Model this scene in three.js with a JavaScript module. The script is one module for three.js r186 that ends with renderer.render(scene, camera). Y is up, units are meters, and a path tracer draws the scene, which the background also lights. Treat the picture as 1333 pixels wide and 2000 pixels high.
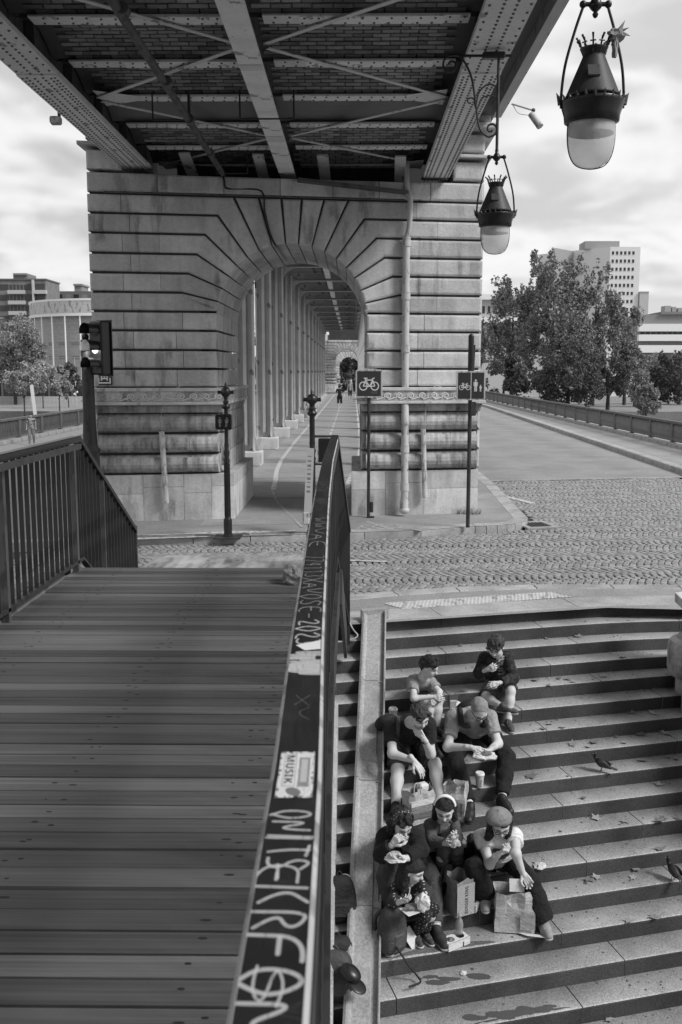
import * as THREE from 'three';
import { mergeGeometries, toCreasedNormals } from 'three/addons/utils/BufferGeometryUtils.js';

// ------------------------------------------------------------------ camera, sky, sun, exposure
const scene = new THREE.Scene();
const EYE = new THREE.Vector3(0, 2.75, 0), PITCH = THREE.MathUtils.degToRad(8.24), YAW = THREE.MathUtils.degToRad(0.69), FOCAL = 1900;
const camera = new THREE.PerspectiveCamera(2 * THREE.MathUtils.radToDeg(Math.atan(1000 / FOCAL)), 682 / 1024, 0.1, 4000);
camera.position.copy(EYE); camera.rotation.order = 'YXZ'; camera.rotation.set(-PITCH, YAW, 0);
camera.focus = 9.3; camera.userData.fStop = 9;
camera.updateMatrixWorld();

const renderer = new THREE.WebGLRenderer({ antialias: true });
renderer.setSize(682, 1024);
renderer.toneMapping = THREE.LinearToneMapping;
renderer.toneMappingExposure = 2.2;
renderer.shadowMap.enabled = true;

const sun = new THREE.DirectionalLight(0xffffff, 1.3);
sun.position.set(40, 42, 7); sun.target.position.set(0, 0, -12);
sun.castShadow = true; sun.shadow.radius = 30; sun.shadow.mapSize.set(4096, 4096);
Object.assign(sun.shadow.camera, { left: -60, right: 60, top: 60, bottom: -60, near: 1, far: 220 });
scene.add(sun, sun.target);

// ------------------------------------------------------------------ small tools
function rng(seed) { let a = seed >>> 0; return () => { a = (a + 0x6d2b79f5) | 0; let t = Math.imul(a ^ (a >>> 15), 1 | a); t = (t + Math.imul(t ^ (t >>> 7), 61 | t)) ^ t; return ((t ^ (t >>> 14)) >>> 0) / 4294967296; }; }
const V = (x, y, z) => new THREE.Vector3(x, y, z);
const lerp = (a, b, t) => a + (b - a) * t, clamp = (x, a = 0, b = 1) => Math.min(b, Math.max(a, x));
const sstep = (a, b, x) => { const t = clamp((x - a) / (b - a)); return t * t * (3 - 2 * t); };
// a photograph's line of sight as a direction; used to read real positions off known planes
function ray(px, py) { return V((px - 666.5) / FOCAL, -(py - 1000) / FOCAL, -1).applyEuler(camera.rotation); }
function at(px, py, d) { const r = ray(px, py); return EYE.clone().addScaledVector(r, -d / r.z); }
function onY(px, py, y) { const r = ray(px, py); return EYE.clone().addScaledVector(r, (y - EYE.y) / r.y); }

function hash3(x, y, z) { let h = Math.imul(x, 374761393) ^ Math.imul(y, 668265263) ^ Math.imul(z, 2147483647 & 1274126177); h = Math.imul(h ^ (h >>> 13), 1274126177); h = Math.imul(h ^ (h >>> 16), 2246822519); return ((h ^ (h >>> 15)) >>> 0) / 4294967296; }
function noise3(x, y, z) {
  const X = Math.floor(x), Y = Math.floor(y), Z = Math.floor(z); let u = x - X, v = y - Y, w = z - Z;
  u = u * u * (3 - 2 * u); v = v * v * (3 - 2 * v); w = w * w * (3 - 2 * w);
  const c = (a, b, d) => hash3(X + a, Y + b, Z + d);
  return lerp(lerp(lerp(c(0, 0, 0), c(1, 0, 0), u), lerp(c(0, 1, 0), c(1, 1, 0), u), v), lerp(lerp(c(0, 0, 1), c(1, 0, 1), u), lerp(c(0, 1, 1), c(1, 1, 1), u), v), w);
}
function fbm3(x, y, z, o = 4) { let s = 0, a = 0.5, n = 0; for (let i = 0; i < o; i++) { s += a * noise3(x, y, z); n += a; a *= 0.5; x *= 2.03; y *= 2.03; z *= 2.03; } return s / n; }
// tileable noise on [0,1)^2 with fx, fy cells
function tnoise(u, v, fx, fy, s) {
  const x = u * fx, y = v * fy, X = Math.floor(x), Y = Math.floor(y); let a = x - X, b = y - Y; a = a * a * (3 - 2 * a); b = b * b * (3 - 2 * b);
  const c = (i, j) => hash3((X + i) % fx, (Y + j) % fy, s);
  return lerp(lerp(c(0, 0), c(1, 0), a), lerp(c(0, 1), c(1, 1), a), b);
}
function tfbm(u, v, fx, fy, s, o = 4) { let r = 0, a = 0.5, n = 0; for (let i = 0; i < o; i++) { r += a * tnoise(u, v, fx, fy, s + i * 17); n += a; a *= 0.55; fx *= 2; fy *= 2; } return r / n; }
// a grey linear texture repeated every `metres` metres
function tex(w, h, fn, mx = 1, my = mx) {
  const d = new Uint8Array(w * h * 4);
  for (let y = 0; y < h; y++) for (let x = 0; x < w; x++) { const g = clamp(fn(x / w, y / h)) * 255, i = (y * w + x) * 4; d[i] = d[i + 1] = d[i + 2] = g; d[i + 3] = 255; }
  const t = new THREE.DataTexture(d, w, h); t.wrapS = t.wrapT = THREE.RepeatWrapping; t.magFilter = THREE.LinearFilter; t.minFilter = THREE.LinearMipmapLinearFilter; t.generateMipmaps = true;
  t.repeat.set(1 / mx, 1 / my); t.needsUpdate = true; return t;
}
function again(t, mx, my = mx) { const c = t.clone(); c.repeat.set(1 / mx, 1 / my); c.needsUpdate = true; return c; }
const grey = (v) => new THREE.Color().setRGB(v, v, v);
function mat(v, rough = 0.85, o = {}) { return new THREE.MeshStandardMaterial({ color: grey(v), roughness: rough, ...o }); }
function tint(m, f) { const c = m.clone(); c.color.multiplyScalar(f); return c; }

function metric(g) {   // non-indexed, uv in metres from the dominant axis of each face
  if (g.index) g = g.toNonIndexed();
  const p = g.attributes.position, n = p.count, uv = new Float32Array(n * 2), a = V(), b = V(), c = V(), e = V();
  for (let i = 0; i < n; i += 3) {
    a.fromBufferAttribute(p, i); b.fromBufferAttribute(p, i + 1); c.fromBufferAttribute(p, i + 2);
    e.copy(b).sub(a).cross(c.clone().sub(a)); const x = Math.abs(e.x), y = Math.abs(e.y), z = Math.abs(e.z);
    [a, b, c].forEach((q, k) => { const o = (i + k) * 2; if (y >= x && y >= z) { uv[o] = q.x; uv[o + 1] = q.z; } else if (x >= z) { uv[o] = q.z; uv[o + 1] = q.y; } else { uv[o] = q.x; uv[o + 1] = q.y; } });
  }
  g.setAttribute('uv', new THREE.BufferAttribute(uv, 2));
  if (!g.attributes.normal) g.computeVertexNormals();
  return g;
}
function clean(g) { g = g.index ? g.toNonIndexed() : g; for (const k of Object.keys(g.attributes)) if (!['position', 'normal', 'uv'].includes(k)) g.deleteAttribute(k); if (!g.attributes.normal) g.computeVertexNormals(); if (!g.attributes.uv) metric(g); return g; }
function join(list) { return list.length === 1 ? clean(list[0]) : mergeGeometries(list.map(clean)); }
const used = {};
function numbered(n) { used[n] = (used[n] ?? -1) + 1; return used[n] ? n + '_' + String(used[n]).padStart(3, '0') : n; }
function tag(o, label, category, group, kind) { o.userData.label = label; if (category) o.userData.category = category; if (group) o.userData.group = group; if (kind) o.userData.kind = kind; return o; }
function thing(name, label, category, group, pos = [0, 0, 0], turn = 0) { const o = new THREE.Group(); o.name = numbered(name); o.position.set(...pos); o.rotation.y = turn; scene.add(o); return tag(o, label, category, group); }
function part(name, g, m, parent, keepUV) { if (Array.isArray(g)) g = join(g); const o = new THREE.Mesh(keepUV ? g : metric(g), m); o.name = name; parent.add(o); return o; }
function single(name, g, m, label, category, group, keepUV) { const o = part(name, g, m, scene, keepUV); o.name = numbered(name); return tag(o, label, category, group); }
function struct(name, g, m, keepUV) { const o = part(name, g, m, scene, keepUV); o.name = numbered(name); o.userData.kind = 'structure'; return o; }
function stuff(o) { o.userData.kind = 'stuff'; return o; }
function copyOf(o, label, group, pos, turn) { const c = o.clone(); c.name = numbered(o.name.replace(/_\d+$/, '')); scene.add(c); c.userData = { ...o.userData, label }; if (group) c.userData.group = group; if (pos) c.position.set(...pos); if (turn !== undefined) c.rotation.y = turn; return c; }

function box(w, h, d, x = 0, y = 0, z = 0, rx = 0, ry = 0, rz = 0) { const g = new THREE.BoxGeometry(w, h, d); if (rx || ry || rz) g.applyMatrix4(new THREE.Matrix4().makeRotationFromEuler(new THREE.Euler(rx, ry, rz, 'YXZ'))); g.translate(x, y, z); return g; }
function span(x0, x1, y0, y1, z0, z1) { return box(x1 - x0, y1 - y0, Math.abs(z1 - z0), (x0 + x1) / 2, (y0 + y1) / 2, (z0 + z1) / 2); }
function chamfer(w, h, d, b, x = 0, y = 0, z = 0) {   // box with all edges chamfered, 44 triangles
  const pts = [], f = []; const X = w / 2, Y = h / 2, Z = d / 2;
  const q = (a, bb, c, e) => { f.push(a, bb, c, a, c, e); };
  const P = (sx, sy, sz, k) => { const r = [sx * X, sy * Y, sz * Z]; for (let i = 0; i < 3; i++) if (i !== k) r[i] -= [sx, sy, sz][i] * b; pts.push(r); return pts.length - 1; };
  const id = {}; for (const sx of [-1, 1]) for (const sy of [-1, 1]) for (const sz of [-1, 1]) for (let k = 0; k < 3; k++) id[sx + ',' + sy + ',' + sz + ',' + k] = P(sx, sy, sz, k);
  const I = (sx, sy, sz, k) => id[sx + ',' + sy + ',' + sz + ',' + k];
  for (const s of [-1, 1]) { q(I(s, -1, -1, 0), I(s, 1, -1, 0), I(s, 1, 1, 0), I(s, -1, 1, 0)); q(I(-1, s, -1, 1), I(1, s, -1, 1), I(1, s, 1, 1), I(-1, s, 1, 1)); q(I(-1, -1, s, 2), I(1, -1, s, 2), I(1, 1, s, 2), I(-1, 1, s, 2)); }
  for (const s of [-1, 1]) for (const t of [-1, 1]) { q(I(s, t, -1, 0), I(s, t, 1, 0), I(s, t, 1, 1), I(s, t, -1, 1)); q(I(s, -1, t, 0), I(s, 1, t, 0), I(s, 1, t, 2), I(s, -1, t, 2)); q(I(-1, s, t, 1), I(1, s, t, 1), I(1, s, t, 2), I(-1, s, t, 2)); }
  for (const sx of [-1, 1]) for (const sy of [-1, 1]) for (const sz of [-1, 1]) f.push(I(sx, sy, sz, 0), I(sx, sy, sz, 1), I(sx, sy, sz, 2));
  const pos = []; const a = V(), c1 = V(), c2 = V();
  for (let i = 0; i < f.length; i += 3) { let t = [pts[f[i]], pts[f[i + 1]], pts[f[i + 2]]]; a.set(...t[0]); c1.set(...t[1]).sub(a); c2.set(...t[2]).sub(a); const n = c1.cross(c2); if (n.x * (t[0][0] + t[1][0] + t[2][0]) + n.y * (t[0][1] + t[1][1] + t[2][1]) + n.z * (t[0][2] + t[1][2] + t[2][2]) < 0) t = [t[0], t[2], t[1]]; pos.push(...t.flat()); }
  const g = new THREE.BufferGeometry(); g.setAttribute('position', new THREE.Float32BufferAttribute(pos, 3)); g.computeVertexNormals(); g.translate(x, y, z); return metric(g);
}
function rod(p, q, r, r2 = r, n = 8) { const d = q.clone().sub(p), g = new THREE.CylinderGeometry(r2, r, d.length(), n, 1); g.applyQuaternion(new THREE.Quaternion().setFromUnitVectors(V(0, 1, 0), d.clone().normalize())); g.translate((p.x + q.x) / 2, (p.y + q.y) / 2, (p.z + q.z) / 2); return g; }
function bar(p, q, w, h, up = V(0, 1, 0)) {   // rectangular bar from p to q, w across, h along up
  const d = q.clone().sub(p), L = d.length(); d.normalize(); const x = new THREE.Vector3().crossVectors(up, d).normalize(), y = new THREE.Vector3().crossVectors(d, x);
  const g = new THREE.BoxGeometry(w, h, L); g.applyMatrix4(new THREE.Matrix4().makeBasis(x, y, d)); g.translate((p.x + q.x) / 2, (p.y + q.y) / 2, (p.z + q.z) / 2); return g;
}
function pipe(pts, r, n = 8, seg = pts.length * 5, closed = false) { return new THREE.TubeGeometry(new THREE.CatmullRomCurve3(pts, closed, 'catmullrom', 0.5), seg, r, n, closed); }
function lathe(pr, n = 16) { return new THREE.LatheGeometry(pr.map(([r, y]) => new THREE.Vector2(r, y)), n); }
function ball(r, x, y, z, sx = 1, sy = 1, sz = 1, n = 10) { const g = new THREE.SphereGeometry(r, n, Math.max(6, n * 0.7 | 0)); g.scale(sx, sy, sz); g.translate(x, y, z); return g; }
function extrude(pts, depth, bevel = 0, holes = []) {   // outline in x,y; front at z = 0, going back to -depth
  const s = new THREE.Shape(pts.map(([x, y]) => new THREE.Vector2(x, y))); for (const h of holes) s.holes.push(new THREE.Path(h.map(([x, y]) => new THREE.Vector2(x, y))));
  const g = new THREE.ExtrudeGeometry(s, { depth: depth - bevel * 2, bevelEnabled: bevel > 0, bevelThickness: bevel, bevelSize: bevel, bevelOffset: -bevel, bevelSegments: bevel > 0.05 ? 5 : 2, curveSegments: 10 });
  g.translate(0, 0, -depth + bevel); return g;
}
function sheet(pts, y, holes = []) { const s = new THREE.Shape(pts.map(([x, z]) => new THREE.Vector2(x, -z))); for (const h of holes) s.holes.push(new THREE.Path(h.map(([x, z]) => new THREE.Vector2(x, -z)))); const g = new THREE.ShapeGeometry(s); g.rotateX(-Math.PI / 2); g.translate(0, y, 0); return g; }
// sweep a closed profile [[a,b]..] along points; a runs to the right of travel, b upwards
function sweep(path, prof, caps = true) {
  const n = prof.length, pos = [], ring = path.map((p, i) => { const d = (path[Math.min(i + 1, path.length - 1)].clone().sub(path[Math.max(i - 1, 0)])); d.y = 0; d.normalize(); const r = V(-d.z, 0, d.x); return prof.map(([a, b]) => V(p.x + r.x * a, p.y + b, p.z + r.z * a)); });
  const t = (a, b, c) => pos.push(a.x, a.y, a.z, b.x, b.y, b.z, c.x, c.y, c.z);
  for (let i = 0; i < path.length - 1; i++) for (let j = 0; j < n; j++) { const k = (j + 1) % n, A = ring[i][j], B = ring[i][k], C = ring[i + 1][k], D = ring[i + 1][j]; t(A, B, C); t(A, C, D); }
  if (caps) { const tri = THREE.ShapeUtils.triangulateShape(prof.map(([a, b]) => new THREE.Vector2(a, b)), []); for (const [a, b, c] of tri) { const f = ring[0], l = ring[path.length - 1]; t(f[a], f[c], f[b]); t(l[a], l[b], l[c]); } }
  const g = new THREE.BufferGeometry(); g.setAttribute('position', new THREE.Float32BufferAttribute(pos, 3)); g.computeVertexNormals(); return metric(g);
}
const shear = (g, s) => { g.applyMatrix4(new THREE.Matrix4().set(1, 0, 0, 0, 0, 1, 0, 0, -s, 0, 1, 0, 0, 0, 0, 1)); g.computeVertexNormals?.(); return g; };
// ------------------------------------------------------------------ sky: broken cloud, brighter towards the sun's side
{
  const w = 2048, h = 1024, d = new Float32Array(w * h * 4);
  for (let y = 0; y < h; y++) for (let x = 0; x < w; x++) {
    const el = ((y + 0.5) / h - 0.5) * Math.PI, az = ((x + 0.5) / w - 0.5) * 2 * Math.PI, dy = Math.sin(el), c = Math.cos(el), dx = c * Math.cos(az), dz = c * Math.sin(az);
    let v = 0.42;
    if (dy > -0.02) {
      const k = 1 / (Math.max(dy, 0) + 0.16), px = dx * k, pz = dz * k;
      const qx = px * 1.5, qz = pz * 1.5, wx = fbm3(qx * 1.1 + 7, qz * 1.1, 3.3, 4) - 0.5, wz = fbm3(qx * 1.1, qz * 1.1 + 9, 8.1, 4) - 0.5;
      const n = fbm3(qx + wx * 1.5 + 11.3, dy * 3, qz * 1.1 + wz * 1.5 + 4.2, 7), m = fbm3(qx * 2.6 - 3 + wz, dy * 7, qz * 2.6 + wx * 2, 6);
      const cover = sstep(0.4, 0.56, n), core = sstep(0.46, 0.66, n * 0.6 + m * 0.4);
      v = lerp(0.55, 0.9 + 0.5 * (m - 0.5), cover); v = lerp(v, 0.37 + 0.7 * (m - 0.42), core);
      v += 0.05 * dx + 0.02; v = lerp(0.76, v, 0.25 + 0.75 * sstep(-0.01, 0.1, dy));
    } else v = 0.3;
    v = clamp(v, 0.3, 1.02) / 1.95; const i = (y * w + x) * 4; d[i] = d[i + 1] = v; d[i + 2] = v; d[i + 3] = 1;
  }
  const t = new THREE.DataTexture(d, w, h, THREE.RGBAFormat, THREE.FloatType); t.mapping = THREE.EquirectangularReflectionMapping; t.magFilter = t.minFilter = THREE.LinearFilter; t.needsUpdate = true;
  scene.background = t; scene.environment = t;
}
// ------------------------------------------------------------------ materials (all grey: the photograph is black and white)
const T = {};
T.fine = tex(512, 512, (u, v) => 0.62 + 0.5 * (tfbm(u, v, 96, 96, 5, 3) - 0.5) + 0.25 * (tfbm(u, v, 8, 8, 9, 3) - 0.5), 1);
T.speck = tex(1024, 1024, (u, v) => { const s = tnoise(u, v, 340, 340, 3), b = tfbm(u, v, 5, 5, 40, 5); return 0.66 + 0.75 * (s - 0.5) * (0.5 + 0.5 * b) + 0.55 * (b - 0.5) + 0.12 * (tnoise(u, v, 120, 120, 11) - 0.5); }, 1.6);
T.stone = tex(1024, 1024, (u, v) => { const st = tfbm(u, v, 26, 3, 21, 4), m = tfbm(u, v, 5, 5, 31, 5), f = tfbm(u, v, 90, 90, 51, 2), dk = sstep(0.52, 0.72, tfbm(u, v, 24, 4, 71, 5)) * sstep(0.35, 0.6, tfbm(u, v, 5, 5, 77, 3)); return 0.72 + 0.42 * (m - 0.5) + 0.3 * (st - 0.5) + 0.16 * (f - 0.5) - 0.26 * dk; }, 3.7, 2.9);
T.grime = tex(1024, 512, (u, v) => { const st = tfbm(u, v, 60, 3, 121, 4), m = tfbm(u, v, 6, 5, 131, 5), f = tfbm(u, v, 90, 60, 151, 2); const dk = sstep(0.42, 0.72, tfbm(u, v, 22, 3, 171, 4)); return 0.66 + 0.55 * (m - 0.5) + 0.4 * (st - 0.5) + 0.2 * (f - 0.5) - 0.35 * dk; }, 3.3, 1.7);
T.stoneBump = tex(512, 512, (u, v) => 0.5 + 0.6 * (tfbm(u, v, 12, 12, 61, 5) - 0.5) - 0.4 * sstep(0.72, 0.8, tnoise(u, v, 70, 70, 8)), 1.2);
T.asphalt = tex(1024, 1024, (u, v) => 0.68 + 0.5 * (tnoise(u, v, 400, 400, 2) - 0.5) + 0.5 * (tfbm(u, v, 4, 4, 90, 5) - 0.5), 4);
T.grain = tex(1024, 512, (u, v) => { const w = tfbm(u, v, 3, 6, 14, 3); const g = tfbm(u + 0.02 * w, v, 4, 90, 4, 4), l = tfbm(u, v, 3, 24, 8, 3); return 0.66 + 0.42 * (g - 0.5) + 0.3 * (l - 0.5) + 0.45 * (tfbm(u, v, 3, 3, 77, 3) - 0.5); }, 2.6, 0.55);
T.patch = tex(512, 512, (u, v) => { const m = tfbm(u, v, 6, 6, 33, 5); return 0.75 + 0.3 * (m - 0.5) - 0.35 * sstep(0.6, 0.72, tfbm(u, v, 9, 4, 43, 4)); }, 1.3);
T.steelT = tex(512, 512, (u, v) => 0.84 + 0.22 * (tfbm(u, v, 7, 7, 533, 5) - 0.5) + 0.1 * (tnoise(u, v, 90, 90, 4) - 0.5) - 0.5 * sstep(0.7, 0.76, tfbm(u, v, 9, 6, 543, 4)), 1.7);
T.cloth = tex(512, 512, (u, v) => 0.78 + 0.4 * (tfbm(u, v, 12, 12, 101, 4) - 0.5) + 0.3 * (tnoise(u, v, 220, 220, 6) - 0.5), 0.6);
T.fold = tex(512, 512, (u, v) => { const a = tfbm(u, v, 5, 5, 201, 3); return tfbm(u + a * 0.12, v + a * 0.08, 7, 14, 211, 4); }, 0.55);
T.leafy = tex(256, 256, (u, v) => 0.7 + 0.6 * (tfbm(u, v, 8, 8, 301, 3) - 0.5), 0.3);
T.dots = tex(256, 256, (u, v) => { const k = 5, x = u * k, y = v * k, i = Math.floor(x), j = Math.floor(y), a = x - i - 0.3 - 0.4 * hash3(i, j, 4), b = y - j - 0.3 - 0.4 * hash3(i, j, 5); return a * a + b * b < 0.02 ? 1 : 0.06; }, 0.3);
T.print = tex(128, 128, (u, v) => (tfbm(u, v, 26, 26, 401, 2) > 0.54 ? 0.9 : 0.08), 0.22);
T.plaid = tex(256, 256, (u, v) => 0.35 + 0.5 * (tfbm(u, v, 10, 10, 431, 3) - 0.5) + (tfbm(u, v, 18, 18, 441, 2) > 0.6 ? 0.5 : 0), 0.5);
const M = {
  stone: mat(0.72, 0.9, { map: T.stone, bumpMap: T.stoneBump, bumpScale: 0.006 }), stoneB: mat(0.63, 0.9, { map: T.stone, bumpMap: T.stoneBump, bumpScale: 0.006 }), stoneC: mat(0.8, 0.9, { map: T.stone, bumpMap: T.stoneBump, bumpScale: 0.006 }),
  joint: mat(0.06, 0.95, { map: T.stone }), grime: mat(0.74, 0.9, { map: T.grime, bumpMap: T.stoneBump, bumpScale: 0.006 }), grimeB: mat(0.56, 0.9, { map: T.grime, bumpMap: T.stoneBump, bumpScale: 0.006 }),
  base: mat(0.66, 0.9, { map: T.stone, bumpMap: T.stoneBump, bumpScale: 0.008 }),
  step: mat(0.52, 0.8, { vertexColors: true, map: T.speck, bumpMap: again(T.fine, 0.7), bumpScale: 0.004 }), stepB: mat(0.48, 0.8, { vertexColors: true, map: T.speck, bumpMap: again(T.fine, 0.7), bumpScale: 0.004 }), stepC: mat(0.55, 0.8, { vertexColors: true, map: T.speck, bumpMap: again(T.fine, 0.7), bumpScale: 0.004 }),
  slab: mat(0.55, 0.75, { map: again(T.fine, 1.3) }), kerb: mat(0.55, 0.85, { map: again(T.speck, 1.1), bumpMap: T.stoneBump, bumpScale: 0.004 }),
  asphalt: mat(0.37, 0.95, { map: T.asphalt, bumpMap: again(T.fine, 0.8), bumpScale: 0.003 }), walk: mat(0.4, 0.95, { map: again(T.asphalt, 3.1) }), path: mat(0.42, 0.95, { map: again(T.asphalt, 3.7) }),
  bed: mat(0.11, 0.95, { map: T.asphalt }), paint: mat(0.72, 0.85, { map: again(T.patch, 0.6) }), wornPaint: mat(0.55, 0.9, { map: again(T.patch, 0.4) }),
  setts: [0.42, 0.35, 0.5].map((v) => mat(v, 0.75, { map: again(T.speck, 0.9) })),
  wood: [0.165, 0.12, 0.215, 0.14, 0.185, 0.105].map((v) => mat(v, 0.72, { map: T.grain, bumpMap: T.grain, bumpScale: 0.003 })),
  ironBlack: mat(0.02, 0.36, { map: again(T.patch, 0.9) }), iron: mat(0.05, 0.55, { map: again(T.patch, 0.8) }), railGrey: mat(0.07, 0.5, { map: again(T.patch, 0.8) }),
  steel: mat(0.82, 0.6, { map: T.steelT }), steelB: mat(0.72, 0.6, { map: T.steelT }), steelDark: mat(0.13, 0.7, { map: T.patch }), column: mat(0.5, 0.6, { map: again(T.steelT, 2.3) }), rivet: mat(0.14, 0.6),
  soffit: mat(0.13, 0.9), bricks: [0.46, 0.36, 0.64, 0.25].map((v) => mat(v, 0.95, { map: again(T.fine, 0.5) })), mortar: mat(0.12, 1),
  zinc: mat(0.72, 0.5, { map: again(T.patch, 0.7) }), white: mat(0.78, 0.6), offWhite: mat(0.66, 0.7, { map: again(T.patch, 0.5) }), signDark: mat(0.05, 0.4), black: mat(0.014, 0.35),
  paper: mat(0.72, 0.85, { map: again(T.fine, 0.25), bumpMap: T.fold, bumpScale: 0.01 }), paperDark: mat(0.45, 0.85, { map: again(T.fine, 0.25) }), paperLight: mat(0.7, 0.85, { bumpMap: again(T.fold, 0.2), bumpScale: 0.006 }), crumple: mat(0.72, 0.9, { bumpMap: again(T.fold, 0.08), bumpScale: 0.008 }), food: mat(0.3, 0.8, { map: again(T.fine, 0.1) }),
  pack: mat(0.022, 0.75, { map: T.cloth, bumpMap: T.fold, bumpScale: 0.015 }), packGrey: mat(0.07, 0.7, { map: T.cloth, bumpMap: T.fold, bumpScale: 0.015 }),
  leafDry: [0.35, 0.24, 0.5].map((v) => mat(v, 0.8, { side: THREE.DoubleSide, map: T.leafy })),
  bark: mat(0.09, 0.95, { map: again(T.grain, 1.2, 1.2) }), glassDark: mat(0.03, 0.15), glassGrey: mat(0.2, 0.25),
};
// ------------------------------------------------------------------ ground, water, roads, pavements
const ROAD = -0.12, R0 = rng(11);
struct('ground', sheet([[-4000, 60], [4000, 60], [4000, -3500], [-4000, -3500]], -7.2), mat(0.16, 1, { map: again(T.asphalt, 30) }));
struct('river', sheet([[-900, 5], [900, 5], [900, -106], [-900, -106]], -6.6), new THREE.MeshStandardMaterial({ color: grey(0.08), roughness: 0.16, bumpMap: again(T.fold, 6), bumpScale: 0.08 }));
struct('riverbank', [span(-900, 900, -7, -1.5, -104, -900)], mat(0.33, 1, { map: again(T.asphalt, 14) }));
struct('island_ground', [span(-14, 9, -6.9, -2.75, 6, -10.3)], M.bed);
struct('embankment', [span(-15.5, 14, -6.9, -0.5, -11.2, -27)], M.grimeB);
struct('bridge_deck', [span(-13.6, 12.6, -2.2, -0.3, -27, -132)], M.grimeB);
struct('asphalt_road', [sheet([[3.4, -25.55], [9.6, -26.62], [9.25, -27.3], [10.7, -78], [10.7, -132], [3.4, -132]], ROAD), sheet([[-11.8, -14], [-6.35, -15.3], [-6.35, -132], [-11.8, -132]], ROAD)], M.asphalt);
// island round the pier: pavement with a rounded corner and a granite kerb
const corner = []; for (let i = 0; i <= 8; i++) { const a = i / 8 * Math.PI / 2; corner.push([2.2 + Math.sin(a) * 1.0 + 0.12 * i / 8, -18.15 + Math.cos(a) * 1.0 - 0.12]); }
const kerbLine = [[-6.25, -15.25], [-3.62, -15.9], [-0.78, -16.35], [1.2, -16.8], ...corner, [3.5, -23.4], [3.52, -27], [3.3, -132]];
struct('pavement', sheet([...kerbLine, [-6.25, -132]], 0), M.walk);
function kerbRun(name, line, w, h, y, side = 1) {   // kerbstones laid one by one along a line; w lies to the left of travel
  const root = new THREE.Group(); root.name = numbered(name); root.userData.kind = 'structure'; scene.add(root);
  const pts = line.map(([x, z]) => V(x, y, z)); let i = 0;
  while (i < pts.length - 1) {
    const L = pts[i].distanceTo(pts[i + 1]), n = Math.min(16, Math.max(1, Math.round(L / 1.1)));
    for (let k = 0; k < n; k++) { const a = pts[i].clone().lerp(pts[i + 1], k / n), b = pts[i].clone().lerp(pts[i + 1], (k + 1) / n), d = b.clone().sub(a).setLength(0.006); a.add(d); b.sub(d); part('kerbstone', sweep([a, b], [[0, -0.2], [0, h - 0.02], [-0.025 * side, h], [-w * side, h], [-w * side, -0.2]]), tint(M.kerb, 0.9 + 0.25 * R0()), root); }
    i++;
  }
  return root;
}
kerbRun('kerb', kerbLine, 0.28, 0.124, ROAD);
// south pavement at the head of the stairs
const southKerb = [[-9, -9.6], [-4, -10.3], [-1.2, -11.2], [-0.05, -11.53], [0.58, -11.78], [1.36, -12.02], [2.36, -12.18], [3.34, -12.2], [4.2, -12.17], [6, -12.0], [9.5, -11.4]];
struct('pavement', sheet([...southKerb, [9.5, -9.9], [4.7, -11.05], [3.9, -11.12], [3.0, -11.2], [0, -10.4], [-0.16, -10.36], [-9, -8.0]], -0.004), M.walk);
kerbRun('kerb', southKerb.slice().reverse().map(([x, z]) => [x, z]), 0.24, 0.125, ROAD, -1);
const tactile = struct('tactile_paving', sheet([[0.36, -11.38], [2.49, -12.0], [2.68, -11.73], [0.6, -11.08]], 0.002), M.paint);
{ const dots = []; for (let i = 0; i < 46; i++) for (let j = 0; j < 6; j++) { const u = (i + 0.5) / 46, v = (j + 0.5) / 6; const g = new THREE.CylinderGeometry(0.011, 0.017, 0.006, 6); g.translate(lerp(0.36, 2.49, u) + v * 0.22, 0.005, lerp(-11.38, -12.0, u) + v * 0.29); dots.push(g); } stuff(part('bump', dots, M.paint, tactile)); }
// right-hand pavement and left-hand pavement of the bridge
struct('pavement', [sweep([V(8.85, 0, -24.3), V(9.22, 0, -27.2), V(10.68, 0, -78), V(10.9, 0, -132)], [[0.3, -0.3], [0.3, 0.03], [2.6, 0.05], [2.6, -0.3]])], M.walk);
kerbRun('kerb', [[8.86, -24.3], [9.22, -27.2], [9.7, -44], [10.68, -78], [10.9, -132]], 0.3, 0.16, ROAD, -1);
struct('pavement', [span(-13.4, -11.8, -0.3, 0.03, -14, -132)], M.slab);
struct('cycle_path', sheet([[-2.75, -17.2], [0.15, -17.6], [0.55, -27], [0.55, -132], [-2.75, -132]], 0.004), M.path);
const stripe = (a, b, w, y) => { const d = V(b[0] - a[0], 0, b[1] - a[1]).normalize(), nx = -d.z * w / 2, nz = d.x * w / 2; return sheet([[a[0] + nx, a[1] + nz], [b[0] + nx, b[1] + nz], [b[0] - nx, b[1] - nz], [a[0] - nx, a[1] - nz]], y); };
const lines = (pts, w, y) => { const g = []; for (let i = 0; i < pts.length - 1; i++) g.push(stripe(pts[i], pts[i + 1], w, y)); return g; };
struct('lane_line', lines([[-1.86, -22.6], [-1.93, -24], [-2.12, -27], [-2.24, -30.5], [-2.27, -38], [-2.2, -60], [-2.15, -118]], 0.12, 0.008), M.paint);
struct('lane_line', lines([[-0.12, -22.8], [-0.12, -24], [0.06, -27.5], [0.2, -31.9], [0.3, -38], [0.32, -118]], 0.11, 0.008), M.paint);
{ const g = []; for (let z = -40; z > -116; z -= 2.6) g.push(stripe([-0.98, z], [-0.98, z - 1.6], 0.1, 0.008)); struct('lane_line', g, M.paint); }
struct('lane_line', lines([[-1.86, -22.4], [-1.6, -20.4], [-1.15, -18.3], [-0.9, -17.05]], 0.05, 0.008), M.wornPaint);
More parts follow.
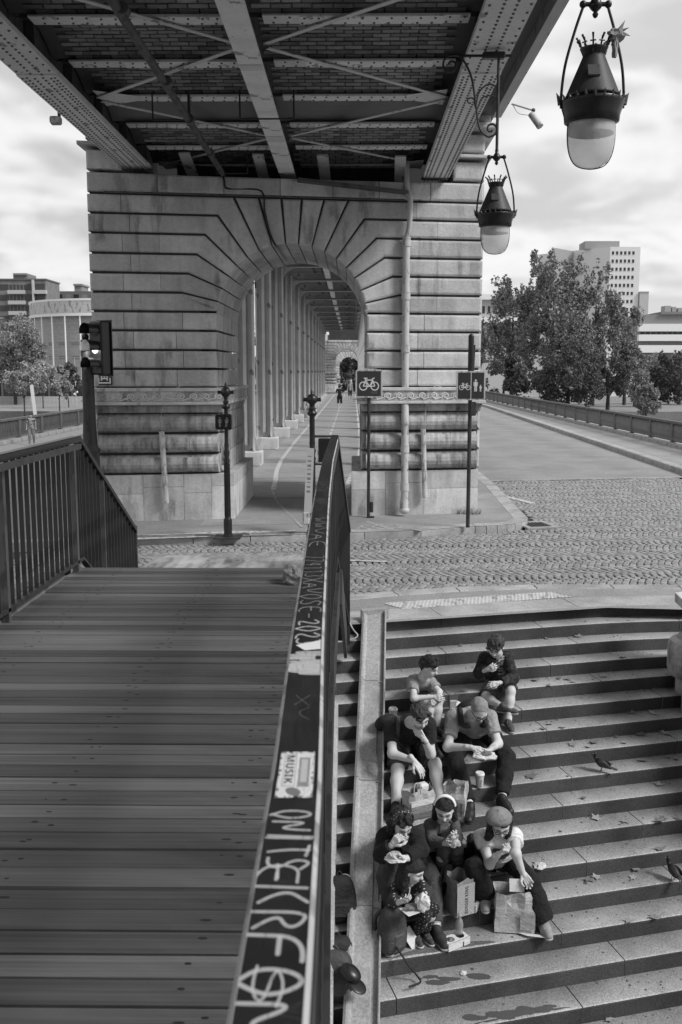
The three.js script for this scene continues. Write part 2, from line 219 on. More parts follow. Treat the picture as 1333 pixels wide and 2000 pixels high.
struct('lane_line', lines([[0.25, -17.8], [0.62, -17.0], [1.2, -16.75]], 0.08, 0.004), M.wornPaint);
{ const g = []; for (const z of [-20.9, -23.93, -24.97, -29.36, -33.97, -40.57, -47, -55, -64]) g.push(sheet([[-2.75, z], [0.54, z - 0.3], [0.54, z - 0.36], [-2.75, z - 0.06]], 0.0065)); struct('path_joint', g, mat(0.09, 1)); }
struct('warning_strip', sheet([[-4.2, -15.62], [-2.1, -16.12], [-1.0, -16.3], [-1.0, -16.75], [-2.1, -16.62], [-4.2, -16.05]], 0.004), M.paint);
struct('road_line', sheet([[3.5, -25.5], [9.05, -26.45], [9.05, -26.62], [3.5, -25.64]], ROAD + 0.006), M.wornPaint);
struct('road_arrow', [stripe([3.5, -22.4], [3.95, -21.1], 0.16, ROAD + 0.012), stripe([-0.1, -14.6], [0.55, -14.5], 0.1, ROAD + 0.014)], M.paint);
{ // worn painted cycle on the pavement, two wheels and a frame
  const g = []; for (const [x, z] of [[0.05, -16.85], [0.62, -17.15]]) { const r = new THREE.RingGeometry(0.17, 0.22, 24); r.rotateX(-Math.PI / 2); r.scale(1.3, 1, 1.2); r.translate(x, 0.0045, z); g.push(r); }
  g.push(stripe([0.05, -16.85], [0.2, -17.3], 0.06, 0.0045), stripe([0.2, -17.3], [0.62, -17.15], 0.06, 0.0045)); struct('cycle_marking', g, M.wornPaint);
}
// ------------------------------------------------------------------ setts laid in arcs across the plaza
{
  const road = struct('cobbled_road', sheet([[-12, -8.5], [-4, -10.1], [-1.2, -11.0], [0.58, -11.6], [2.36, -12.0], [4.2, -12.0], [6, -11.8], [9.5, -11.2], [14, -11], [14, -24.2], [8.86, -24.2], [9.1, -26.5], [3.4, -25.5], [3.4, -18.4], [2.9, -17.3], [1.2, -16.9], [-6.3, -15.35], [-12, -14]], ROAD - 0.035), M.bed);
  const zS = (x) => { for (let i = 0; i < southKerb.length - 1; i++) if (x <= southKerb[i + 1][0]) return lerp(southKerb[i][1], southKerb[i + 1][1], (x - southKerb[i][0]) / (southKerb[i + 1][0] - southKerb[i][0])); return -11.4; };
  const zN = (x) => (x < -3.62 ? lerp(-15.25, -15.9, (x + 6.25) / 2.63) : x < -0.78 ? lerp(-15.9, -16.35, (x + 3.62) / 2.84) : x < 1.2 ? lerp(-16.35, -16.8, (x + 0.78) / 1.98) : x < 2.2 ? -17.05 : x < 3.32 ? -17.2 - 0.9 * (1 - Math.sqrt(Math.max(0, 1 - ((x - 2.2) / 1.12) ** 2))) : x < 3.52 ? -18.3 : Math.max(-26.4, -25.5 - (x - 3.5) * 0.17));
  const ok = (x, z) => { if (x < -5.2 || x > 8.8 || z > zS(x) - 0.07) return false; if (x > 3.55) return z > zN(x) + 0.06; return z > zN(x) + 0.06; };
  const variants = [0, 1, 2].map((i) => { const r = rng(50 + i), g = chamfer(0.081, 0.09, 0.108, 0.008, 0, -0.045, 0), p = g.attributes.position; for (let k = 0; k < p.count; k++) { const x = p.getX(k), y = p.getY(k), z = p.getZ(k); const n = noise3(x * 30 + i * 9, y * 30, z * 30) - 0.5; p.setXYZ(k, x * (1 + n * 0.12), y, z * (1 - n * 0.1)); } g.computeVertexNormals(); return g; });
  const list = [], W = 1.28;
  for (let j = 0; j < 14; j++) for (let i = -70; i < 110; i++) for (let m = -6; m <= 5; m++) {
    const t = (m + 0.5) / 6, zc = -10.6 - j * W, xx = i * 0.108 + (j % 2) * 0.05 - 0.46 * Math.cos(t * 1.25) + 0.012 * (noise3(i * 0.3, m * 0.5, j) - 0.5), zz = zc + t * W / 2 - xx * 0.1;
    if (!ok(xx, zz)) continue;
    const a = -Math.atan2(0.46 * 1.25 * Math.sin(t * 1.25), W / 2) + 0.1 + (R0() - 0.5) * 0.04;
    list.push({ x: xx + (R0() - 0.5) * 0.004, z: zz + (R0() - 0.5) * 0.003, y: ROAD + 0.006 + (R0() - 0.5) * 0.01 + 0.012 * (noise3(xx * 1.3, 0, zz * 1.3) - 0.5), a, s: 0.96 + 0.06 * R0(), k: (R0() * 3) | 0, v: (R0() * 3) | 0, tx: (R0() - 0.5) * 0.05, tz: (R0() - 0.5) * 0.05, d: xx < -0.3 ? 99 : Math.abs(xx - 2.2) * 0.2 + -zz });
  }
  list.sort((a, b) => a.d - b.d);
  list.slice(0, 300).forEach((s) => { const o = new THREE.Mesh(variants[s.k], M.setts[s.v]); o.name = 'cobble'; o.position.set(s.x, s.y, s.z); o.rotation.set(s.tx, s.a, s.tz); o.scale.setScalar(s.s); road.add(o); });
  const q = new THREE.Object3D();
  for (let k = 0; k < 3; k++) { const L = list.slice(300).filter((s) => s.v === k), im = new THREE.InstancedMesh(variants[k], M.setts[k], L.length); im.name = 'cobbles'; L.forEach((s, i) => { q.position.set(s.x, s.y, s.z); q.rotation.set(s.tx, s.a, s.tz); q.scale.setScalar(s.s); q.updateMatrix(); im.setMatrixAt(i, q.matrix); }); stuff(im); road.add(im); }
}
{ const t = thing('storm_drain', 'iron kerb drain grate in a pale concrete frame at the corner of the pavement', 'drain', null, [3.42, ROAD + 0.02, -17.95], 0.2);
  part('frame', [box(0.62, 0.03, 0.1, 0, 0.01, 0.32), box(0.62, 0.03, 0.1, 0, 0.01, -0.32), box(0.1, 0.03, 0.54, 0.26, 0.01, 0), box(0.1, 0.03, 0.54, -0.26, 0.01, 0)], M.slab, t);
  part('sump', box(0.42, 0.01, 0.54, 0, -0.01, 0), M.black, t); for (let i = 0; i < 6; i++) part('grate_bar', box(0.035, 0.025, 0.54, -0.17 + i * 0.068, 0.008, 0), M.iron, t); }

// ------------------------------------------------------------------ stone stairs down to the island, built stone by stone
const RISE = 0.135, TREAD = 0.279;
const fX = (k, x) => { const x0 = 2.35 + 0.17 * Math.min(k, 8), w = 1.7; if (x <= x0) return x; const u = Math.min(x - x0, w); return x0 + u - u * u / (2 * w) ; };
const nose = (k, x) => -(10.49 - TREAD * k) - 0.272 * fX(k, x);      // z of the front edge of step k at x
const treadY = (k) => -RISE * k;
{
  const st = new THREE.Group(); st.name = 'stone_staircase'; scene.add(st); tag(st, 'wide granite stairs curving gently, going down beside the wooden footbridge', 'stairs');
  const r = rng(77), mats = [M.step, M.stepB, M.step, M.stepC];
  for (let k = 0; k <= 19; k++) {
    let x = -0.17, first = true;
    while (x < 4.75) {
      let L = first ? 0.35 + r() * 0.2 : 1.5 + r() * 0.35; if (first && false) L = 1; let x1 = Math.min(4.75, x + (x < 0.3 && !first ? 0.75 + (k % 2) * 0.75 : L)); if (4.75 - x1 < 0.4) x1 = 4.75;
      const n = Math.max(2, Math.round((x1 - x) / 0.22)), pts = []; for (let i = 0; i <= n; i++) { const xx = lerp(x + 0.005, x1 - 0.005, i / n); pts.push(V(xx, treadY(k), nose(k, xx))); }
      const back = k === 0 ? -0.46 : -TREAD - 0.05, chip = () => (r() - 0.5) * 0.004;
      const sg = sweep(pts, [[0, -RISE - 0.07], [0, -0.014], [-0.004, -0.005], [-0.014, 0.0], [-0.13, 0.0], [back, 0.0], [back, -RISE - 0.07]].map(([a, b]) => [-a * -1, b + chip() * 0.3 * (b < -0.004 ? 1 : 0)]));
      { const p = sg.attributes.position, nn = sg.attributes.normal, col = new Float32Array(p.count * 3); for (let i = 0; i < p.count; i++) { const shadeDirt = 0.8 + 0.4 * fbm3(p.getX(i) * 3, p.getY(i) * 3 + k, 2, 2), top = p.getY(i) > treadY(k) - 0.002, back2 = nose(k, p.getX(i)) - p.getZ(i), c = Math.abs(nn.getZ(i)) > 0.6 && Math.abs(nn.getY(i)) < 0.5 ? 0.16 * (0.45 + 1.1 * fbm3(p.getX(i) * 5 + k * 7, k, 4, 3)) : Math.abs(nn.getY(i)) > 0.3 && Math.abs(nn.getY(i)) < 0.97 ? 1.25 : back2 > 0.2 && k > 0 ? 0.5 * shadeDirt : back2 > 0.1 && k > 0 ? 0.88 * shadeDirt : 1.12; col[i * 3] = col[i * 3 + 1] = col[i * 3 + 2] = c; } sg.setAttribute('color', new THREE.BufferAttribute(col, 3)); }  // riser and tread-back shade painted into vertex colour along with grime; noses paler
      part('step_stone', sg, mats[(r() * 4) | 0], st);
      x = x1; first = false;
    }
  }
  // wet patches and spilt drink on the lower steps
  const wet = new THREE.MeshStandardMaterial({ color: grey(0.1), roughness: 0.07, bumpMap: again(T.speck, 0.8), bumpScale: 0.002 });
  const blobs = (list, seed) => { const q = rng(seed), g = []; for (const [k, x, o, s] of list) for (let n = 0; n < 5; n++) { const c = new THREE.CircleGeometry(s * (0.4 + 0.6 * q()), 14), p = c.attributes.position; for (let i = 1; i < p.count; i++) { const e = 0.6 + 0.7 * noise3(p.getX(i) * 40 + seed, p.getY(i) * 40, n); p.setX(i, p.getX(i) * e * 1.8); p.setY(i, p.getY(i) * e * 0.6); } c.rotateX(-Math.PI / 2); const xx = x + (q() - 0.5) * s * 4; c.translate(xx, treadY(k) + 0.0025 + g.length * 0.00012, nose(k, xx) - o - (q() - 0.5) * s * 0.8); g.push(c); } return g; };
  const spill = (k, x0, x1, o, w, seed) => { const q = rng(seed), top = [], bot = []; for (let i = 0; i <= 22; i++) { const xx = lerp(x0, x1, i / 22), e = Math.sin(i / 22 * Math.PI) ** 0.6, z = nose(k, xx); top.push([xx, z - o - w * e * (0.6 + 0.8 * noise3(xx * 7, seed, 1))]); bot.unshift([xx, z - o + 0.02 * q() - 0.01]); } return sheet([...top, ...bot], treadY(k) + 0.003); };
  single('puddle', blobs([[14, 0.75, 0.12, 0.06], [14, 1.0, 0.1, 0.05], [14, 0.6, 0.19, 0.035]], 3), wet, 'dark wet spill on the step below the paper bags', 'puddle');
  single('puddle', [...blobs([[15, 0.85, 0.1, 0.06], [15, 1.2, 0.08, 0.07], [15, 1.5, 0.06, 0.05]], 9), spill(15, 0.9, 1.65, 0.03, 0.03, 9)], wet, 'long wet puddle along the edge of the lowest visible step', 'puddle');
  { const q = rng(15), g = []; for (let i = 0; i < 260; i++) { const k = 1 + (q() * 16 | 0), x = 0.45 + q() * 3.4, c = new THREE.CircleGeometry(0.006 + 0.014 * q() * q(), 8); c.rotateX(-Math.PI / 2); c.translate(x, treadY(k) + 0.002, nose(k, x) - 0.03 - q() * 0.2); g.push(c); } stuff(part('gum_spots', g, mat(0.08, 0.9), st)); const cr = []; for (let i = 0; i < 420; i++) { const k = 1 + (q() * 16 | 0), x = 0.45 + (q() < 0.5 ? 1.6 + q() * 2.1 : q() * 3.4), c = new THREE.TetrahedronGeometry(0.004 + 0.008 * q()); c.translate(x, treadY(k) + 0.005, nose(k, x) - 0.27 + q() * q() * 0.2); cr.push(c); } stuff(part('grit', cr, M.leafDry[0], st)); }
  single('puddle', spill(13, 0.3, 1.15, 0.02, 0.07, 13), tint(M.step, 0.35), 'damp sandy stain between the cup tray and the crumpled paper bag', 'stain');
}
// sloping stone gutter that divides the stairs
{
  const t = thing('stone_ramp', 'sloping stone ramp with raised edges running down the stairs', 'ramp');
  const p0 = V(0.245, 0.02, -10.6), p1 = V(0.045, -2.2, -5.85), top = V(0.247, 0.02, -10.95), w = 0.133;
  const P = (u) => p0.clone().lerp(p1, u);
  [0, 0.21, 0.46, 0.705, 1].slice(0, 4).forEach((u, i, a) => { const e = [0.21, 0.46, 0.705, 1][i]; const A = P(u + 0.0012), B = P(e - 0.0012);
    part('ramp_stone', sweep([A, B], [[-w, -0.35], [-w, 0.085], [-w + 0.02, 0.1], [-w + 0.035, 0.1], [-w + 0.045, 0.075], [-w + 0.06, 0.066], [w - 0.075, 0.066], [w - 0.068, 0.045], [w - 0.02, 0.045], [w - 0.014, 0.098], [w - 0.006, 0.1], [w, 0.09], [w, -0.35]].map(([a, b]) => [-a, b]).reverse()), tint(M.slab, [1.12, 1.02, 1.08, 0.98][i]), t); });
  part('head_stone', box(0.3, 0.32, 0.1, 0.247, -0.045, -10.62, 0, 0.27, 0), M.slab, t);
}
{ const t = thing('newel_post', 'round stone newel post with a wide collar at the right end of the stairs', 'post', null, [3.78, 0, -10.15]);
  part('shaft', lathe([[0.29, -1.2], [0.29, -0.3], [0.24, -0.02], [0.245, 0.3], [0.26, 0.36], [0.25, 0.4], [0.2, 0.44], [0.24, 0.52], [0.2, 0.6], [0.08, 0.66], [0, 0.67]], 28), M.grimeB, t);
  part('collar', lathe([[0.28, -0.5], [0.36, -0.48], [0.385, -0.4], [0.385, -0.16], [0.36, -0.11], [0.3, -0.08], [0.25, -0.02]], 28), M.grime, t);
  const wall = thing('retaining_wall', 'dark stone parapet wall flanking the right side of the stairs', 'wall'); part('wall_body', sweep([V(4.0, 0, -10.1), V(4.5, -0.5, -9.0), V(4.75, -1.5, -7), V(4.75, -2.2, -5)], [[0, -2], [0, 0.4], [0.6, 0.4], [0.6, -2]]), M.grimeB, wall); part('coping', sweep([V(3.95, 0, -10.1), V(4.45, -0.5, -9.0), V(4.7, -1.5, -7), V(4.7, -2.2, -5)], [[0, 0.405], [0, 0.5], [0.7, 0.5], [0.7, 0.405]]), M.grime, wall);
}
// ------------------------------------------------------------------ the stone pier with its arch, laid block by block
function makePier() {
  const SK = 0.17, t = thing('stone_pier', 'large rusticated stone pier with a round arch carrying the near end of the viaduct', 'pier');
  const C = -1.12, HW = 3.58, R = 1.375, SP = 3.69, Z0 = -18.51, DEPTH = 3.4, r = rng(5);
  const mats = [M.stone, M.stoneB, M.stone, M.stoneC];
  const add = (name, g, m, dz = 0, parent = t) => { g.translate(C, 0, dz); shear(g, SK); g.translate(0, 0, Z0); return part(name, g, m, parent); };
  const pick = () => mats[(r() * 4) | 0];
  const J = 0.019, B = 0.04;                     // joint half-width and the rounding of the stones
  const arc = (a0, a1, rad, n = 4) => Array.from({ length: n + 1 }, (_, i) => { const a = THREE.MathUtils.degToRad(lerp(a0, a1, i / n)); return [rad * Math.cos(a), SP + rad * Math.sin(a)]; });
  const stone = (pts, depth = 0.8, dz = 0, b = B, m, flat = []) => { const g = extrude(pts, depth, b), p = g.attributes.position; for (const x0 of flat) for (let i = 0; i < p.count; i++) if (Math.abs(p.getX(i) - x0) < b + 0.004) p.setX(i, x0 + (p.getX(i) > x0 ? 0 : 0)); g.computeVertexNormals(); return add('stone_block', g, m ?? pick(), dz); };
  const levels = [2.45, 2.79, 3.13, 3.48, 3.82, 4.16, 4.5, 4.84, 5.19, 5.53, 5.87, 6.25];
  const rect = (x0, x1, y0, y1, depth = 0.8, dz = 0, b = B, m, flat) => stone([[x0 + J * 0.3, y0 + J], [x1 - J * 0.3, y0 + J], [x1 - J * 0.3, y1 - J], [x0 + J * 0.3, y1 - J]], depth, dz, b, m, flat);
  const angles = [94.9, 105.2, 115.5, 125.8, 136, 146, 156.5, 166.7, 176.6];
  const atY = (a, y) => { const q = THREE.MathUtils.degToRad(a); return [(y - SP) / Math.tan(q), y]; };
  for (const s of [1, -1]) {                       // left (s = 1, x < 0) and mirrored right
    const flip = (pts) => (s === 1 ? pts : pts.map(([x, y]) => [-x, y]).reverse());
    for (let i = 0; i < 8; i++) {
      const a0 = angles[i], a1 = angles[i + 1], y0 = 5.87 - 0.002;
      let yT, yB; const lv = [null, null, null, 5.53, 5.19, 4.84, 4.5, 4.16, 3.82];
      const g0 = a0 + 0.45, g1 = a1 - 0.45; let pts;
      if (i < 2) pts = [...arc(g1, g0, R), atY(g0, y0 - J), atY(g1, y0 - J)];
      else if (i === 2) pts = [...arc(g1, g0, R), atY(g0, y0 - J), [-2.3, y0 - J], [-2.3, lv[3] + J], [atY(g1, lv[3] + J)[0], lv[3] + J]];
      else { const e = -2.35 - (i % 2) * 0.35; const lo = lv[i + 1]; const bend0 = atY(g0, lv[i] - J), bend1 = i === 7 ? [-2.06, lo + J] : atY(g1, lo + J); pts = [...arc(g1, g0, R), bend0, [e, lv[i] - J], [e, lo + J], bend1]; if (i === 7) pts = [[-R * 0.999, lo + J], ...arc(g1, g0, R), bend0, [e, lv[i] - J], [e, lo + J]]; }
      stone(flip(pts), 1.0, 0, B, undefined, i >= 2 ? [s * (i === 2 ? -2.3 : -2.35 - (i % 2) * 0.35)] : []);
      // stones further in along the reveal
      const ringPts = [...arc(g1, g0, R), ...arc(g0, g1, R + 0.4)]; stone(flip(ringPts), 1.15, -1.02, 0.02); stone(flip(ringPts), 1.2, -2.19, 0.02);
      // the course going out to the corner of the pier
      if (i >= 2) { const e = i === 2 ? -2.3 : -2.35 - (i % 2) * 0.35, yt = i === 2 ? 5.87 : lv[i], yb = lv[i + 1], c = s === 1 ? [[-HW, -3.0 + (i % 2) * 0.14], [-3.0 + (i % 2) * 0.14, e]] : [[-HW, e]]; for (const [x0, x1] of c) { const pr = [[x0 + (x0 === -HW ? 0 : J * 0.25), yb + J], [x1 - J * 0.25, yb + J], [x1 - J * 0.25, yt - J], [x0 + (x0 === -HW ? 0 : J * 0.25), yt - J]]; stone(flip(pr), x0 === -HW ? DEPTH : 1.0, 0, B, undefined, [x0, x1].filter((q) => q !== -HW).map((q) => s * (q === x1 ? x1 - J * 0.25 : x0 + J * 0.25))); } }
    }
    for (let k = 0; k < 4; k++) {                  // straight courses below the springing
      const a = levels[k], b = levels[k + 1], o = (k % 2) * 0.4; const cuts = s === 1 ? [-HW, -2.85 - o * 0.4, -2.1 + o * 0.3, -R] : [-HW, -2.35 - o * 0.3, -R];
      for (let i = 0; i < cuts.length - 1; i++) { const pr = [[cuts[i] + J * 0.25, a + J], [cuts[i + 1] - J * 0.25, a + J], [cuts[i + 1] - J * 0.25, b - J], [cuts[i] + J * 0.25, b - J]]; stone(flip(pr), i === 0 ? DEPTH : 1.0, 0, B, undefined, [cuts[i], cuts[i + 1]].filter((q) => q !== -HW && q !== -R).map((q) => s * (q === cuts[i] ? q + J * 0.25 : q - J * 0.25))); }
      for (const dz of [-1.02, -2.2]) stone(flip([[-R - 0.4, a + J], [-R, a + J], [-R, b - J], [-R - 0.4, b - J]]), 1.16, dz, 0.03);
    }
  }
  { const k = [...arc(94.4, 85.6, R, 3)], top = 5.868 - J; stone([...arc(94.4, 85.6, R, 3).reverse(), atY(94.4, top), atY(85.6, top)].map((p) => p), 1.0); const rp = [...arc(94.4, 85.6, R, 3), ...arc(85.6, 94.4, R + 0.4, 3)]; stone(rp, 1.15, -1.02, 0.02); stone(rp, 1.2, -2.19, 0.02); }
  // cap course, bearing stones and the pylon stones outside the girders
  { const cuts = [-HW, -2.35, -1.2, -0.2, 0.75, 1.6, 2.55, HW]; for (let i = 0; i < 7; i++) rect(cuts[i], cuts[i + 1], 5.87, 6.24 - (i > 0 && i < 6 ? 0.02 : 0), i === 0 || i === 6 ? DEPTH : 1, i > 0 && i < 6 ? 0.05 : 0, B, undefined, i > 0 && i < 6 ? [cuts[i] + J * 0.3, cuts[i + 1] - J * 0.3] : []); }
  for (const s of [-1, 1]) { const P = (x0, x1, y0, y1, dz, dp, b = B) => rect(Math.min(s * x0, s * x1), Math.max(s * x0, s * x1), y0, y1, dp, dz, b); P(2.98, HW, 6.25, 6.62, 0, DEPTH); P(2.98, HW + 0.12, 6.64, 6.74, 0.1, DEPTH + 0.2, 0.015); P(2.98, HW, 6.76, 7.12, 0, DEPTH); P(2.98, HW + 0.22, 7.14, 7.3, 0.2, DEPTH + 0.4, 0.03); P(3.05, HW + 0.1, 7.31, 8.2, 0.05, DEPTH); }
  // core behind the stones
  { const o = 0.045, hole = [...arc(0, 180, R + 0.35, 24), [-R - 0.35, 1], [R + 0.35, 1]]; const out = [[-HW + o, 2.3], [-R - 0.3, 2.3], ...arc(180, 0, R + 0.3, 24), [R + 0.3, 2.3], [HW - o, 2.3], [HW - o, 6.2], [-HW + o, 6.2]]; add('core', extrude(out, DEPTH - 0.1), M.joint, -o); add('core', extrude([[-2.2, 6.19], [2.2, 6.19], [2.2, 7.3], [-2.2, 7.3]], DEPTH - 1.2), M.joint, -1.1);
    for (const s of [-1, 1]) { const x0 = s < 0 ? -HW + o : R + 0.02, x1 = s < 0 ? -R - 0.02 : HW - o; add('core', extrude([[x0, 0], [x1, 0], [x1, 2.42], [x0, 2.42]], DEPTH - 0.1), M.joint, -o); } }
  // cornice with carved running scroll, round courses and plain base
  for (const s of [-1, 1]) {
    const a = s < 0 ? -HW - 0.06 : R - 0.15, b = s < 0 ? -R + 0.15 : HW + 0.06, D = DEPTH + 0.4, dz = 0.23;
    const cor = add('cornice', extrude([[a, 2.2], [b, 2.2], [b, 2.44], [a, 2.44]], D, 0.012), M.grime, dz);
    add('cornice_fillet', extrude([[a - 0.03, 2.385], [b + 0.03, 2.385], [b + 0.03, 2.447], [a - 0.03, 2.447]], D + 0.06, 0.01), M.stoneC, dz + 0.03, cor);
    add('cornice_fillet', extrude([[a - 0.015, 2.14], [b + 0.015, 2.14], [b + 0.015, 2.2], [a - 0.015, 2.2]], D + 0.03, 0.012), M.stoneC, dz + 0.015, cor);
    const sc = []; const n = Math.round((b - a) / 0.222); for (let i = 0; i < n; i++) { const cx = a + (i + 0.5) * (b - a) / n, cy = 2.288, pts = []; for (let k = 0; k <= 18; k++) { const q = k / 18 * Math.PI * 3 + 0.6, rr = 0.018 + 0.05 * k / 18; pts.push(V(cx + rr * Math.cos(q), cy + rr * Math.sin(q) * 0.9, 0)); } for (let k = 1; k <= 4; k++) pts.push(V(cx - 0.07 - 0.035 * k, cy - 0.02 - 0.045 * Math.sin(k / 4 * 1.6), 0)); sc.push(pipe(pts, 0.015, 5, 36)); sc.push(ball(0.016, cx, cy, 0, 1, 1, 0.8, 6)); }
    add('carved_scroll', join(sc), M.stoneC, dz + 0.002, cor);
    add('cove', extrude([[a + 0.06, 1.99], [b - 0.06, 1.99], [b - 0.02, 2.14], [a + 0.02, 2.14]], DEPTH + 0.12, 0.03), M.grimeB, 0.06);
    const ys = [0.86, 1.24, 1.615, 1.99]; for (let k = 0; k < 3; k++) { const x0 = s < 0 ? -HW - 0.03 : R - 0.1, x1 = s < 0 ? -R + 0.1 : HW + 0.03, cuts = [x0, lerp(x0, x1, 0.36 + 0.14 * (k % 2)), lerp(x0, x1, 0.74 + 0.1 * ((k + 1) % 2)), x1]; for (let i = 0; i < 3; i++) add('round_stone', extrude([[cuts[i], ys[k] + 0.006], [cuts[i + 1], ys[k] + 0.006], [cuts[i + 1], ys[k + 1] - 0.006], [cuts[i], ys[k + 1] - 0.006]].map(([x, y]) => [x + 0, y]), DEPTH + 0.1, i === 1 ? 0.001 : 0.15), r() < 0.5 ? M.grime : M.grimeB, i === 1 ? -0.4 : -0.1); 
      // the rounded face, as one long roll per course cut at the joints
      for (let i = 0; i < 3; i++) { const pts = []; for (let q = 0; q <= 8; q++) { const an = -Math.PI / 2 + q / 8 * Math.PI; pts.push([0.25 * Math.cos(an), (ys[k] + ys[k + 1]) / 2 + 0.176 * Math.sin(an)]); } const e0 = i === 0 ? cuts[0] + 0.1 : cuts[i] + 0.003, e1 = i === 2 ? cuts[3] - 0.1 : cuts[i + 1] - 0.003; const g = sweep([V(e0, 0, -0.1), V(e1, 0, -0.1)], [...pts.map(([aa, bb]) => [aa, bb]), [-0.2, ys[k + 1] - 0.01], [-0.2, ys[k] + 0.01]]); add('round_stone', g, r() < 0.5 ? M.grime : M.grimeB); } }
    const bx = s < 0 ? [-HW + 0.02, -2.75, -2.02, -1.52, -R + 0.28] : [R - 0.28, 1.75, 2.5, HW - 0.02]; for (let i = 0; i < bx.length - 1; i++) { const cut = 0.5 + 0.12 * (i % 2), ed = i === 0 || i === bx.length - 2; for (const [y0, y1] of [[-0.1, cut], [cut + 0.004, 0.855]]) add('base_stone', extrude([[bx[i] + 0.002, y0], [bx[i + 1] - 0.002, y0], [bx[i + 1] - 0.002, y1], [bx[i] + 0.002, y1]], ed ? DEPTH + 0.1 : 1, 0.006), [M.base, M.stoneB, M.stoneC][(r() * 3) | 0], 0.05); }
  }
  return t;
}
const pier = makePier();
copyOf(pier, 'distant stone pier with a round arch closing the far end of the colonnade', null, [0.35, 0.35, -104]);
copyOf(pier, 'second distant stone arch seen through the far pier', null, [0.6, -0.4, -118]);
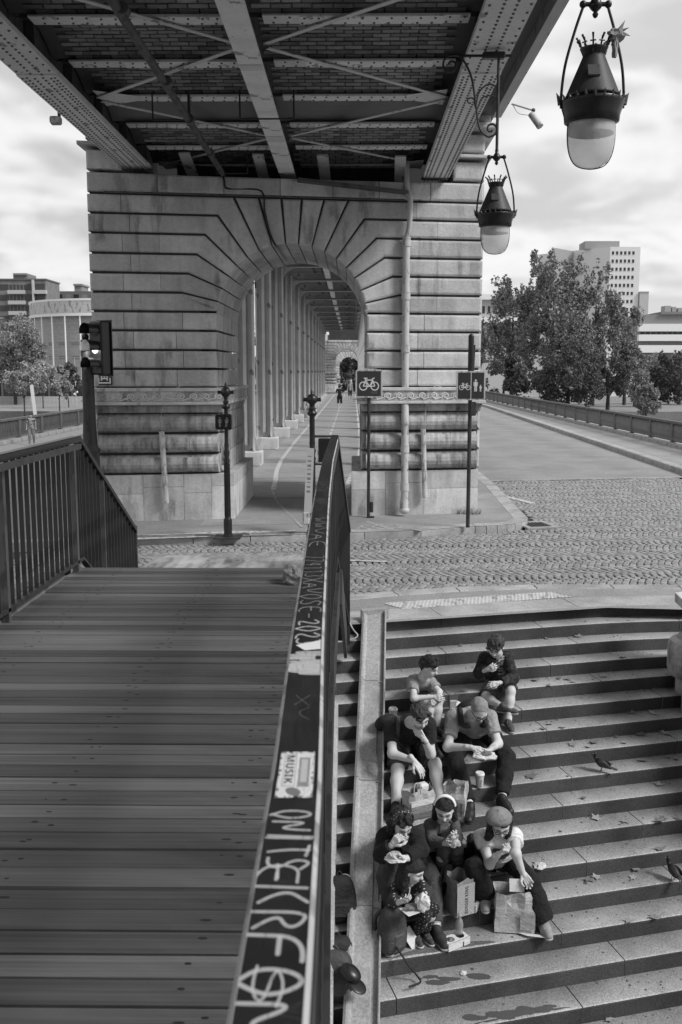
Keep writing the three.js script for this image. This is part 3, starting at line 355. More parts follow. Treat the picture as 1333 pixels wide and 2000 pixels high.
// ------------------------------------------------------------------ steel viaduct overhead
{
  const t = thing('viaduct_deck', 'riveted steel viaduct deck with brick vaults between its cross beams, overhead', 'viaduct');
  const r = rng(21), zN = 12, zF = -19.35, rv = [];
  const rivet = (x, y, z, s = 0.017) => { const g = new THREE.SphereGeometry(s, 6, 3, 0, Math.PI * 2, 0, Math.PI / 2); g.rotateX(Math.PI); g.translate(x, y, z); rv.push(g); };
  for (const [x0, x1, zf, dir] of [[-4.1, -3.59, -18.05, 1], [1.29, 1.79, -19.2, -1]]) {
    const g = new THREE.Group(); g.name = 'girder'; t.add(g); const xc = (x0 + x1) / 2;
    part('flange_plate', span(x0, x1, 6.335, 6.37, zf, zN), M.steel, g); part('flange_plate', span(x0 + 0.004, x1 - 0.004, 6.318, 6.3345, zf + 0.4, -9.6), M.steel, g); part('flange_plate', span(x0 + 0.008, x1 - 0.008, 6.3, 6.3175, -12.4, zf + 0.45), tint(M.steel, 1.05), g);
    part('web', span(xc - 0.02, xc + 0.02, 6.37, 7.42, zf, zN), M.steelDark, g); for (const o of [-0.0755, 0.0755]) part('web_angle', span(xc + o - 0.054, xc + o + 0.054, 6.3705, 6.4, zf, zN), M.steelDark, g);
    for (let i = 0; i < 7; i++) part('stiffener', span(xc - 0.14, xc + 0.14, 6.41, 7.41, -8.8 - i * 1.56, -8.83 - i * 1.56), M.steelDark, g);
    for (let z = -8.6; z > zf + 0.1; z -= 0.115) { const y = z < -12.4 ? 6.3 : z < -9.6 ? 6.318 : 6.335; const rows = z < -12.4 ? [0.05, 0.11, 0.2, 0.31, 0.4, 0.455] : [0.05, 0.19, 0.32, 0.455]; rows.forEach((o, i) => { if (i % (rows.length - 1) || (Math.round(z / 0.115) + i) % 1 === 0) if (!(i === 0 || i === rows.length - 1) || z < -12.4 || Math.round(z / 0.115) % 2) rivet(x0 + o, y, z + (i % 2) * 0.03, 0.0175); }); }
  }
  { const g = new THREE.Group(); g.name = 'longitudinal_beam'; t.add(g); part('flange_plate', span(-1.345, -1.06, 6.3, 6.33, -19.4, zN), tint(M.steel, 1.12), g); part('web', span(-1.23, -1.18, 6.331, 6.98, -19.4, zN), M.steelDark, g); for (const [a, b] of [[-15.5, -15.85], [-12.0, -12.2]]) part('splice_plate', span(-1.335, -1.07, 6.288, 6.2995, a, b), M.steelB, g); }
  const zb = []; for (let k = -5; k <= 5; k++) zb.push(-11.43 - 1.56 * k);
  zb.forEach((z, k) => {
    const g = new THREE.Group(); g.name = 'cross_beam'; t.add(g);
    for (const [a, b] of [[-3.58, -1.4], [-1.0, 1.28]]) part('flange_plate', span(a, b, 6.6, 6.62, z - 0.13, z + 0.13), k % 2 ? M.steel : M.steelB, g); part('web', span(-3.7, 1.4, 6.621, 7.02, z - 0.012, z + 0.012), M.steelDark, g);
    for (const [a, b] of [[-2.9, -1.45], [-0.6, 1.0]]) part('cover_plate', span(a, b, 6.59, 6.5995, z - 0.12, z + 0.12), tint(M.steel, 1.1), g);
    if (z < -9) for (let x = -3.45; x < 1.25; x += 0.16) if (x < -1.42 || x > -0.98) { rivet(x, (x > -2.9 && x < -1.45) || (x > -0.6 && x < 1) ? 6.59 : 6.6, z - 0.075, 0.016); rivet(x + 0.03, (x > -2.9 && x < -1.45) || (x > -0.6 && x < 1) ? 6.59 : 6.6, z + 0.075, 0.016); }
  });
  stuff(part('rivets', rv, M.rivet, t));  // rivets darker than the steel, with their shading put into the colour
  // brick vaults
  const bg = [0, 1].map((i) => box(0.212 - i * 0.012, 0.03, 0.056)); let count = 0; const rest = [[], [], [], []];
  zb.slice(0, -1).forEach((z0, k) => {
    const z1 = z0 - 1.56, vault = new THREE.Group(); vault.name = 'brick_vault'; t.add(vault); const A = (u) => ({ z: lerp(z0 - 0.05, z1 + 0.05, u), y: 6.66 + 0.2 * Math.sin(u * Math.PI), a: Math.atan2(0.2 * Math.PI * Math.cos(u * Math.PI), 1.46) });
    const pts = []; for (let i = 0; i <= 12; i++) { const q = A(i / 12); pts.push(V(0, q.y, q.z)); }
    const pos = []; for (let i = 0; i < 12; i++) { const a = pts[i], b = pts[i + 1]; pos.push(-3.8, a.y, a.z, -3.8, b.y, b.z, 1.5, b.y, b.z, -3.8, a.y, a.z, 1.5, b.y, b.z, 1.5, a.y, a.z); } const bgm = new THREE.BufferGeometry(); bgm.setAttribute('position', new THREE.Float32BufferAttribute(pos, 3)); bgm.computeVertexNormals();
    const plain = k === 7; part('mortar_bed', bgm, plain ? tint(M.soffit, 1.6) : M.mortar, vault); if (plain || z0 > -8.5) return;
    for (let j = 0; j < 20; j++) for (let i = 0; i < 21; i++) { const x = -3.5 + (i + (j % 2) * 0.5) * 0.226; if (x > 1.2 || Math.abs(x + 1.2) < 0.12) continue; const q = A((j + 0.5) / 20); const w = fbm3(x * 0.9, k * 5, q.z * 0.9, 3); const m = (r() < 0.5 ? 0 : r() < 0.5 ? 1 : 3); const mm = w > 0.56 && r() < 0.75 ? 2 : m; const y = q.y - 0.004 - 0.006 * r();
      if (count < 300 && z0 < -9) { count++; const o = new THREE.Mesh(bg[(i + j) % 2], M.bricks[mm]); o.name = 'brick'; o.position.set(x, y, q.z); o.rotation.x = q.a; vault.add(o); } else { const c = bg[(i + j) % 2].clone(); c.rotateX(q.a); c.translate(x, y, q.z); rest[mm].push(c); } }
  });
  rest.forEach((l, i) => l.length && stuff(part('brickwork', l, M.bricks[i], t)));
  // diagonal bracing with gusset plates
  for (const side of [0, 1]) for (const z of [-9.9, -14.47, -19.0]) {
    const xg = side ? 1.3 : -3.6, xc = side ? -1.03 : -1.38, s = side ? 1 : -1;
    for (const dz of [-2.2, 2.2]) if (z + dz > -19.3) part('brace', bar(V(xg, 6.565, z + dz * 0.04), V(xc, 6.565, z + dz), 0.075, 0.012), M.steelB, t);
    const tri = sheet([[xg, z - 0.4], [xg - s * 0.55, z - 0.12], [xg - s * 0.55, z + 0.12], [xg, z + 0.4]], 6.583), tri2 = tri.clone(); part('gusset_plate', tri, M.steel, t);
  }
  for (const [x, z] of [[-3.0, -18.3], [-1.7, -18.4], [-0.55, -18.5], [0.85, -18.6]]) part('bearing_strut', bar(V(x, 6.58, z + 0.35), V(x + 0.03, 6.3, z - 0.55), 0.2, 0.03), M.steel, t);
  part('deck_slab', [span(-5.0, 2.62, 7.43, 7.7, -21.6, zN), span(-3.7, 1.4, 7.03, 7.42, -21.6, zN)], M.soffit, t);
  part('fascia', span(2.48, 2.63, 7.22, 7.43, -18.2, zN), tint(M.steelB, 0.8), t); part('fascia', span(-5.0, -4.86, 7.22, 7.43, -17.4, zN), tint(M.steelB, 0.8), t);
  part('parapet', span(2.5, 2.6, 7.7, 8.6, -21.6, zN), M.steelDark, t); part('parapet', span(-4.95, -4.85, 7.7, 8.6, -21.6, zN), M.steelDark, t);
  // cable ladders slung under the beams
  for (const [x, z, w] of [[-2.55, -14.2, 0.5], [-1.2, -14.15, 0.75], [-2.15, -17.9, 0.55]]) part('cable_hanger', [rod(V(x - w / 2, 6.6, z), V(x - w / 2, 6.22, z), 0.012), rod(V(x + w / 2, 6.6, z), V(x + w / 2, 6.22, z), 0.012), rod(V(x - w / 2, 6.22, z), V(x + w / 2, 6.22, z), 0.012)], M.iron, t);
}
single('drain_pipe', [rod(V(-2.24, 6.24, 4), V(-2.33, 6.24, -18.1), 0.05, 0.05, 10), ...[-10, -12.4, -14.2, -16.3].map((z) => rod(V(-2.24 + (z + 9.7) * 0.0105, 6.24, z), V(-2.24 + (z + 9.7) * 0.0105, 6.24, z - 0.12), 0.064, 0.064, 10)), rod(V(-2.3, 6.24, -14.3), V(-2.3, 6.6, -14.3), 0.015)], M.steelDark, 'long dark pipe running beneath the viaduct towards the pier', 'pipe');
const pz = (x) => -18.32 - 0.17 * (x + 1.12);   // z of the pier's face at x
single('conduit', pipe([V(-2.33, 6.22, -18.05), V(-2.3, 6.1, pz(-2.3) + 0.12), V(-2.25, 5.99, pz(-2.2) + 0.05), V(-1.75, 5.99, pz(-1.75) + 0.04), V(-1.62, 5.9, pz(-1.62) + 0.04), V(-1.6, 5.6, pz(-1.6) + 0.03), V(-1.5, 5.2, pz(-1.5) + 0.03), V(-1.4, 5.0, pz(-1.4) - 0.05), V(-1.39, 5.02, pz(-1.4) - 2.5)], 0.02, 6, 70), M.ironBlack, 'thin dark conduit bending down over the voussoirs left of the keystone', 'conduit');
single('conduit', [rod(V(-4.4, 5.88, pz(-4.4) + 0.03), V(0.95, 5.88, pz(0.95) + 0.03), 0.018), bar(V(-1.0, 6.16, pz(-1.0) + 0.14), V(1.0, 6.0, pz(1.0) + 0.1), 0.16, 0.06)], M.steelDark, 'straight dark cable run along the joint above the arch', 'conduit');
{ const t = thing('downpipe', 'pale cast downpipe with socket joints, running down the right side of the pier', 'downpipe'); const X = 0.99, f = (y, o = 0.1) => V(X, y, pz(X) + o);
  part('upper_pipe', [pipe([V(X, 6.55, pz(X) + 0.05), V(X, 6.05, pz(X) + 0.1), V(X + 0.06, 5.9, pz(X) + 0.13), V(X + 0.05, 5.4, pz(X) + 0.12), V(X, 5.2, pz(X) + 0.1)], 0.05, 10, 24)], M.zinc, t);
  part('pipe_section', rod(f(5.2), f(2.45), 0.068, 0.068, 14), M.zinc, t); for (const y of [5.1, 4.13, 3.16, 0.55, 1.28]) part('pipe_collar', [rod(f(y - 0.06, y < 2.4 ? 0.22 : 0.1), f(y + 0.06, y < 2.4 ? 0.22 : 0.1), 0.084, 0.084, 14), rod(f(y + 0.07, y < 2.4 ? 0.22 : 0.1), f(y + 0.1, y < 2.4 ? 0.22 : 0.1), 0.078, 0.078, 14)], M.zinc, t);
  part('lower_pipe', [pipe([f(2.14, 0.16), f(1.95, 0.2), f(1.78, 0.235), f(1.6, 0.22), f(0.2, 0.22)], 0.07, 12, 40)], M.zinc, t); part('pipe_shoe', [rod(f(0.3, 0.22), f(0.12, 0.24), 0.085, 0.09, 14), ball(0.1, X, 0.12, pz(X) + 0.25, 1, 0.8, 0.9)], M.zinc, t); }
{ const t = thing('floodlight', 'small grey floodlight clipped under the outer edge of the left girder', 'floodlight', null, [-4.16, 6.3, -14.2]); part('housing', chamfer(0.15, 0.1, 0.12, 0.015, 0, -0.08, 0), M.zinc, t); part('bracket', [box(0.03, 0.1, 0.05, 0.05, 0, 0)], M.iron, t); part('lens', box(0.12, 0.006, 0.08, 0, -0.134, 0), M.glassGrey, t); }
{ const t = thing('security_camera', 'small security camera on a short arm outside the right girder', 'camera', null, [2.66, 7.2, -17.2]); part('arm', [rod(V(0, 0, 0), V(0.36, -0.12, 0.05), 0.018), pipe([V(0.02, -0.02, 0), V(0.12, -0.16, 0.02), V(0.3, -0.2, 0.05)], 0.007, 5)], M.steelB, t); part('housing', rod(V(0.33, -0.17, 0.02), V(0.47, -0.4, 0.12), 0.06, 0.06, 12), M.zinc, t); part('knuckle', ball(0.035, 0.36, -0.12, 0.05), M.steelDark, t); }

// ------------------------------------------------------------------ colonnade of steel portal frames behind the pier
{
  const mk = (half, cy, h, r = 0.7) => 0, prof = (s) => {            // outline of one leg with flared foot and curved head, in x,y (s = -1 left leg, +1 right leg)
    const xo = 1.98 * s, p = []; const F = (x, y) => p.push([xo + s * x, y]);
    F(0.42, 0.42); F(0.36, 0.52); F(0.29, 0.72); F(0.25, 1.0); F(0.24, 1.4); F(0.24, 7.3); F(-1.9, 7.3); F(-1.9, 6.98); F(-0.9, 6.94); for (let i = 1; i <= 6; i++) { const a = i / 6 * Math.PI / 2; F(-0.9 + 0.66 * Math.sin(a), 6.28 + 0.66 * Math.cos(a)); } F(-0.24, 1.4); F(-0.25, 1.0); F(-0.29, 0.72); F(-0.36, 0.52); F(-0.42, 0.42); return s > 0 ? p.reverse() : p;
  };
  const t = thing('portal_frame', 'grey riveted steel portal frame of the colonnade with flared feet on stone blocks', 'frame', 'steel portal frames lining the colonnade', [-1.16, 0, -28.6]);
  for (const s of [-1, 1]) {
    part('column', extrude(prof(s), 0.06, 0.004), M.column, t);
    for (const [w, h, d, x, y] of [[0.05, 6.3, 0.34, s * 1.735, 4.2], [0.05, 6.3, 0.34, s * 2.225, 4.2], [0.1, 6.6, 0.2, s * 1.98, 3.9]]) part('column_flange', box(w, h, d, x, y, -0.03), tint(M.column, 1.35), t);
    const fl = extrude([[-0.17, 1.05], [-0.2, 0.8], [-0.26, 0.58], [-0.34, 0.42], [0.34, 0.42], [0.26, 0.58], [0.2, 0.8], [0.17, 1.05]], 0.05); fl.rotateY(Math.PI / 2); const f2 = fl.clone(); fl.translate(s * 1.98 + 0.27, 0, -0.03); f2.translate(s * 1.98 - 0.22, 0, -0.03); part('foot_flange', fl, tint(M.column, 1.2), t); part('foot_flange', f2, tint(M.column, 1.2), t);
    part('stone_block', chamfer(0.95, 0.44, 0.8, 0.03, s * 1.98, 0.21, -0.03), M.stoneC, t);
    const br = extrude([[0, 7.2], [0, 5.6], [0.12, 6.2], [0.4, 6.75], [1.0, 7.05], [1.0, 7.2]], 0.05); br.rotateY(Math.PI / 2); const b2 = br.clone(); b2.applyMatrix4(new THREE.Matrix4().makeScale(1, 1, -1)); const idx = clean(b2); br.translate(s * 2.2, 0, -0.2); idx.translate(s * 2.2, 0, 0.14); part('bracket', clean(br), M.column, t); part('bracket', idx, M.column, t);
  }
  part('rib', [box(2.2, 0.3, 0.06, 0, 7.14, -0.03), box(3.1, 0.04, 0.26, 0, 6.96, -0.03)], tint(M.column, 0.8), t);
  const ord = ['second', 'third', 'fourth', 'fifth', 'sixth', 'seventh', 'eighth', 'ninth', 'tenth', 'eleventh', 'twelfth', 'thirteenth', 'fourteenth'];
  t.userData.label = 'grey riveted steel portal frame of the colonnade, second from the near pier';
  for (let i = 1; i < 13; i++) copyOf(t, 'grey riveted steel portal frame of the colonnade, ' + ord[i] + ' from the near pier', null, [-1.16, 0, -28.6 - 6.08 * i]);
  copyOf(t, 'grey riveted steel portal frame of the colonnade, half hidden behind the near pier', null, [-1.16, 0, -22.9]);
  const roof = thing('viaduct_roof', 'dark ribbed underside of the viaduct over the cycle path beyond the pier', 'roof');
  part('deck_slab', span(-4.9, 2.6, 7.5, 7.8, -21.7, -121), M.soffit, roof); for (const x of [-3.5, 0.95]) part('edge_girder', span(x, x + 0.25, 7.2, 7.75, -21.7, -121), M.column, roof);
  part('longitudinal_beam', [span(-1.28, -1.04, 7.05, 7.3, -21.7, -105)], M.steelB, roof);
  for (let z = -22; z > -104; z -= 1.52) part('joist', span(-3.25, 0.95, 7.25, 7.5, z, z - 0.12), tint(M.column, 0.7), roof);
  part('service_pipe', rod(V(0.2, 6.95, -21.7), V(0.2, 6.95, -105), 0.07), M.steelDark, roof); for (let i = 0; i < 14; i++) part('lamp', chamfer(0.2, 0.1, 0.9, 0.02, 0.45, 6.9, -26 - i * 5), M.zinc, roof);
}
// ------------------------------------------------------------------ timber footbridge in the foreground
const DECK = 1.13, RAIL = 2.23;
const railR = [[-0.064, 0.4], [-0.066, -0.3], [-0.068, -0.715], [-0.073, -1.225], [-0.089, -1.845], [-0.122, -3.59], [-0.132, -4.25], [-0.147, -5.7], [-0.145, -7.95]].map(([x, z]) => V(x, RAIL, z));
const railRx = (z) => { for (let i = 0; i < railR.length - 1; i++) if (z >= railR[i + 1].z) return lerp(railR[i].x, railR[i + 1].x, (z - railR[i].z) / (railR[i + 1].z - railR[i].z)); return -0.145; };
{
  const t = thing('footbridge_deck', 'timber boarded deck of the footbridge in the foreground, dark and worn', 'deck'), r = rng(91);
  let z = 0.3, i = 0; while (z > -7.86) { const w = 0.108 + 0.022 * (noise3(i * 0.7, 2, 3)), zz = z - w; if (zz < -7.95) break; const near = z > -2.75, x1 = near ? -0.27 - 0.02 * (r() - 0.5) : railRx(zz) - 0.012;
    const g = chamfer(x1 + 2.29, 0.034, w - 0.013 - 0.006 * r() * r(), 0.004, (x1 - 2.29) / 2, 0, 0); const p = g.attributes.position, uv = g.attributes.uv, ou = r() * 9, ov = r() * 9; for (let k = 0; k < p.count; k++) { const e = (noise3(p.getX(k) * 2, i * 3, p.getZ(k) > 0 ? 1 : 5) - 0.5) * 0.004; p.setZ(k, p.getZ(k) + e); uv.setXY(k, uv.getX(k) + ou, uv.getY(k) + ov); }
    const o = part('deck_board', g, M.wood[(r() * 6) | 0], t, true); o.position.set(0, DECK - 0.017 + (r() - 0.5) * 0.006, z - w / 2); o.rotation.set((r() - 0.5) * 0.03, 0, 0); z = zz; i++; }
  const knots = []; for (const bx of [-1.95, -1.16, -0.45]) t.children.slice().forEach((b) => { if (b.name !== 'deck_board' && !b.name.startsWith('deck_board')) return; for (const dx of [0, 0.055]) if (r() < 0.8) { const g = new THREE.CylinderGeometry(0.004 + r() * 0.004, 0.005, 0.003, 7); g.scale(1.2 + r() * 1.6, 1, 0.8); g.translate(bx + dx + (r() - 0.5) * 0.05, b.position.y + 0.0165, b.position.z + (r() - 0.5) * 0.05); knots.push(g); } }); stuff(part('knots', knots, mat(0.02, 0.9), t));
  part('edge_beam', [sweep(railR.slice(0, 9).map((p) => V(p.x + 0.02, 0, p.z)), [[0.02, 0.78], [0.02, 1.09], [-0.05, 1.09], [-0.05, 0.78]].map(([a, b]) => [a, b])), span(-2.42, -2.34, 0.75, 1.12, 0.4, -7.9)], M.iron, t);
  for (const [a, b, y, e] of [[-0.27, -0.12, 0.9, -2.75], [-2.0, -1.9, 0.85, -7.85]]) part('joist', span(a, b, y, 1.08, 0.3, e), mat(0.05, 1, { map: again(T.grain, 0.4) }), t);
  part('grit_strip', span(-0.262, -0.1, 1.085, 1.116, 0.3, -2.72), mat(0.06, 1, { map: again(T.speck, 0.5), bumpMap: T.speck, bumpScale: 0.01 }), t);
  part('end_board', span(-2.29, -0.16, 0.98, DECK - 0.002, -7.87, -7.91), M.wood[0], t);
  for (let k = 0; k < 7; k++) { const y = DECK - 0.161 * (k + 1); if (y > 0.03) part('stair_tread', span(-2.22, -0.1, y - 0.045, y, -7.91 - 0.28 * k, -8.22 - 0.28 * k), M.wood[k % 4], t); }
  part('stringer', bar(V(-2.27, 0.98, -7.9), V(-2.27, -0.1, -9.95), 0.03, 0.3), M.iron, t); part('stringer', bar(V(-0.1, 0.98, -7.9), V(-0.07, -0.1, -9.95), 0.03, 0.3), M.iron, t);
  const w = thing('abutment_wall', 'rough concrete wall under the right edge of the footbridge beside the stairs', 'wall'); part('wall_body', [sweep([V(-0.2, 0, 0.5), V(-0.2, 0, -10.2)], [[0, -3.2], [0, 0.8], [-1.9, 0.8], [-1.9, -3.2]])], M.grimeB, w);
  part('wall_edge', sweep([V(-0.165, -2.35, -5.4), V(-0.165, -0.55, -9.0)], [[0.03, -0.4], [0.03, 0.12], [0.0, 0.16], [-0.06, 0.16], [-0.06, -0.4]]), M.kerb, w);
}
// handrail lettering, scratched and painted by hand: a small stroke alphabet
const GL = { O: [[[.5, 0], [.05, .3], [.1, .8], [.5, 1], [.9, .75], [.95, .3], [.5, 0]]], N: [[[0, 0], [.1, 1], [.8, 0], [.95, 1]]], I: [[[.3, 0], [.4, 1]], [[.6, 1], [.5, 0]]], T: [[[0, 1], [1, .95]], [[.5, 1], [.45, .45], [.6, 0]]], S: [[[.95, .85], [.4, 1], [.05, .72], [.9, .35], [.6, 0], [0, .1]]], K: [[[.1, 0], [.15, 1]], [[.9, 1], [.15, .5], [.95, 0]]], R: [[[.1, 0], [.12, 1], [.8, .95], [.85, .6], [.15, .5], [.95, 0]]], F: [[[.1, 0], [.15, 1], [1, .95]], [[.15, .55], [.8, .5]]], X: [[[0, 0], [1, 1]], [[0, 1], [1, 0]]], A: [[[0, 0], [.5, 1], [1, 0]], [[.2, .4], [.8, .35]]], V: [[[0, 1], [.5, 0], [1, 1]]], E: [[[.95, 1], [.1, .95], [.1, .05], [1, 0]], [[.1, .5], [.75, .5]]], '2': [[[.05, .8], [.5, 1], [.9, .7], [.05, 0], [1, .05]]], '0': [[[.5, 0], [.1, .3], [.1, .75], [.5, 1], [.9, .7], [.9, .3], [.5, 0]]], '3': [[[.05, .95], [.9, .95], [.4, .55], [.9, .3], [.5, 0], [0, .1]]], '4': [[[.7, 0], [.7, 1], [0, .35], [1, .35]]], '7': [[[0, 1], [1, 1], [.4, 0]]], '1': [[[.3, .8], [.6, 1], [.6, 0]]], W: [[[0, 1], [.25, 0], [.5, .8], [.75, 0], [1, 1]]], M: [[[0, 0], [.2, 1], [.5, .3], [.8, 1], [1, 0]]], D: [[[.1, 0], [.1, 1], [.7, .9], [.95, .5], [.6, .05], [.1, 0]]], '-': [[[.1, .5], [.8, .55]]], '.': [[[.3, 0], [.4, .1]]], ' ': [] };
function railCanvas(z0, z1, h, words, seed) {      // x runs from the far end z0 to the near end z1, up is the right-hand edge
  const W = 2048, c = document.createElement('canvas'); c.width = W; c.height = h; const g = c.getContext('2d'), r = rng(seed);
  g.fillStyle = '#242424'; g.fillRect(0, 0, W, h);
  for (let i = 0; i < 260; i++) { g.strokeStyle = `rgba(${r() < 0.6 ? '90,90,90' : '8,8,8'},${0.05 + r() * 0.14})`; g.lineWidth = 0.6 + r() * 2; const x = r() * W, y = r() * h; g.beginPath(); g.moveTo(x, y); g.lineTo(x + (r() - 0.3) * 160, y + (r() - 0.5) * 6); g.stroke(); }
  for (let i = 0; i < 26; i++) { g.fillStyle = `rgba(${r() < 0.5 ? '75,75,75' : '10,10,10'},0.14)`; g.beginPath(); g.ellipse(r() * W, r() * h, 20 + r() * 90, 6 + r() * h * 0.3, 0, 0, 7); g.fill(); }
  const X = (z) => (z - z0) / (z1 - z0) * W; g.lineCap = g.lineJoin = 'round';
  for (let i = 0; i < 16; i++) { g.strokeStyle = `rgba(150,150,150,${0.08 + 0.3 * r() * r()})`; g.lineWidth = h * (0.008 + 0.02 * r()); let x = r() * W, y = h * (0.15 + 0.7 * r()); g.beginPath(); g.moveTo(x, y); for (let k = 0; k < 4 + r() * 6; k++) { const nx = x + (r() - 0.35) * 60, ny = clamp(y + (r() - 0.5) * h * 0.8, 4, h - 4); g.quadraticCurveTo(x + (r() - 0.5) * 30, y + (r() - 0.5) * h * 0.4, nx, ny); x = nx; y = ny; } g.stroke(); }
  for (let i = 0; i < 500; i++) { g.fillStyle = `rgba(${r() < 0.5 ? '120,120,120' : '5,5,5'},${r() * 0.3})`; g.fillRect(r() * W, r() * h, 1 + r() * 5, 1 + r() * 2); }
  for (const [txt, za, zb, b0, b1, lw, col] of words) { const n = txt.length, w = (X(zb) - X(za)) / n; [...txt].forEach((ch, i) => { for (const st of GL[ch] ?? []) { g.strokeStyle = col; g.lineWidth = lw * h; g.beginPath(); const P = st.map(([a, b]) => [X(za) + w * (i + 0.08 + a * 0.8 + (r() - 0.5) * 0.1), h * (1 - lerp(b0, b1, b + (r() - 0.5) * 0.12))]); g.moveTo(...P[0]); for (let k = 1; k < P.length; k++) { const m = [(P[k - 1][0] + P[k][0]) / 2, (P[k - 1][1] + P[k][1]) / 2]; g.quadraticCurveTo(P[k - 1][0], P[k - 1][1], ...(k === P.length - 1 ? P[k] : m)); } g.stroke(); } }); }
  for (let i = 0; i < 420; i++) { g.strokeStyle = `rgba(30,30,30,${0.15 + r() * 0.45})`; g.lineWidth = 0.5 + r() * h * 0.014; const x = r() * W, y = r() * h; g.beginPath(); g.moveTo(x, y); g.lineTo(x + (r() - 0.5) * 90, y + (r() - 0.5) * 5); g.stroke(); }
  const t = new THREE.CanvasTexture(c); t.colorSpace = THREE.SRGBColorSpace; t.magFilter = THREE.LinearFilter; return t;
}
function stickerCanvas() { const c = document.createElement('canvas'); c.width = 512; c.height = 320; const g = c.getContext('2d'); g.fillStyle = '#d8d8d8'; g.fillRect(0, 0, 512, 320); const r = rng(8); for (let i = 0; i < 60; i++) { g.fillStyle = `rgba(${r() < 0.5 ? '255,255,255' : '150,150,150'},0.35)`; g.fillRect(r() * 512, r() * 320, 20 + r() * 70, 3 + r() * 12); } g.fillStyle = '#8a8a8a'; g.fillRect(70, 40, 330, 100); g.fillStyle = '#bdbdbd'; g.fillRect(90, 60, 260, 60); g.fillStyle = '#1c1c1c'; g.font = 'bold 104px sans-serif'; g.fillText('MUSIK', 36, 262); g.fillStyle = '#777'; g.beginPath(); g.ellipse(450, 170, 40, 70, 0.3, 0, 7); g.fill(); g.strokeStyle = '#333'; g.lineWidth = 3; g.strokeRect(30, 170, 360, 108); for (let i = 0; i < 70; i++) { g.fillStyle = `rgba(30,30,30,${0.3 + 0.6 * r()})`; const e = r() < 0.5, x = e ? r() * 512 : (r() < 0.5 ? 0 : 500) + r() * 12, y = e ? (r() < 0.5 ? r() * 14 : 320 - r() * 14) : r() * 320; g.beginPath(); g.ellipse(x, y, 3 + r() * 16, 2 + r() * 9, r() * 3, 0, 7); g.fill(); } for (let i = 0; i < 40; i++) { g.strokeStyle = `rgba(${r() < 0.5 ? '255,255,255' : '110,110,110'},.5)`; g.lineWidth = 1 + r() * 2; const x = r() * 512, y = r() * 320; g.beginPath(); g.moveTo(x, y); g.lineTo(x + (r() - 0.5) * 120, y + (r() - 0.5) * 50); g.stroke(); } const t = new THREE.CanvasTexture(c); t.colorSpace = THREE.SRGBColorSpace; return t; }
function strip(pts, w, y, u0z, u1z) {              // flat strip along points, u from u0z to u1z, v across (right edge = 1)
  const pos = [], uv = []; const E = pts.map((p, i) => { const d = pts[Math.min(i + 1, pts.length - 1)].clone().sub(pts[Math.max(i - 1, 0)]); d.y = 0; d.normalize(); const rgt = V(-d.z, 0, d.x); return [p.clone().addScaledVector(rgt, -w / 2).setY(p.y + y), p.clone().addScaledVector(rgt, w / 2).setY(p.y + y), (p.z - u0z) / (u1z - u0z)]; });
  for (let i = 0; i < pts.length - 1; i++) { const [a, b, u] = E[i], [c, d, v] = E[i + 1]; pos.push(...a, ...b, ...d, ...a, ...d, ...c); uv.push(u, 0, u, 1, v, 1, u, 0, v, 1, v, 0); }
  const g = new THREE.BufferGeometry(); g.setAttribute('position', new THREE.Float32BufferAttribute(pos, 3)); g.setAttribute('uv', new THREE.Float32BufferAttribute(uv, 2)); g.computeVertexNormals(); return g;
}
const cutPath = (a, b, n) => Array.from({ length: n + 1 }, (_, i) => { const z = lerp(a, b, i / n); return V(railRx(z), RAIL, z); });
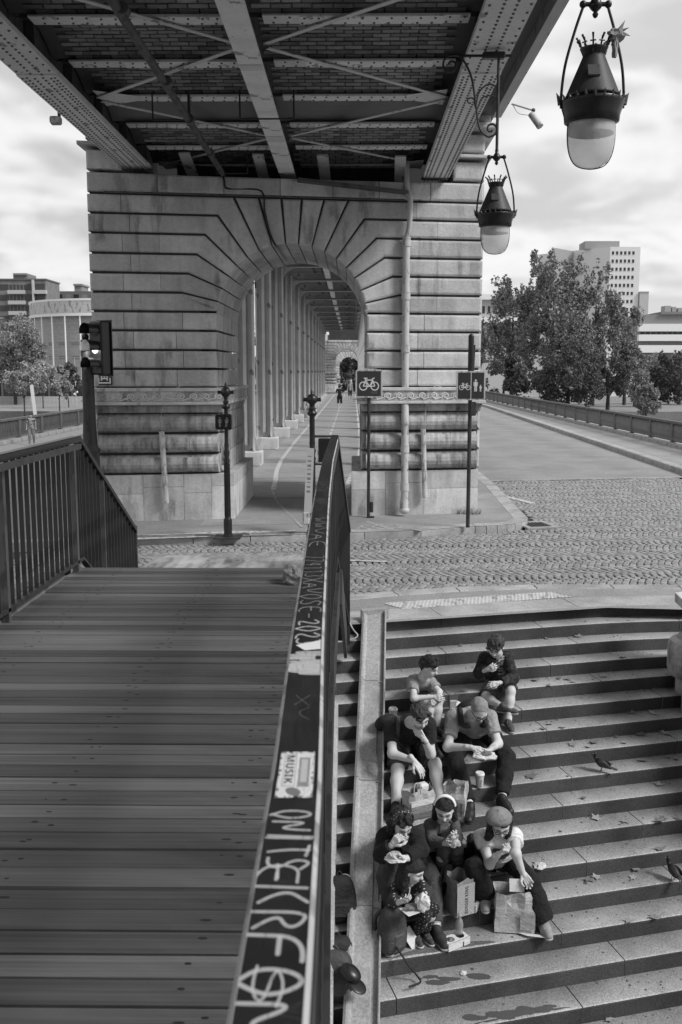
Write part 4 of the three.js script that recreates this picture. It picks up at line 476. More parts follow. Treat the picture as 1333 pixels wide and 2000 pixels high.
{
  const t = thing('railing', 'right-hand footbridge railing with a scratched black handrail covered in graffiti', 'railing');
  const end = V(-0.05, 1.16, -9.86), crest = V(-0.145, RAIL, -7.97);
  const railMat = (tx) => new THREE.MeshStandardMaterial({ map: tx, roughness: 0.42, roughnessMap: null, bumpMap: again(T.patch, 1), bumpScale: 0.0006 });
  const A = 'rgba(196,196,196,0.9)', B = 'rgba(168,168,168,0.8)', Cc = 'rgba(120,120,120,0.7)';
  const segs = [[-1.62, -0.5, 128, [['ONITS', -1.1, -0.955, 0.1, 0.93, 0.066, A], ['-', -0.955, -0.93, 0.0, 0.7, 0.07, A], ['E', -0.975, -0.925, -0.05, 0.75, 0.06, A], ['KR', -0.93, -0.84, 0.06, 0.95, 0.072, A], ['FO', -0.845, -0.74, -0.02, 1.0, 0.085, A], ['S', -0.8, -0.72, 0.2, 0.7, 0.05, A], ['NKM', -0.745, -0.58, 0.0, 1, 0.08, A], ['XV', -1.52, -1.4, 0.3, 0.7, 0.03, Cc]], 1], [-3.75, -1.62, 96, [['WWVAE', -3.45, -2.85, 0.1, 0.95, 0.06, B], ['774113', -2.72, -2.42, 0.05, 0.95, 0.045, B], ['XAVOSE-', -2.42, -2.0, 0.04, 0.95, 0.055, B], ['2023', -2.0, -1.8, 0.1, 0.95, 0.08, A], ['WMNXK', -1.76, -1.66, 0.05, 0.98, 0.16, A], ['AXDV', -1.67, -1.625, 0.08, 0.95, 0.16, A]], 2], [-8.0, -3.75, 64, [['NXV', -3.98, -3.8, 0.1, 0.9, 0.05, Cc], ['DNTX', -4.6, -4.2, 0.1, 0.9, 0.05, Cc], ['SWN', -6.6, -5.6, 0.1, 0.9, 0.06, Cc]], 3]];
  for (const [a, b, h, w, s] of segs) part('rail_top', strip(cutPath(b, a, 24), 0.057, 0.0012, a, b), railMat(railCanvas(a, b, h, w, s)), t, true);
  part('handrail', sweep([...cutPath(0.4, -7.95, 40), end], [[-0.032, -0.004], [-0.029, 0], [0.029, 0], [0.032, -0.004], [0.032, -0.048], [-0.032, -0.048]].reverse()), M.black, t);
  const worn = mat(0.62, 0.45, { map: again(T.patch, 0.5) }); part('worn_edge', [sweep(cutPath(0.4, -7.5, 40), [[0.0287, 0.002], [0.0335, -0.0035], [0.0335, -0.009], [0.0275, -0.001]]), sweep(cutPath(0.4, -4.3, 40), [[-0.0287, 0.002], [-0.0335, -0.0035], [-0.0335, -0.007], [-0.0275, -0.001]].reverse())], worn, t);
  const st = part('sticker', strip(cutPath(-1.13, -1.275, 4), 0.046, 0.0022, -1.275, -1.13), new THREE.MeshStandardMaterial({ map: stickerCanvas(), roughness: 0.6 }), t, true); st.userData.label = 'peeling white sticker printed MUSIK';
  part('paper_scrap', sheet([[railRx(-1.8) - 0.02, -1.8], [railRx(-1.8) + 0.026, -1.835], [railRx(-1.76) + 0.027, -1.775], [railRx(-1.76) - 0.002, -1.765]], RAIL + 0.0026), M.white, t);
  for (let i = 0; i < 68; i++) { const z = -0.1 - i * 0.118; const x = railRx(z); part('baluster', i % 16 === 8 ? box(0.05, 1.08, 0.04, x, DECK + 0.5, z) : box(0.042, 1.0, 0.01, x, DECK + 0.55, z), M.iron, t); }
  for (let i = 0; i < 15; i++) { const u = (i + 0.6) / 15.6, p = crest.clone().lerp(end, u); part('baluster', box(0.042, 0.98, 0.01, p.x, p.y - 0.53, p.z), M.iron, t); }
  part('lower_rail', [sweep(cutPath(0.3, -7.95, 30), [[-0.024, -1.02], [-0.024, -1.0], [0.024, -1.0], [0.024, -1.02]].reverse()), bar(V(-0.145, 1.22, -7.96), V(-0.05, 0.14, -9.86), 0.045, 0.02)], M.iron, t);
  part('end_post', box(0.05, 1.25, 0.05, -0.05, 0.55, -9.87), M.iron, t); part('post', box(0.05, 1.1, 0.05, -0.145, 1.66, -7.97), M.iron, t);
  part('side_plate', sweep(cutPath(0.3, -7.95, 30), [[0.034, -0.05], [0.034, -0.1], [0.026, -0.1], [0.026, -0.05]].reverse()), M.railGrey, t);
}
{
  const t = thing('railing', 'left-hand footbridge railing with flat black bars, sloping down at the far end', 'railing');
  const X = -2.25, path = [V(X, RAIL, 0.5), V(X, RAIL, -7.9), V(X, 1.16, -9.85)];
  part('handrail', sweep(path, [[-0.036, -0.006], [-0.03, 0], [0.03, 0], [0.036, -0.006], [0.036, -0.05], [-0.036, -0.05]].reverse()), M.black, t); part('guard_rail', [sweep([V(X + 0.075, RAIL - 0.07, 0.5), V(X + 0.075, RAIL - 0.07, -7.7)], [[-0.02, -0.02], [-0.02, 0.02], [0.02, 0.02], [0.02, -0.02]].reverse())], M.railGrey, t);
  for (let i = 0; i < 50; i++) { const z = -1.8 - i * 0.124; if (z > -7.95) { if (i % 13 === 9) part('post', box(0.05, 1.06, 0.045, X, DECK + 0.5, z), tint(M.railGrey, 1.7), t); else part('baluster', box(0.03, 0.98, 0.01, X, DECK + 0.58, z), M.iron, t); } }
  for (let i = 0; i < 17; i++) { const u = (i + 0.3) / 17, p = path[1].clone().lerp(path[2], u); part('baluster', i === 6 ? box(0.05, 1.0, 0.03, p.x, p.y - 0.54, p.z) : box(0.03, 0.98, 0.01, p.x, p.y - 0.54, p.z), i === 6 ? tint(M.railGrey, 1.5) : M.iron, t); }
  part('lower_rail', [span(X - 0.025, X + 0.025, 1.2, 1.225, 0.5, -7.9), bar(V(X, 1.22, -7.9), V(X, 0.14, -9.85), 0.05, 0.02)], M.iron, t); part('end_post', [box(0.05, 1.3, 0.05, X, 0.52, -9.87)], M.iron, t);
  part('base_kerb', [sweep([V(-2.35, DECK, 0.4), V(-2.35, DECK, -7.35), V(-2.33, DECK - 0.09, -7.62)], [[-0.07, -0.1], [-0.07, 0.07], [-0.05, 0.085], [0.05, 0.085], [0.075, 0.0], [0.075, -0.1]].reverse())], mat(0.2, 0.8, { map: again(T.patch, 0.7) }), t);
}
// ------------------------------------------------------------------ trees
const leafGeo = (() => { const g = []; const r = rng(4); for (let i = 0; i < 3; i++) { const p = new THREE.BufferGeometry(); p.setAttribute('position', new THREE.Float32BufferAttribute([0, 0, 0, 0.42, 0.1, 0.5, 0, 0.22, 1, 0, 0, 0, 0, 0.22, 1, -0.42, 0.1, 0.5], 3)); p.computeVertexNormals(); p.setAttribute('uv', new THREE.Float32BufferAttribute([0, 0, 1, 0, 0, 1, 0, 0, 0, 1, 1, 1], 2)); p.applyMatrix4(new THREE.Matrix4().makeRotationFromEuler(new THREE.Euler(r() * 6, r() * 6, r() * 6))); p.translate((r() - 0.5) * 0.8, (r() - 0.5) * 0.8, (r() - 0.5) * 0.8); g.push(p); } return mergeGeometries(g); })();
const leafMat = (v) => new THREE.MeshPhysicalMaterial({ color: grey(v), roughness: 0.8, side: THREE.DoubleSide, transmission: 0.25, thickness: 0 });
const LM = { mid: leafMat(0.25), dark: leafMat(0.13), pale: leafMat(0.42), grey: leafMat(0.3) };
// clumps: [dx, dy, dz, rx, ry] in metres from the foot
function tree(name, label, group, foot, clumps, n, leaf, m, seed, trunkR = 0.25, cat = 'tree') {
  const r = rng(seed), t = thing(name, label, cat, group, [foot.x, foot.y, foot.z]), c = new THREE.Color(); const tot = clumps.reduce((s, q) => s + q[3] * q[3] * q[4], 0);
  const im = new THREE.InstancedMesh(leafGeo, m, n), q = new THREE.Object3D(); let k = 0;
  for (const [dx, dy, dz, rx, ry] of clumps) {
    const cnt = Math.min(n - k, Math.round(n * rx * rx * ry / tot)), sub = [], ns = 10 + (rx * ry * 1.6 | 0); for (let i = 0; i < ns; i++) { const a = r() * 6.283, b = Math.acos(2 * r() - 1), R = 0.5 + 0.5 * Math.cbrt(r()); sub.push([Math.cos(a) * Math.sin(b) * R, Math.cos(b) * R, Math.sin(a) * Math.sin(b) * R, 0.16 + 0.2 * r()]); }
    for (let i = 0; i < cnt; i++) { const s = sub[(r() * ns) | 0], a = r() * 6.283, b = Math.acos(2 * r() - 1), R = s[3] * Math.cbrt(r()) * 1.15; q.position.set(dx + rx * (s[0] + R * Math.cos(a) * Math.sin(b)), dy + ry * (s[1] + R * Math.cos(b) * 1.1), dz + rx * (s[2] + R * Math.sin(a) * Math.sin(b))); q.rotation.set(r() * 6, r() * 6, r() * 6); q.scale.setScalar(leaf * (0.6 + 0.8 * r())); q.updateMatrix(); im.setMatrixAt(k, q.matrix); const v = 0.65 + 0.7 * r() * (0.7 + 0.6 * s[3]); im.setColorAt(k, c.setRGB(v, v, v)); k++; }
  }
  im.count = k; im.name = 'crown'; stuff(im); t.add(im);
  const top = Math.max(...clumps.map((q) => q[1])), lx = clumps[0][0]; const g = [rod(V(0, -0.5, 0), V(lx * 0.3, top * 0.35, 0), trunkR, trunkR * 0.75, 8), rod(V(lx * 0.3, top * 0.34, 0), V(lx, top * 0.85, 0), trunkR * 0.75, trunkR * 0.25, 7)];
  clumps.forEach(([dx, dy, dz]) => g.push(rod(V(lx * 0.3 + (r() - 0.5) * 0.2, top * (0.3 + 0.1 * r()), 0), V(dx, dy, dz), trunkR * 0.45, trunkR * 0.12, 6)));
  part('trunk', g, M.bark, t); return t;
}
const foot = (px, y, d) => { const p = at(px, 725, d); p.y = y; return p; };
const BANK = -1.5;
// right bank, across the water
tree('poplar_tree', 'tall loose tree nearest the pier on the right bank, beside the lower lantern', null, foot(1000, BANK, 125), [[0, 11, 0, 3.0, 4], [-2.2, 7.5, 1, 2.4, 3.2], [1.9, 5.5, 0, 2.6, 2.8], [-1.4, 14, 0, 1.6, 2.2], [1.4, 13.6, 0, 1.3, 2]], 6500, 0.25, LM.mid, 101);
tree('poplar_tree', 'tallest full tree in the middle of the right bank group', null, foot(1078, BANK, 120), [[0, 12, 0, 3.2, 4.2], [1.6, 7.5, 1, 3.0, 3.4], [-2.1, 8, 0, 2.6, 3.0], [-1.2, 16.4, 0, 1.7, 2.4], [2.0, 15.8, 0, 1.5, 2.3]], 8000, 0.25, LM.mid, 102);
tree('poplar_tree', 'tall feathery tree standing in front of the white tower block', null, foot(1160, BANK, 122), [[0, 10.5, 0, 2.9, 4], [1.9, 8, 0, 2.4, 3.4], [-1.9, 7, 1, 2.6, 3.1], [0.5, 15, 0, 1.2, 2.5], [-1.8, 14.2, 0, 1.3, 2.4]], 6500, 0.25, LM.mid, 103);
tree('poplar_tree', 'narrower tree at the right end of the tall group, below the tower', null, foot(1222, BANK, 124), [[0, 9, 0, 2, 2.8], [0.3, 6, 0, 1.9, 2.6], [-0.8, 4, 0, 1.7, 1.8]], 4000, 0.24, LM.mid, 104);
tree('lime_tree', 'dense dark round tree low beside the bridge parapet, left of its group', null, foot(1112, BANK, 104), [[0, 4.2, 0, 3.1, 3], [1.5, 3, 0, 2, 2.2], [-1.8, 2.6, 0, 2, 2]], 6000, 0.21, LM.dark, 105);
tree('lime_tree', 'dense dark tree low behind the parapet with its trunk showing', null, foot(1190, BANK, 108), [[0, 4.4, 0, 2.5, 2.4], [1.2, 3.2, 0, 1.5, 1.6], [-1.2, 3, 0, 1.5, 1.6]], 4200, 0.2, LM.dark, 106);
tree('lime_tree', 'dark ragged tree at the foot of the pier on the right bank', null, foot(985, BANK, 106), [[0, 3.4, 0, 2.4, 2.6], [2, 2.4, 0, 1.8, 2]], 4200, 0.21, LM.dark, 107);
tree('lime_tree', 'greyish tree between the tall group and the round bush', null, foot(1243, BANK, 118), [[0, 4, 0, 2, 2.4], [0.6, 2, 0, 1.4, 1.6]], 1700, 0.25, LM.grey, 108);
tree('lime_tree', 'dark conical tree behind the round bush', null, foot(1283, BANK, 128), [[0, 4.2, 0, 1.8, 2.8], [0.4, 2, 0, 1.8, 2]], 1800, 0.26, LM.dark, 109);
tree('lime_tree', 'dark tree cut by the right edge of the picture', null, foot(1330, BANK, 126), [[0, 4.2, 0, 2.2, 2.6], [-0.6, 2, 0, 2, 1.8]], 1900, 0.26, LM.dark, 110);
tree('lime_tree', 'pale low tree showing between the two dark trees at far right', null, foot(1308, BANK, 150), [[0, 4.6, 0, 2.6, 2.4], [-3, 4.4, 0, 2.4, 2.2]], 1700, 0.28, LM.grey, 111);
tree('round_bush', 'pale round clipped bush behind the right parapet', null, foot(1266, BANK, 100), [[0, 1.5, 0, 1.25, 1.4], [0, 0.9, 0, 1.3, 0.9]], 2300, 0.16, LM.grey, 112, 0.1, 'bush');
// left bank
tree('plane_tree', 'big pale round tree at the left edge in front of the flats', null, foot(28, BANK, 125), [[0, 7.8, 0, 3.6, 3.2], [-2.2, 5.5, 0, 3, 2.6], [2.4, 5.2, 1, 2.2, 2.4], [0.5, 4, 0, 2.8, 2]], 8000, 0.22, LM.grey, 121);
tree('young_tree', 'young pale tree with a thin trunk nearest the left edge', null, foot(45, BANK, 102), [[0, 3.9, 0, 1.6, 1.7], [-1.1, 3.1, 0, 1.1, 1.1], [1, 2.9, 0, 1, 1]], 1900, 0.2, LM.pale, 122, 0.09);
tree('young_tree', 'young pale tree with a thin trunk beside the dark shrub', null, foot(114, BANK, 102), [[0, 3.4, 0, 1.0, 1.4], [0.5, 2.5, 0, 0.8, 0.9]], 1100, 0.2, LM.pale, 123, 0.08);
tree('young_tree', 'young pale tree between the two thin trunked ones, farther back', null, foot(82, BANK, 112), [[0, 3.8, 0, 1.5, 1.5]], 1100, 0.22, LM.pale, 124, 0.08);
tree('dark_shrub', 'small dark rounded shrub in front of the curved glass building', null, foot(132, BANK, 115), [[0, 3.9, 0, 1, 1.3], [0.5, 3, 0, 0.9, 1]], 1300, 0.2, LM.dark, 125, 0.08, 'shrub');
tree('plane_tree', 'tree glimpsed between the first columns of the colonnade', null, foot(492, BANK, 118), [[0, 7, 0, 3, 3.4], [0, 3, 0, 3, 2.4]], 2400, 0.3, LM.grey, 126);
// tree in last arch; unseen tree added behind camera to block sky light
tree('lime_tree', 'dark tree filling the last arch at the end of the colonnade', null, foot(690, -0.3, 152), [[0, 4, 0, 5, 4], [-4, 4, 0, 4, 4], [4, 4, 0, 4, 4]], 3000, 0.5, LM.dark, 127);
tree('plane_tree', 'island plane tree standing behind the photographer, outside the picture', null, V(2, -2.8, 13), [[0, 7, 0, 5, 3], [-5, 6, 1, 4, 3], [4, 6.5, 0, 4, 3], [0, 3.5, 2, 7, 2.5]], 6000, 0.5, LM.mid, 133, 0.3);
// ------------------------------------------------------------------ buildings
const frameAt = (px, y, d) => { const p = at(px, 725, d); p.y = y; return p; };
const pxm = (d) => d / FOCAL;                     // metres per photograph pixel at depth d
function floors(t, x0, x1, ys, z, h, m, name = 'balcony') { for (const y of ys) part(name, span(x0, x1, y, y + h, z, z + 1.2), m, t); }
{ const D = 260, k = pxm(D), t = thing('apartment_block', 'large flat-roofed apartment block with dark balconies at upper left', 'building', null, [frameAt(40, BANK, D).x, BANK, -D]);
  const H = (725 - 552) * k + 4.2, W = 57 * k; part('wall', span(-W - 14, W, 0, H, -12, 0), mat(0.3, 0.9, { map: again(T.fine, 8) }), t); part('penthouse', [span(-10 * k, 18 * k, H, H + 1.4, -9, -2), span(-9 * k, 17 * k, H + 1.4, H + 1.9, -9.5, -1.5)], mat(0.2, 0.9), t);
  const dark = mat(0.05, 0.4); for (let f = 0; f < 7; f++) { const y = H - 2.6 - f * 2.7; part('window_band', span(-W - 14, -15 * k, y, y + 1.5, 0, 0.06), dark, t); for (let i = 0; i < 5; i++) part('window', span((-13 + i * 7) * k, (-8 + i * 7) * k, y, y + 1.4, 0, 0.06), dark, t); part('window_band', span(20 * k, W - 0.3, y, y + 1.7, 0, 0.06), dark, t); part('balcony', span(-15 * k, 18 * k, y - 1.0, y - 0.05, 0, 1.1), M.offWhite, t); part('balcony', span(34 * k, W + 0.3, y - 1.0, y - 0.05, 0, 1.3), M.offWhite, t); }
  part('pilaster', [span(33 * k, 35.5 * k, 0, H, 0, 1.4)], M.offWhite, t); part('roof_edge', span(-W - 14.2, W + 0.2, H, H + 0.35, -12.2, 0.3), mat(0.12, 0.9), t); }
{ const D = 280, k = pxm(D), t = thing('apartment_block', 'lower darker apartment block with a roof box, just left of the pier', 'building', null, [frameAt(146, BANK, D).x, BANK, -D]); const H = (725 - 573) * k + 4.2, W = 47 * k; part('wall', span(-W, W + 8, 0, H, -12, 0), mat(0.14, 0.9), t); part('roof_box', [span(4 * k, 18 * k, H, H + 1.6, -8, -1), span(3 * k, 20 * k, H + 1.6, H + 2.1, -8.5, -0.5)], mat(0.25, 0.9), t);
  for (let f = 0; f < 4; f++) { const y = H - 2.3 - f * 2.7; for (let i = 0; i < 6; i++) part('window', span((-44 + i * 16) * k, (-34 + i * 16) * k, y, y + 1.4, 0, 0.06), i % 2 ? M.glassDark : M.glassGrey, t); part('balcony', span(6 * k, W + 8, y - 0.9, y - 0.1, 0, 1), M.offWhite, t); } }
{ const D = 200, k = pxm(D), c = frameAt(235, BANK, D + 17), t = thing('drum_building', 'pale curved glass office building with thin white columns, left of the pier', 'building', null, [c.x, BANK, c.z]); const R = 17.6, H = (725 - 617) * k + 4.2, H2 = (725 - 590) * k + 4.2;
  const seg = (r, y0, y1, a0 = 150, a1 = 300) => { const g = new THREE.CylinderGeometry(r, r, y1 - y0, 60, 1, true, THREE.MathUtils.degToRad(a0), THREE.MathUtils.degToRad(a1 - a0)); g.translate(0, (y0 + y1) / 2, 0); return g; };
  part('facade', seg(R, 0, H, -110, 60), mat(0.5, 0.35, { map: again(T.fine, 3) }), t); part('roof_band', [seg(R + 1, H, H2, -110, 60)], mat(0.66, 0.5, { map: again(T.patch, 5) }), t); part('roof_lip', seg(R + 1.2, H - 0.3, H + 0.25, -110, 60), M.white, t); part('roof_lip', seg(R + 1.1, H2 - 0.1, H2 + 0.3, -110, 60), M.white, t);
  const roof = new THREE.CircleGeometry(R + 1, 48); roof.rotateX(-Math.PI / 2); roof.translate(0, H2, 0); part('roof', roof, M.offWhite, t);
  for (let i = 0; i < 16; i++) { const a = THREE.MathUtils.degToRad(-108 + i * 10.8); part('slim_column', rod(V(Math.sin(a) * (R + 0.9), 0, Math.cos(a) * (R + 0.9)), V(Math.sin(a) * (R + 0.9), H, Math.cos(a) * (R + 0.9)), 0.17), M.white, t); for (const y of [3.4, 7, 9.8]) if ((i * 3 + y * 2 | 0) % 3) { const b = a + 0.09; part('window', box(1.7, 0.7, 0.06, Math.sin(b) * R, y, Math.cos(b) * R, 0, b, 0), M.glassGrey, t); } }
  for (let j = 1; j < 9; j++) part('floor_line', seg(R + 0.05, j * H / 9, j * H / 9 + 0.09, -110, 60), M.offWhite, t); }
{ const D = 150, t = thing('quay_wall', 'long dark low wall under the young trees on the left bank', 'wall'); part('wall_body', span(-92, -32, BANK, 1.0, -D, -D - 1), mat(0.05, 0.9, { map: again(T.grime, 6, 3) }), t); part('coping', span(-92, -32, 1.0, 1.35, -D + 0.1, -D - 1.1), M.offWhite, t); for (let i = 0; i < 16; i++) part('pilaster', span(-90 + i * 3.6, -89.7 + i * 3.6, BANK, 1.0, -D + 0.12, -D), mat(0.1, 0.9), t);
  const u = thing('low_wall', 'pale low wall of the bank just above the left parapet', 'wall'); part('wall_body', span(-80, -26, BANK, -0.55, -128, -128.6), M.offWhite, u); }
{ const p = frameAt(147, BANK, 120), t = thing('mast', 'thin pale mast with small lamps on the left bank beside the shrub', 'mast', null, [p.x, BANK, p.z]); part('pole', rod(V(0, 0, 0), V(0, 5.8, 0), 0.06, 0.04), M.offWhite, t); part('lamp_head', [ball(0.16, 0.12, 1.7, 0), ball(0.16, -0.14, 1.45, 0)], M.white, t);
  const s = frameAt(63, BANK, 96), u = thing('marker_post', 'white slanted marker board behind the left parapet', 'sign', null, [s.x, BANK, s.z]); part('board', box(0.32, 2.9, 0.06, 0, 1.45, 0, 0, 0, 0.08), M.white, u); }
// right side
{ const D = 380, k = pxm(D), X = (px) => (px - 689) * k, t = thing('tower_block', 'white tower block with rows of small square windows above the right trees', 'building', null, [0, BANK, 0]); const H = (725 - 492) * k + 4.2;
  const foot2 = [[X(1176), -D], [X(1233), -D], [X(1233) + 1, -D - 22], [X(1066) + 2, -D - 26], [X(1064), -D - 24]]; const s = new THREE.Shape(foot2.map(([x, z]) => new THREE.Vector2(x, -z))); const g = new THREE.ExtrudeGeometry(s, { depth: H, bevelEnabled: false }); g.rotateX(-Math.PI / 2); part('wall', g, mat(0.7, 0.8), t);
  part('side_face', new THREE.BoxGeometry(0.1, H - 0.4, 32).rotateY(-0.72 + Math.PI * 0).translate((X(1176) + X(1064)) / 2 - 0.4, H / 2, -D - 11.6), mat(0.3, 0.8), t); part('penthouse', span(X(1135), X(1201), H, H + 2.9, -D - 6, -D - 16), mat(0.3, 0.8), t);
  for (let f = 0; f < 13; f++) { for (let c = 0; c < 6; c++) { const x = X(1181.5 + c * 7.7), y = H - 2.9 - f * 3.0; const w = part('window', span(x - 0.42, x + 0.42, y, y + 1.25, -D + 0.05, -D - 0.1), M.glassDark, t); part('frame', span(x - 0.5, x + 0.5, y - 0.1, y, -D + 0.12, -D + 0.0), M.white, w); } }
  const ax = thing('annex_block', 'lower pale annex at the right foot of the tower block', 'building', null, [0, BANK, 0]); part('wall', span(X(1234), X(1251), 0, (725 - 577) * k + 4.2, -D + 1, -D - 12), M.offWhite, ax); part('roof_edge', span(X(1234), X(1251), (725 - 577) * k + 4.21, (725 - 577) * k + 4.6, -D + 1.2, -D - 12), mat(0.4), ax); }
{ const D = 230, k = pxm(D), X = (px) => (px - 689) * k, Y = (py) => (725 - py) * k + 4.25, t = thing('terraced_building', 'long low building with white floor bands and roof plant at far right', 'building', null, [0, BANK, 0]);
  part('wall', span(X(1236), X(1390), 0, Y(618), -D, -D - 14), mat(0.22, 0.8), t); for (const [a, b] of [[650, 636], [668, 656], [690, 676]]) part('floor_band', span(X(1234), X(1392), Y(a), Y(b), -D + 1.4, -D), M.white, t); part('terrace', span(X(1276), X(1392), Y(618), Y(613), -D + 0.6, -D - 14), mat(0.2), t); part('roof_plant', [span(X(1292), X(1304), Y(612), Y(600), -D - 3, -D - 6), span(X(1306), X(1314), Y(612), Y(602), -D - 3, -D - 6), span(X(1318), X(1345), Y(612), Y(604), -D - 3, -D - 6)], mat(0.35), t); for (let i = 0; i < 14; i++) part('window', span(X(1240 + i * 10.5), X(1247 + i * 10.5), Y(656), Y(650.5), -D + 0.05, -D), M.glassDark, t);
  const u = thing('office_building', 'pale building with floor bands glimpsed behind the trees beside the pier', 'building', null, [0, BANK, 0]); part('wall', span(X(925), X(1060), 0, Y(585), -D - 4, -D - 18), M.offWhite, u); part('floor_band', span(X(925), X(1060), Y(588), Y(578), -D - 2.6, -D - 4), M.white, u); part('floor_band', span(X(925), X(1060), Y(632), Y(622), -D - 2.6, -D - 4), M.white, u); for (let f = 0; f < 4; f++) for (let i = 0; i < 12; i++) part('window', span(X(930 + i * 10.6), X(935 + i * 10.6), Y(614 + f * 22), Y(600 + f * 22), -D - 3.95, -D - 4), M.glassDark, u);
  const h = thing('white_house', 'small white building behind the right parapet under the trees', 'building', null, [0, BANK, 0]); const d2 = 140, k2 = pxm(d2), X2 = (px) => (px - 689) * k2; part('wall', span(X2(1175), X2(1240), 0, 5, -d2, -d2 - 6), M.white, h); for (let i = 0; i < 4; i++) part('window', span(X2(1182 + i * 14), X2(1190 + i * 14), 1.2, 2.4, -d2 + 0.05, -d2), M.glassDark, h); part('roof', span(X2(1173), X2(1242), 5, 5.4, -d2 + 0.4, -d2 - 6.4), M.offWhite, h);
  const fw = thing('far_wall', 'pale low embankment wall behind the right parapet', 'wall'); part('wall_body', span(20, 75, BANK, -0.7, -135, -136), M.offWhite, fw); }
// ------------------------------------------------------------------ bridge parapets of iron balusters
function parapet(label, A, B, n, near) {
  const t = thing('parapet', label, 'railing'), r = rng(9), rest = [];
  const P = (u, y) => A.clone().lerp(B, u).setY(A.y + y);
  part('base_stone', bar(P(0, 0.05), P(1, 0.05), 0.36, 0.14), M.kerb, t); part('top_rail', bar(P(0, 0.86), P(1, 0.86), 0.16, 0.08), M.railGrey2, t); part('lower_rail', bar(P(0, 0.2), P(1, 0.2), 0.08, 0.05), M.railGrey2, t);
  for (let i = 0; i <= n; i++) { const p = P(i / n, 0), y = Math.atan2(B.x - A.x, B.z - A.z); part('post', box(0.16, 0.78, 0.2, p.x, p.y + 0.46, p.z, 0, y, 0), M.railGrey2, t); if (i < n) for (let j = 1; j < 16; j++) { const q = P((i + j / 16) / n, 0), g = box(0.05, 0.62, 0.05, q.x, q.y + 0.52, q.z, 0, y, 0); if (i >= near[0] && i < near[1]) part('baluster', g, M.railGrey2, t); else rest.push(g); } }
  stuff(part('balusters', rest, M.railGrey2, t)); return t;
}
M.railGrey2 = mat(0.17, 0.6, { map: again(T.patch, 0.9) });
parapet('long dark iron parapet of the bridge running along the right pavement', V(11.6, 0.06, -27.5), V(12.25, 0.06, -103), 28, [1, 12]);
parapet('dark iron parapet of the bridge along the far left pavement', V(-13.15, 0.06, -24.5), V(-12.9, 0.06, -103), 29, [2, 12]);
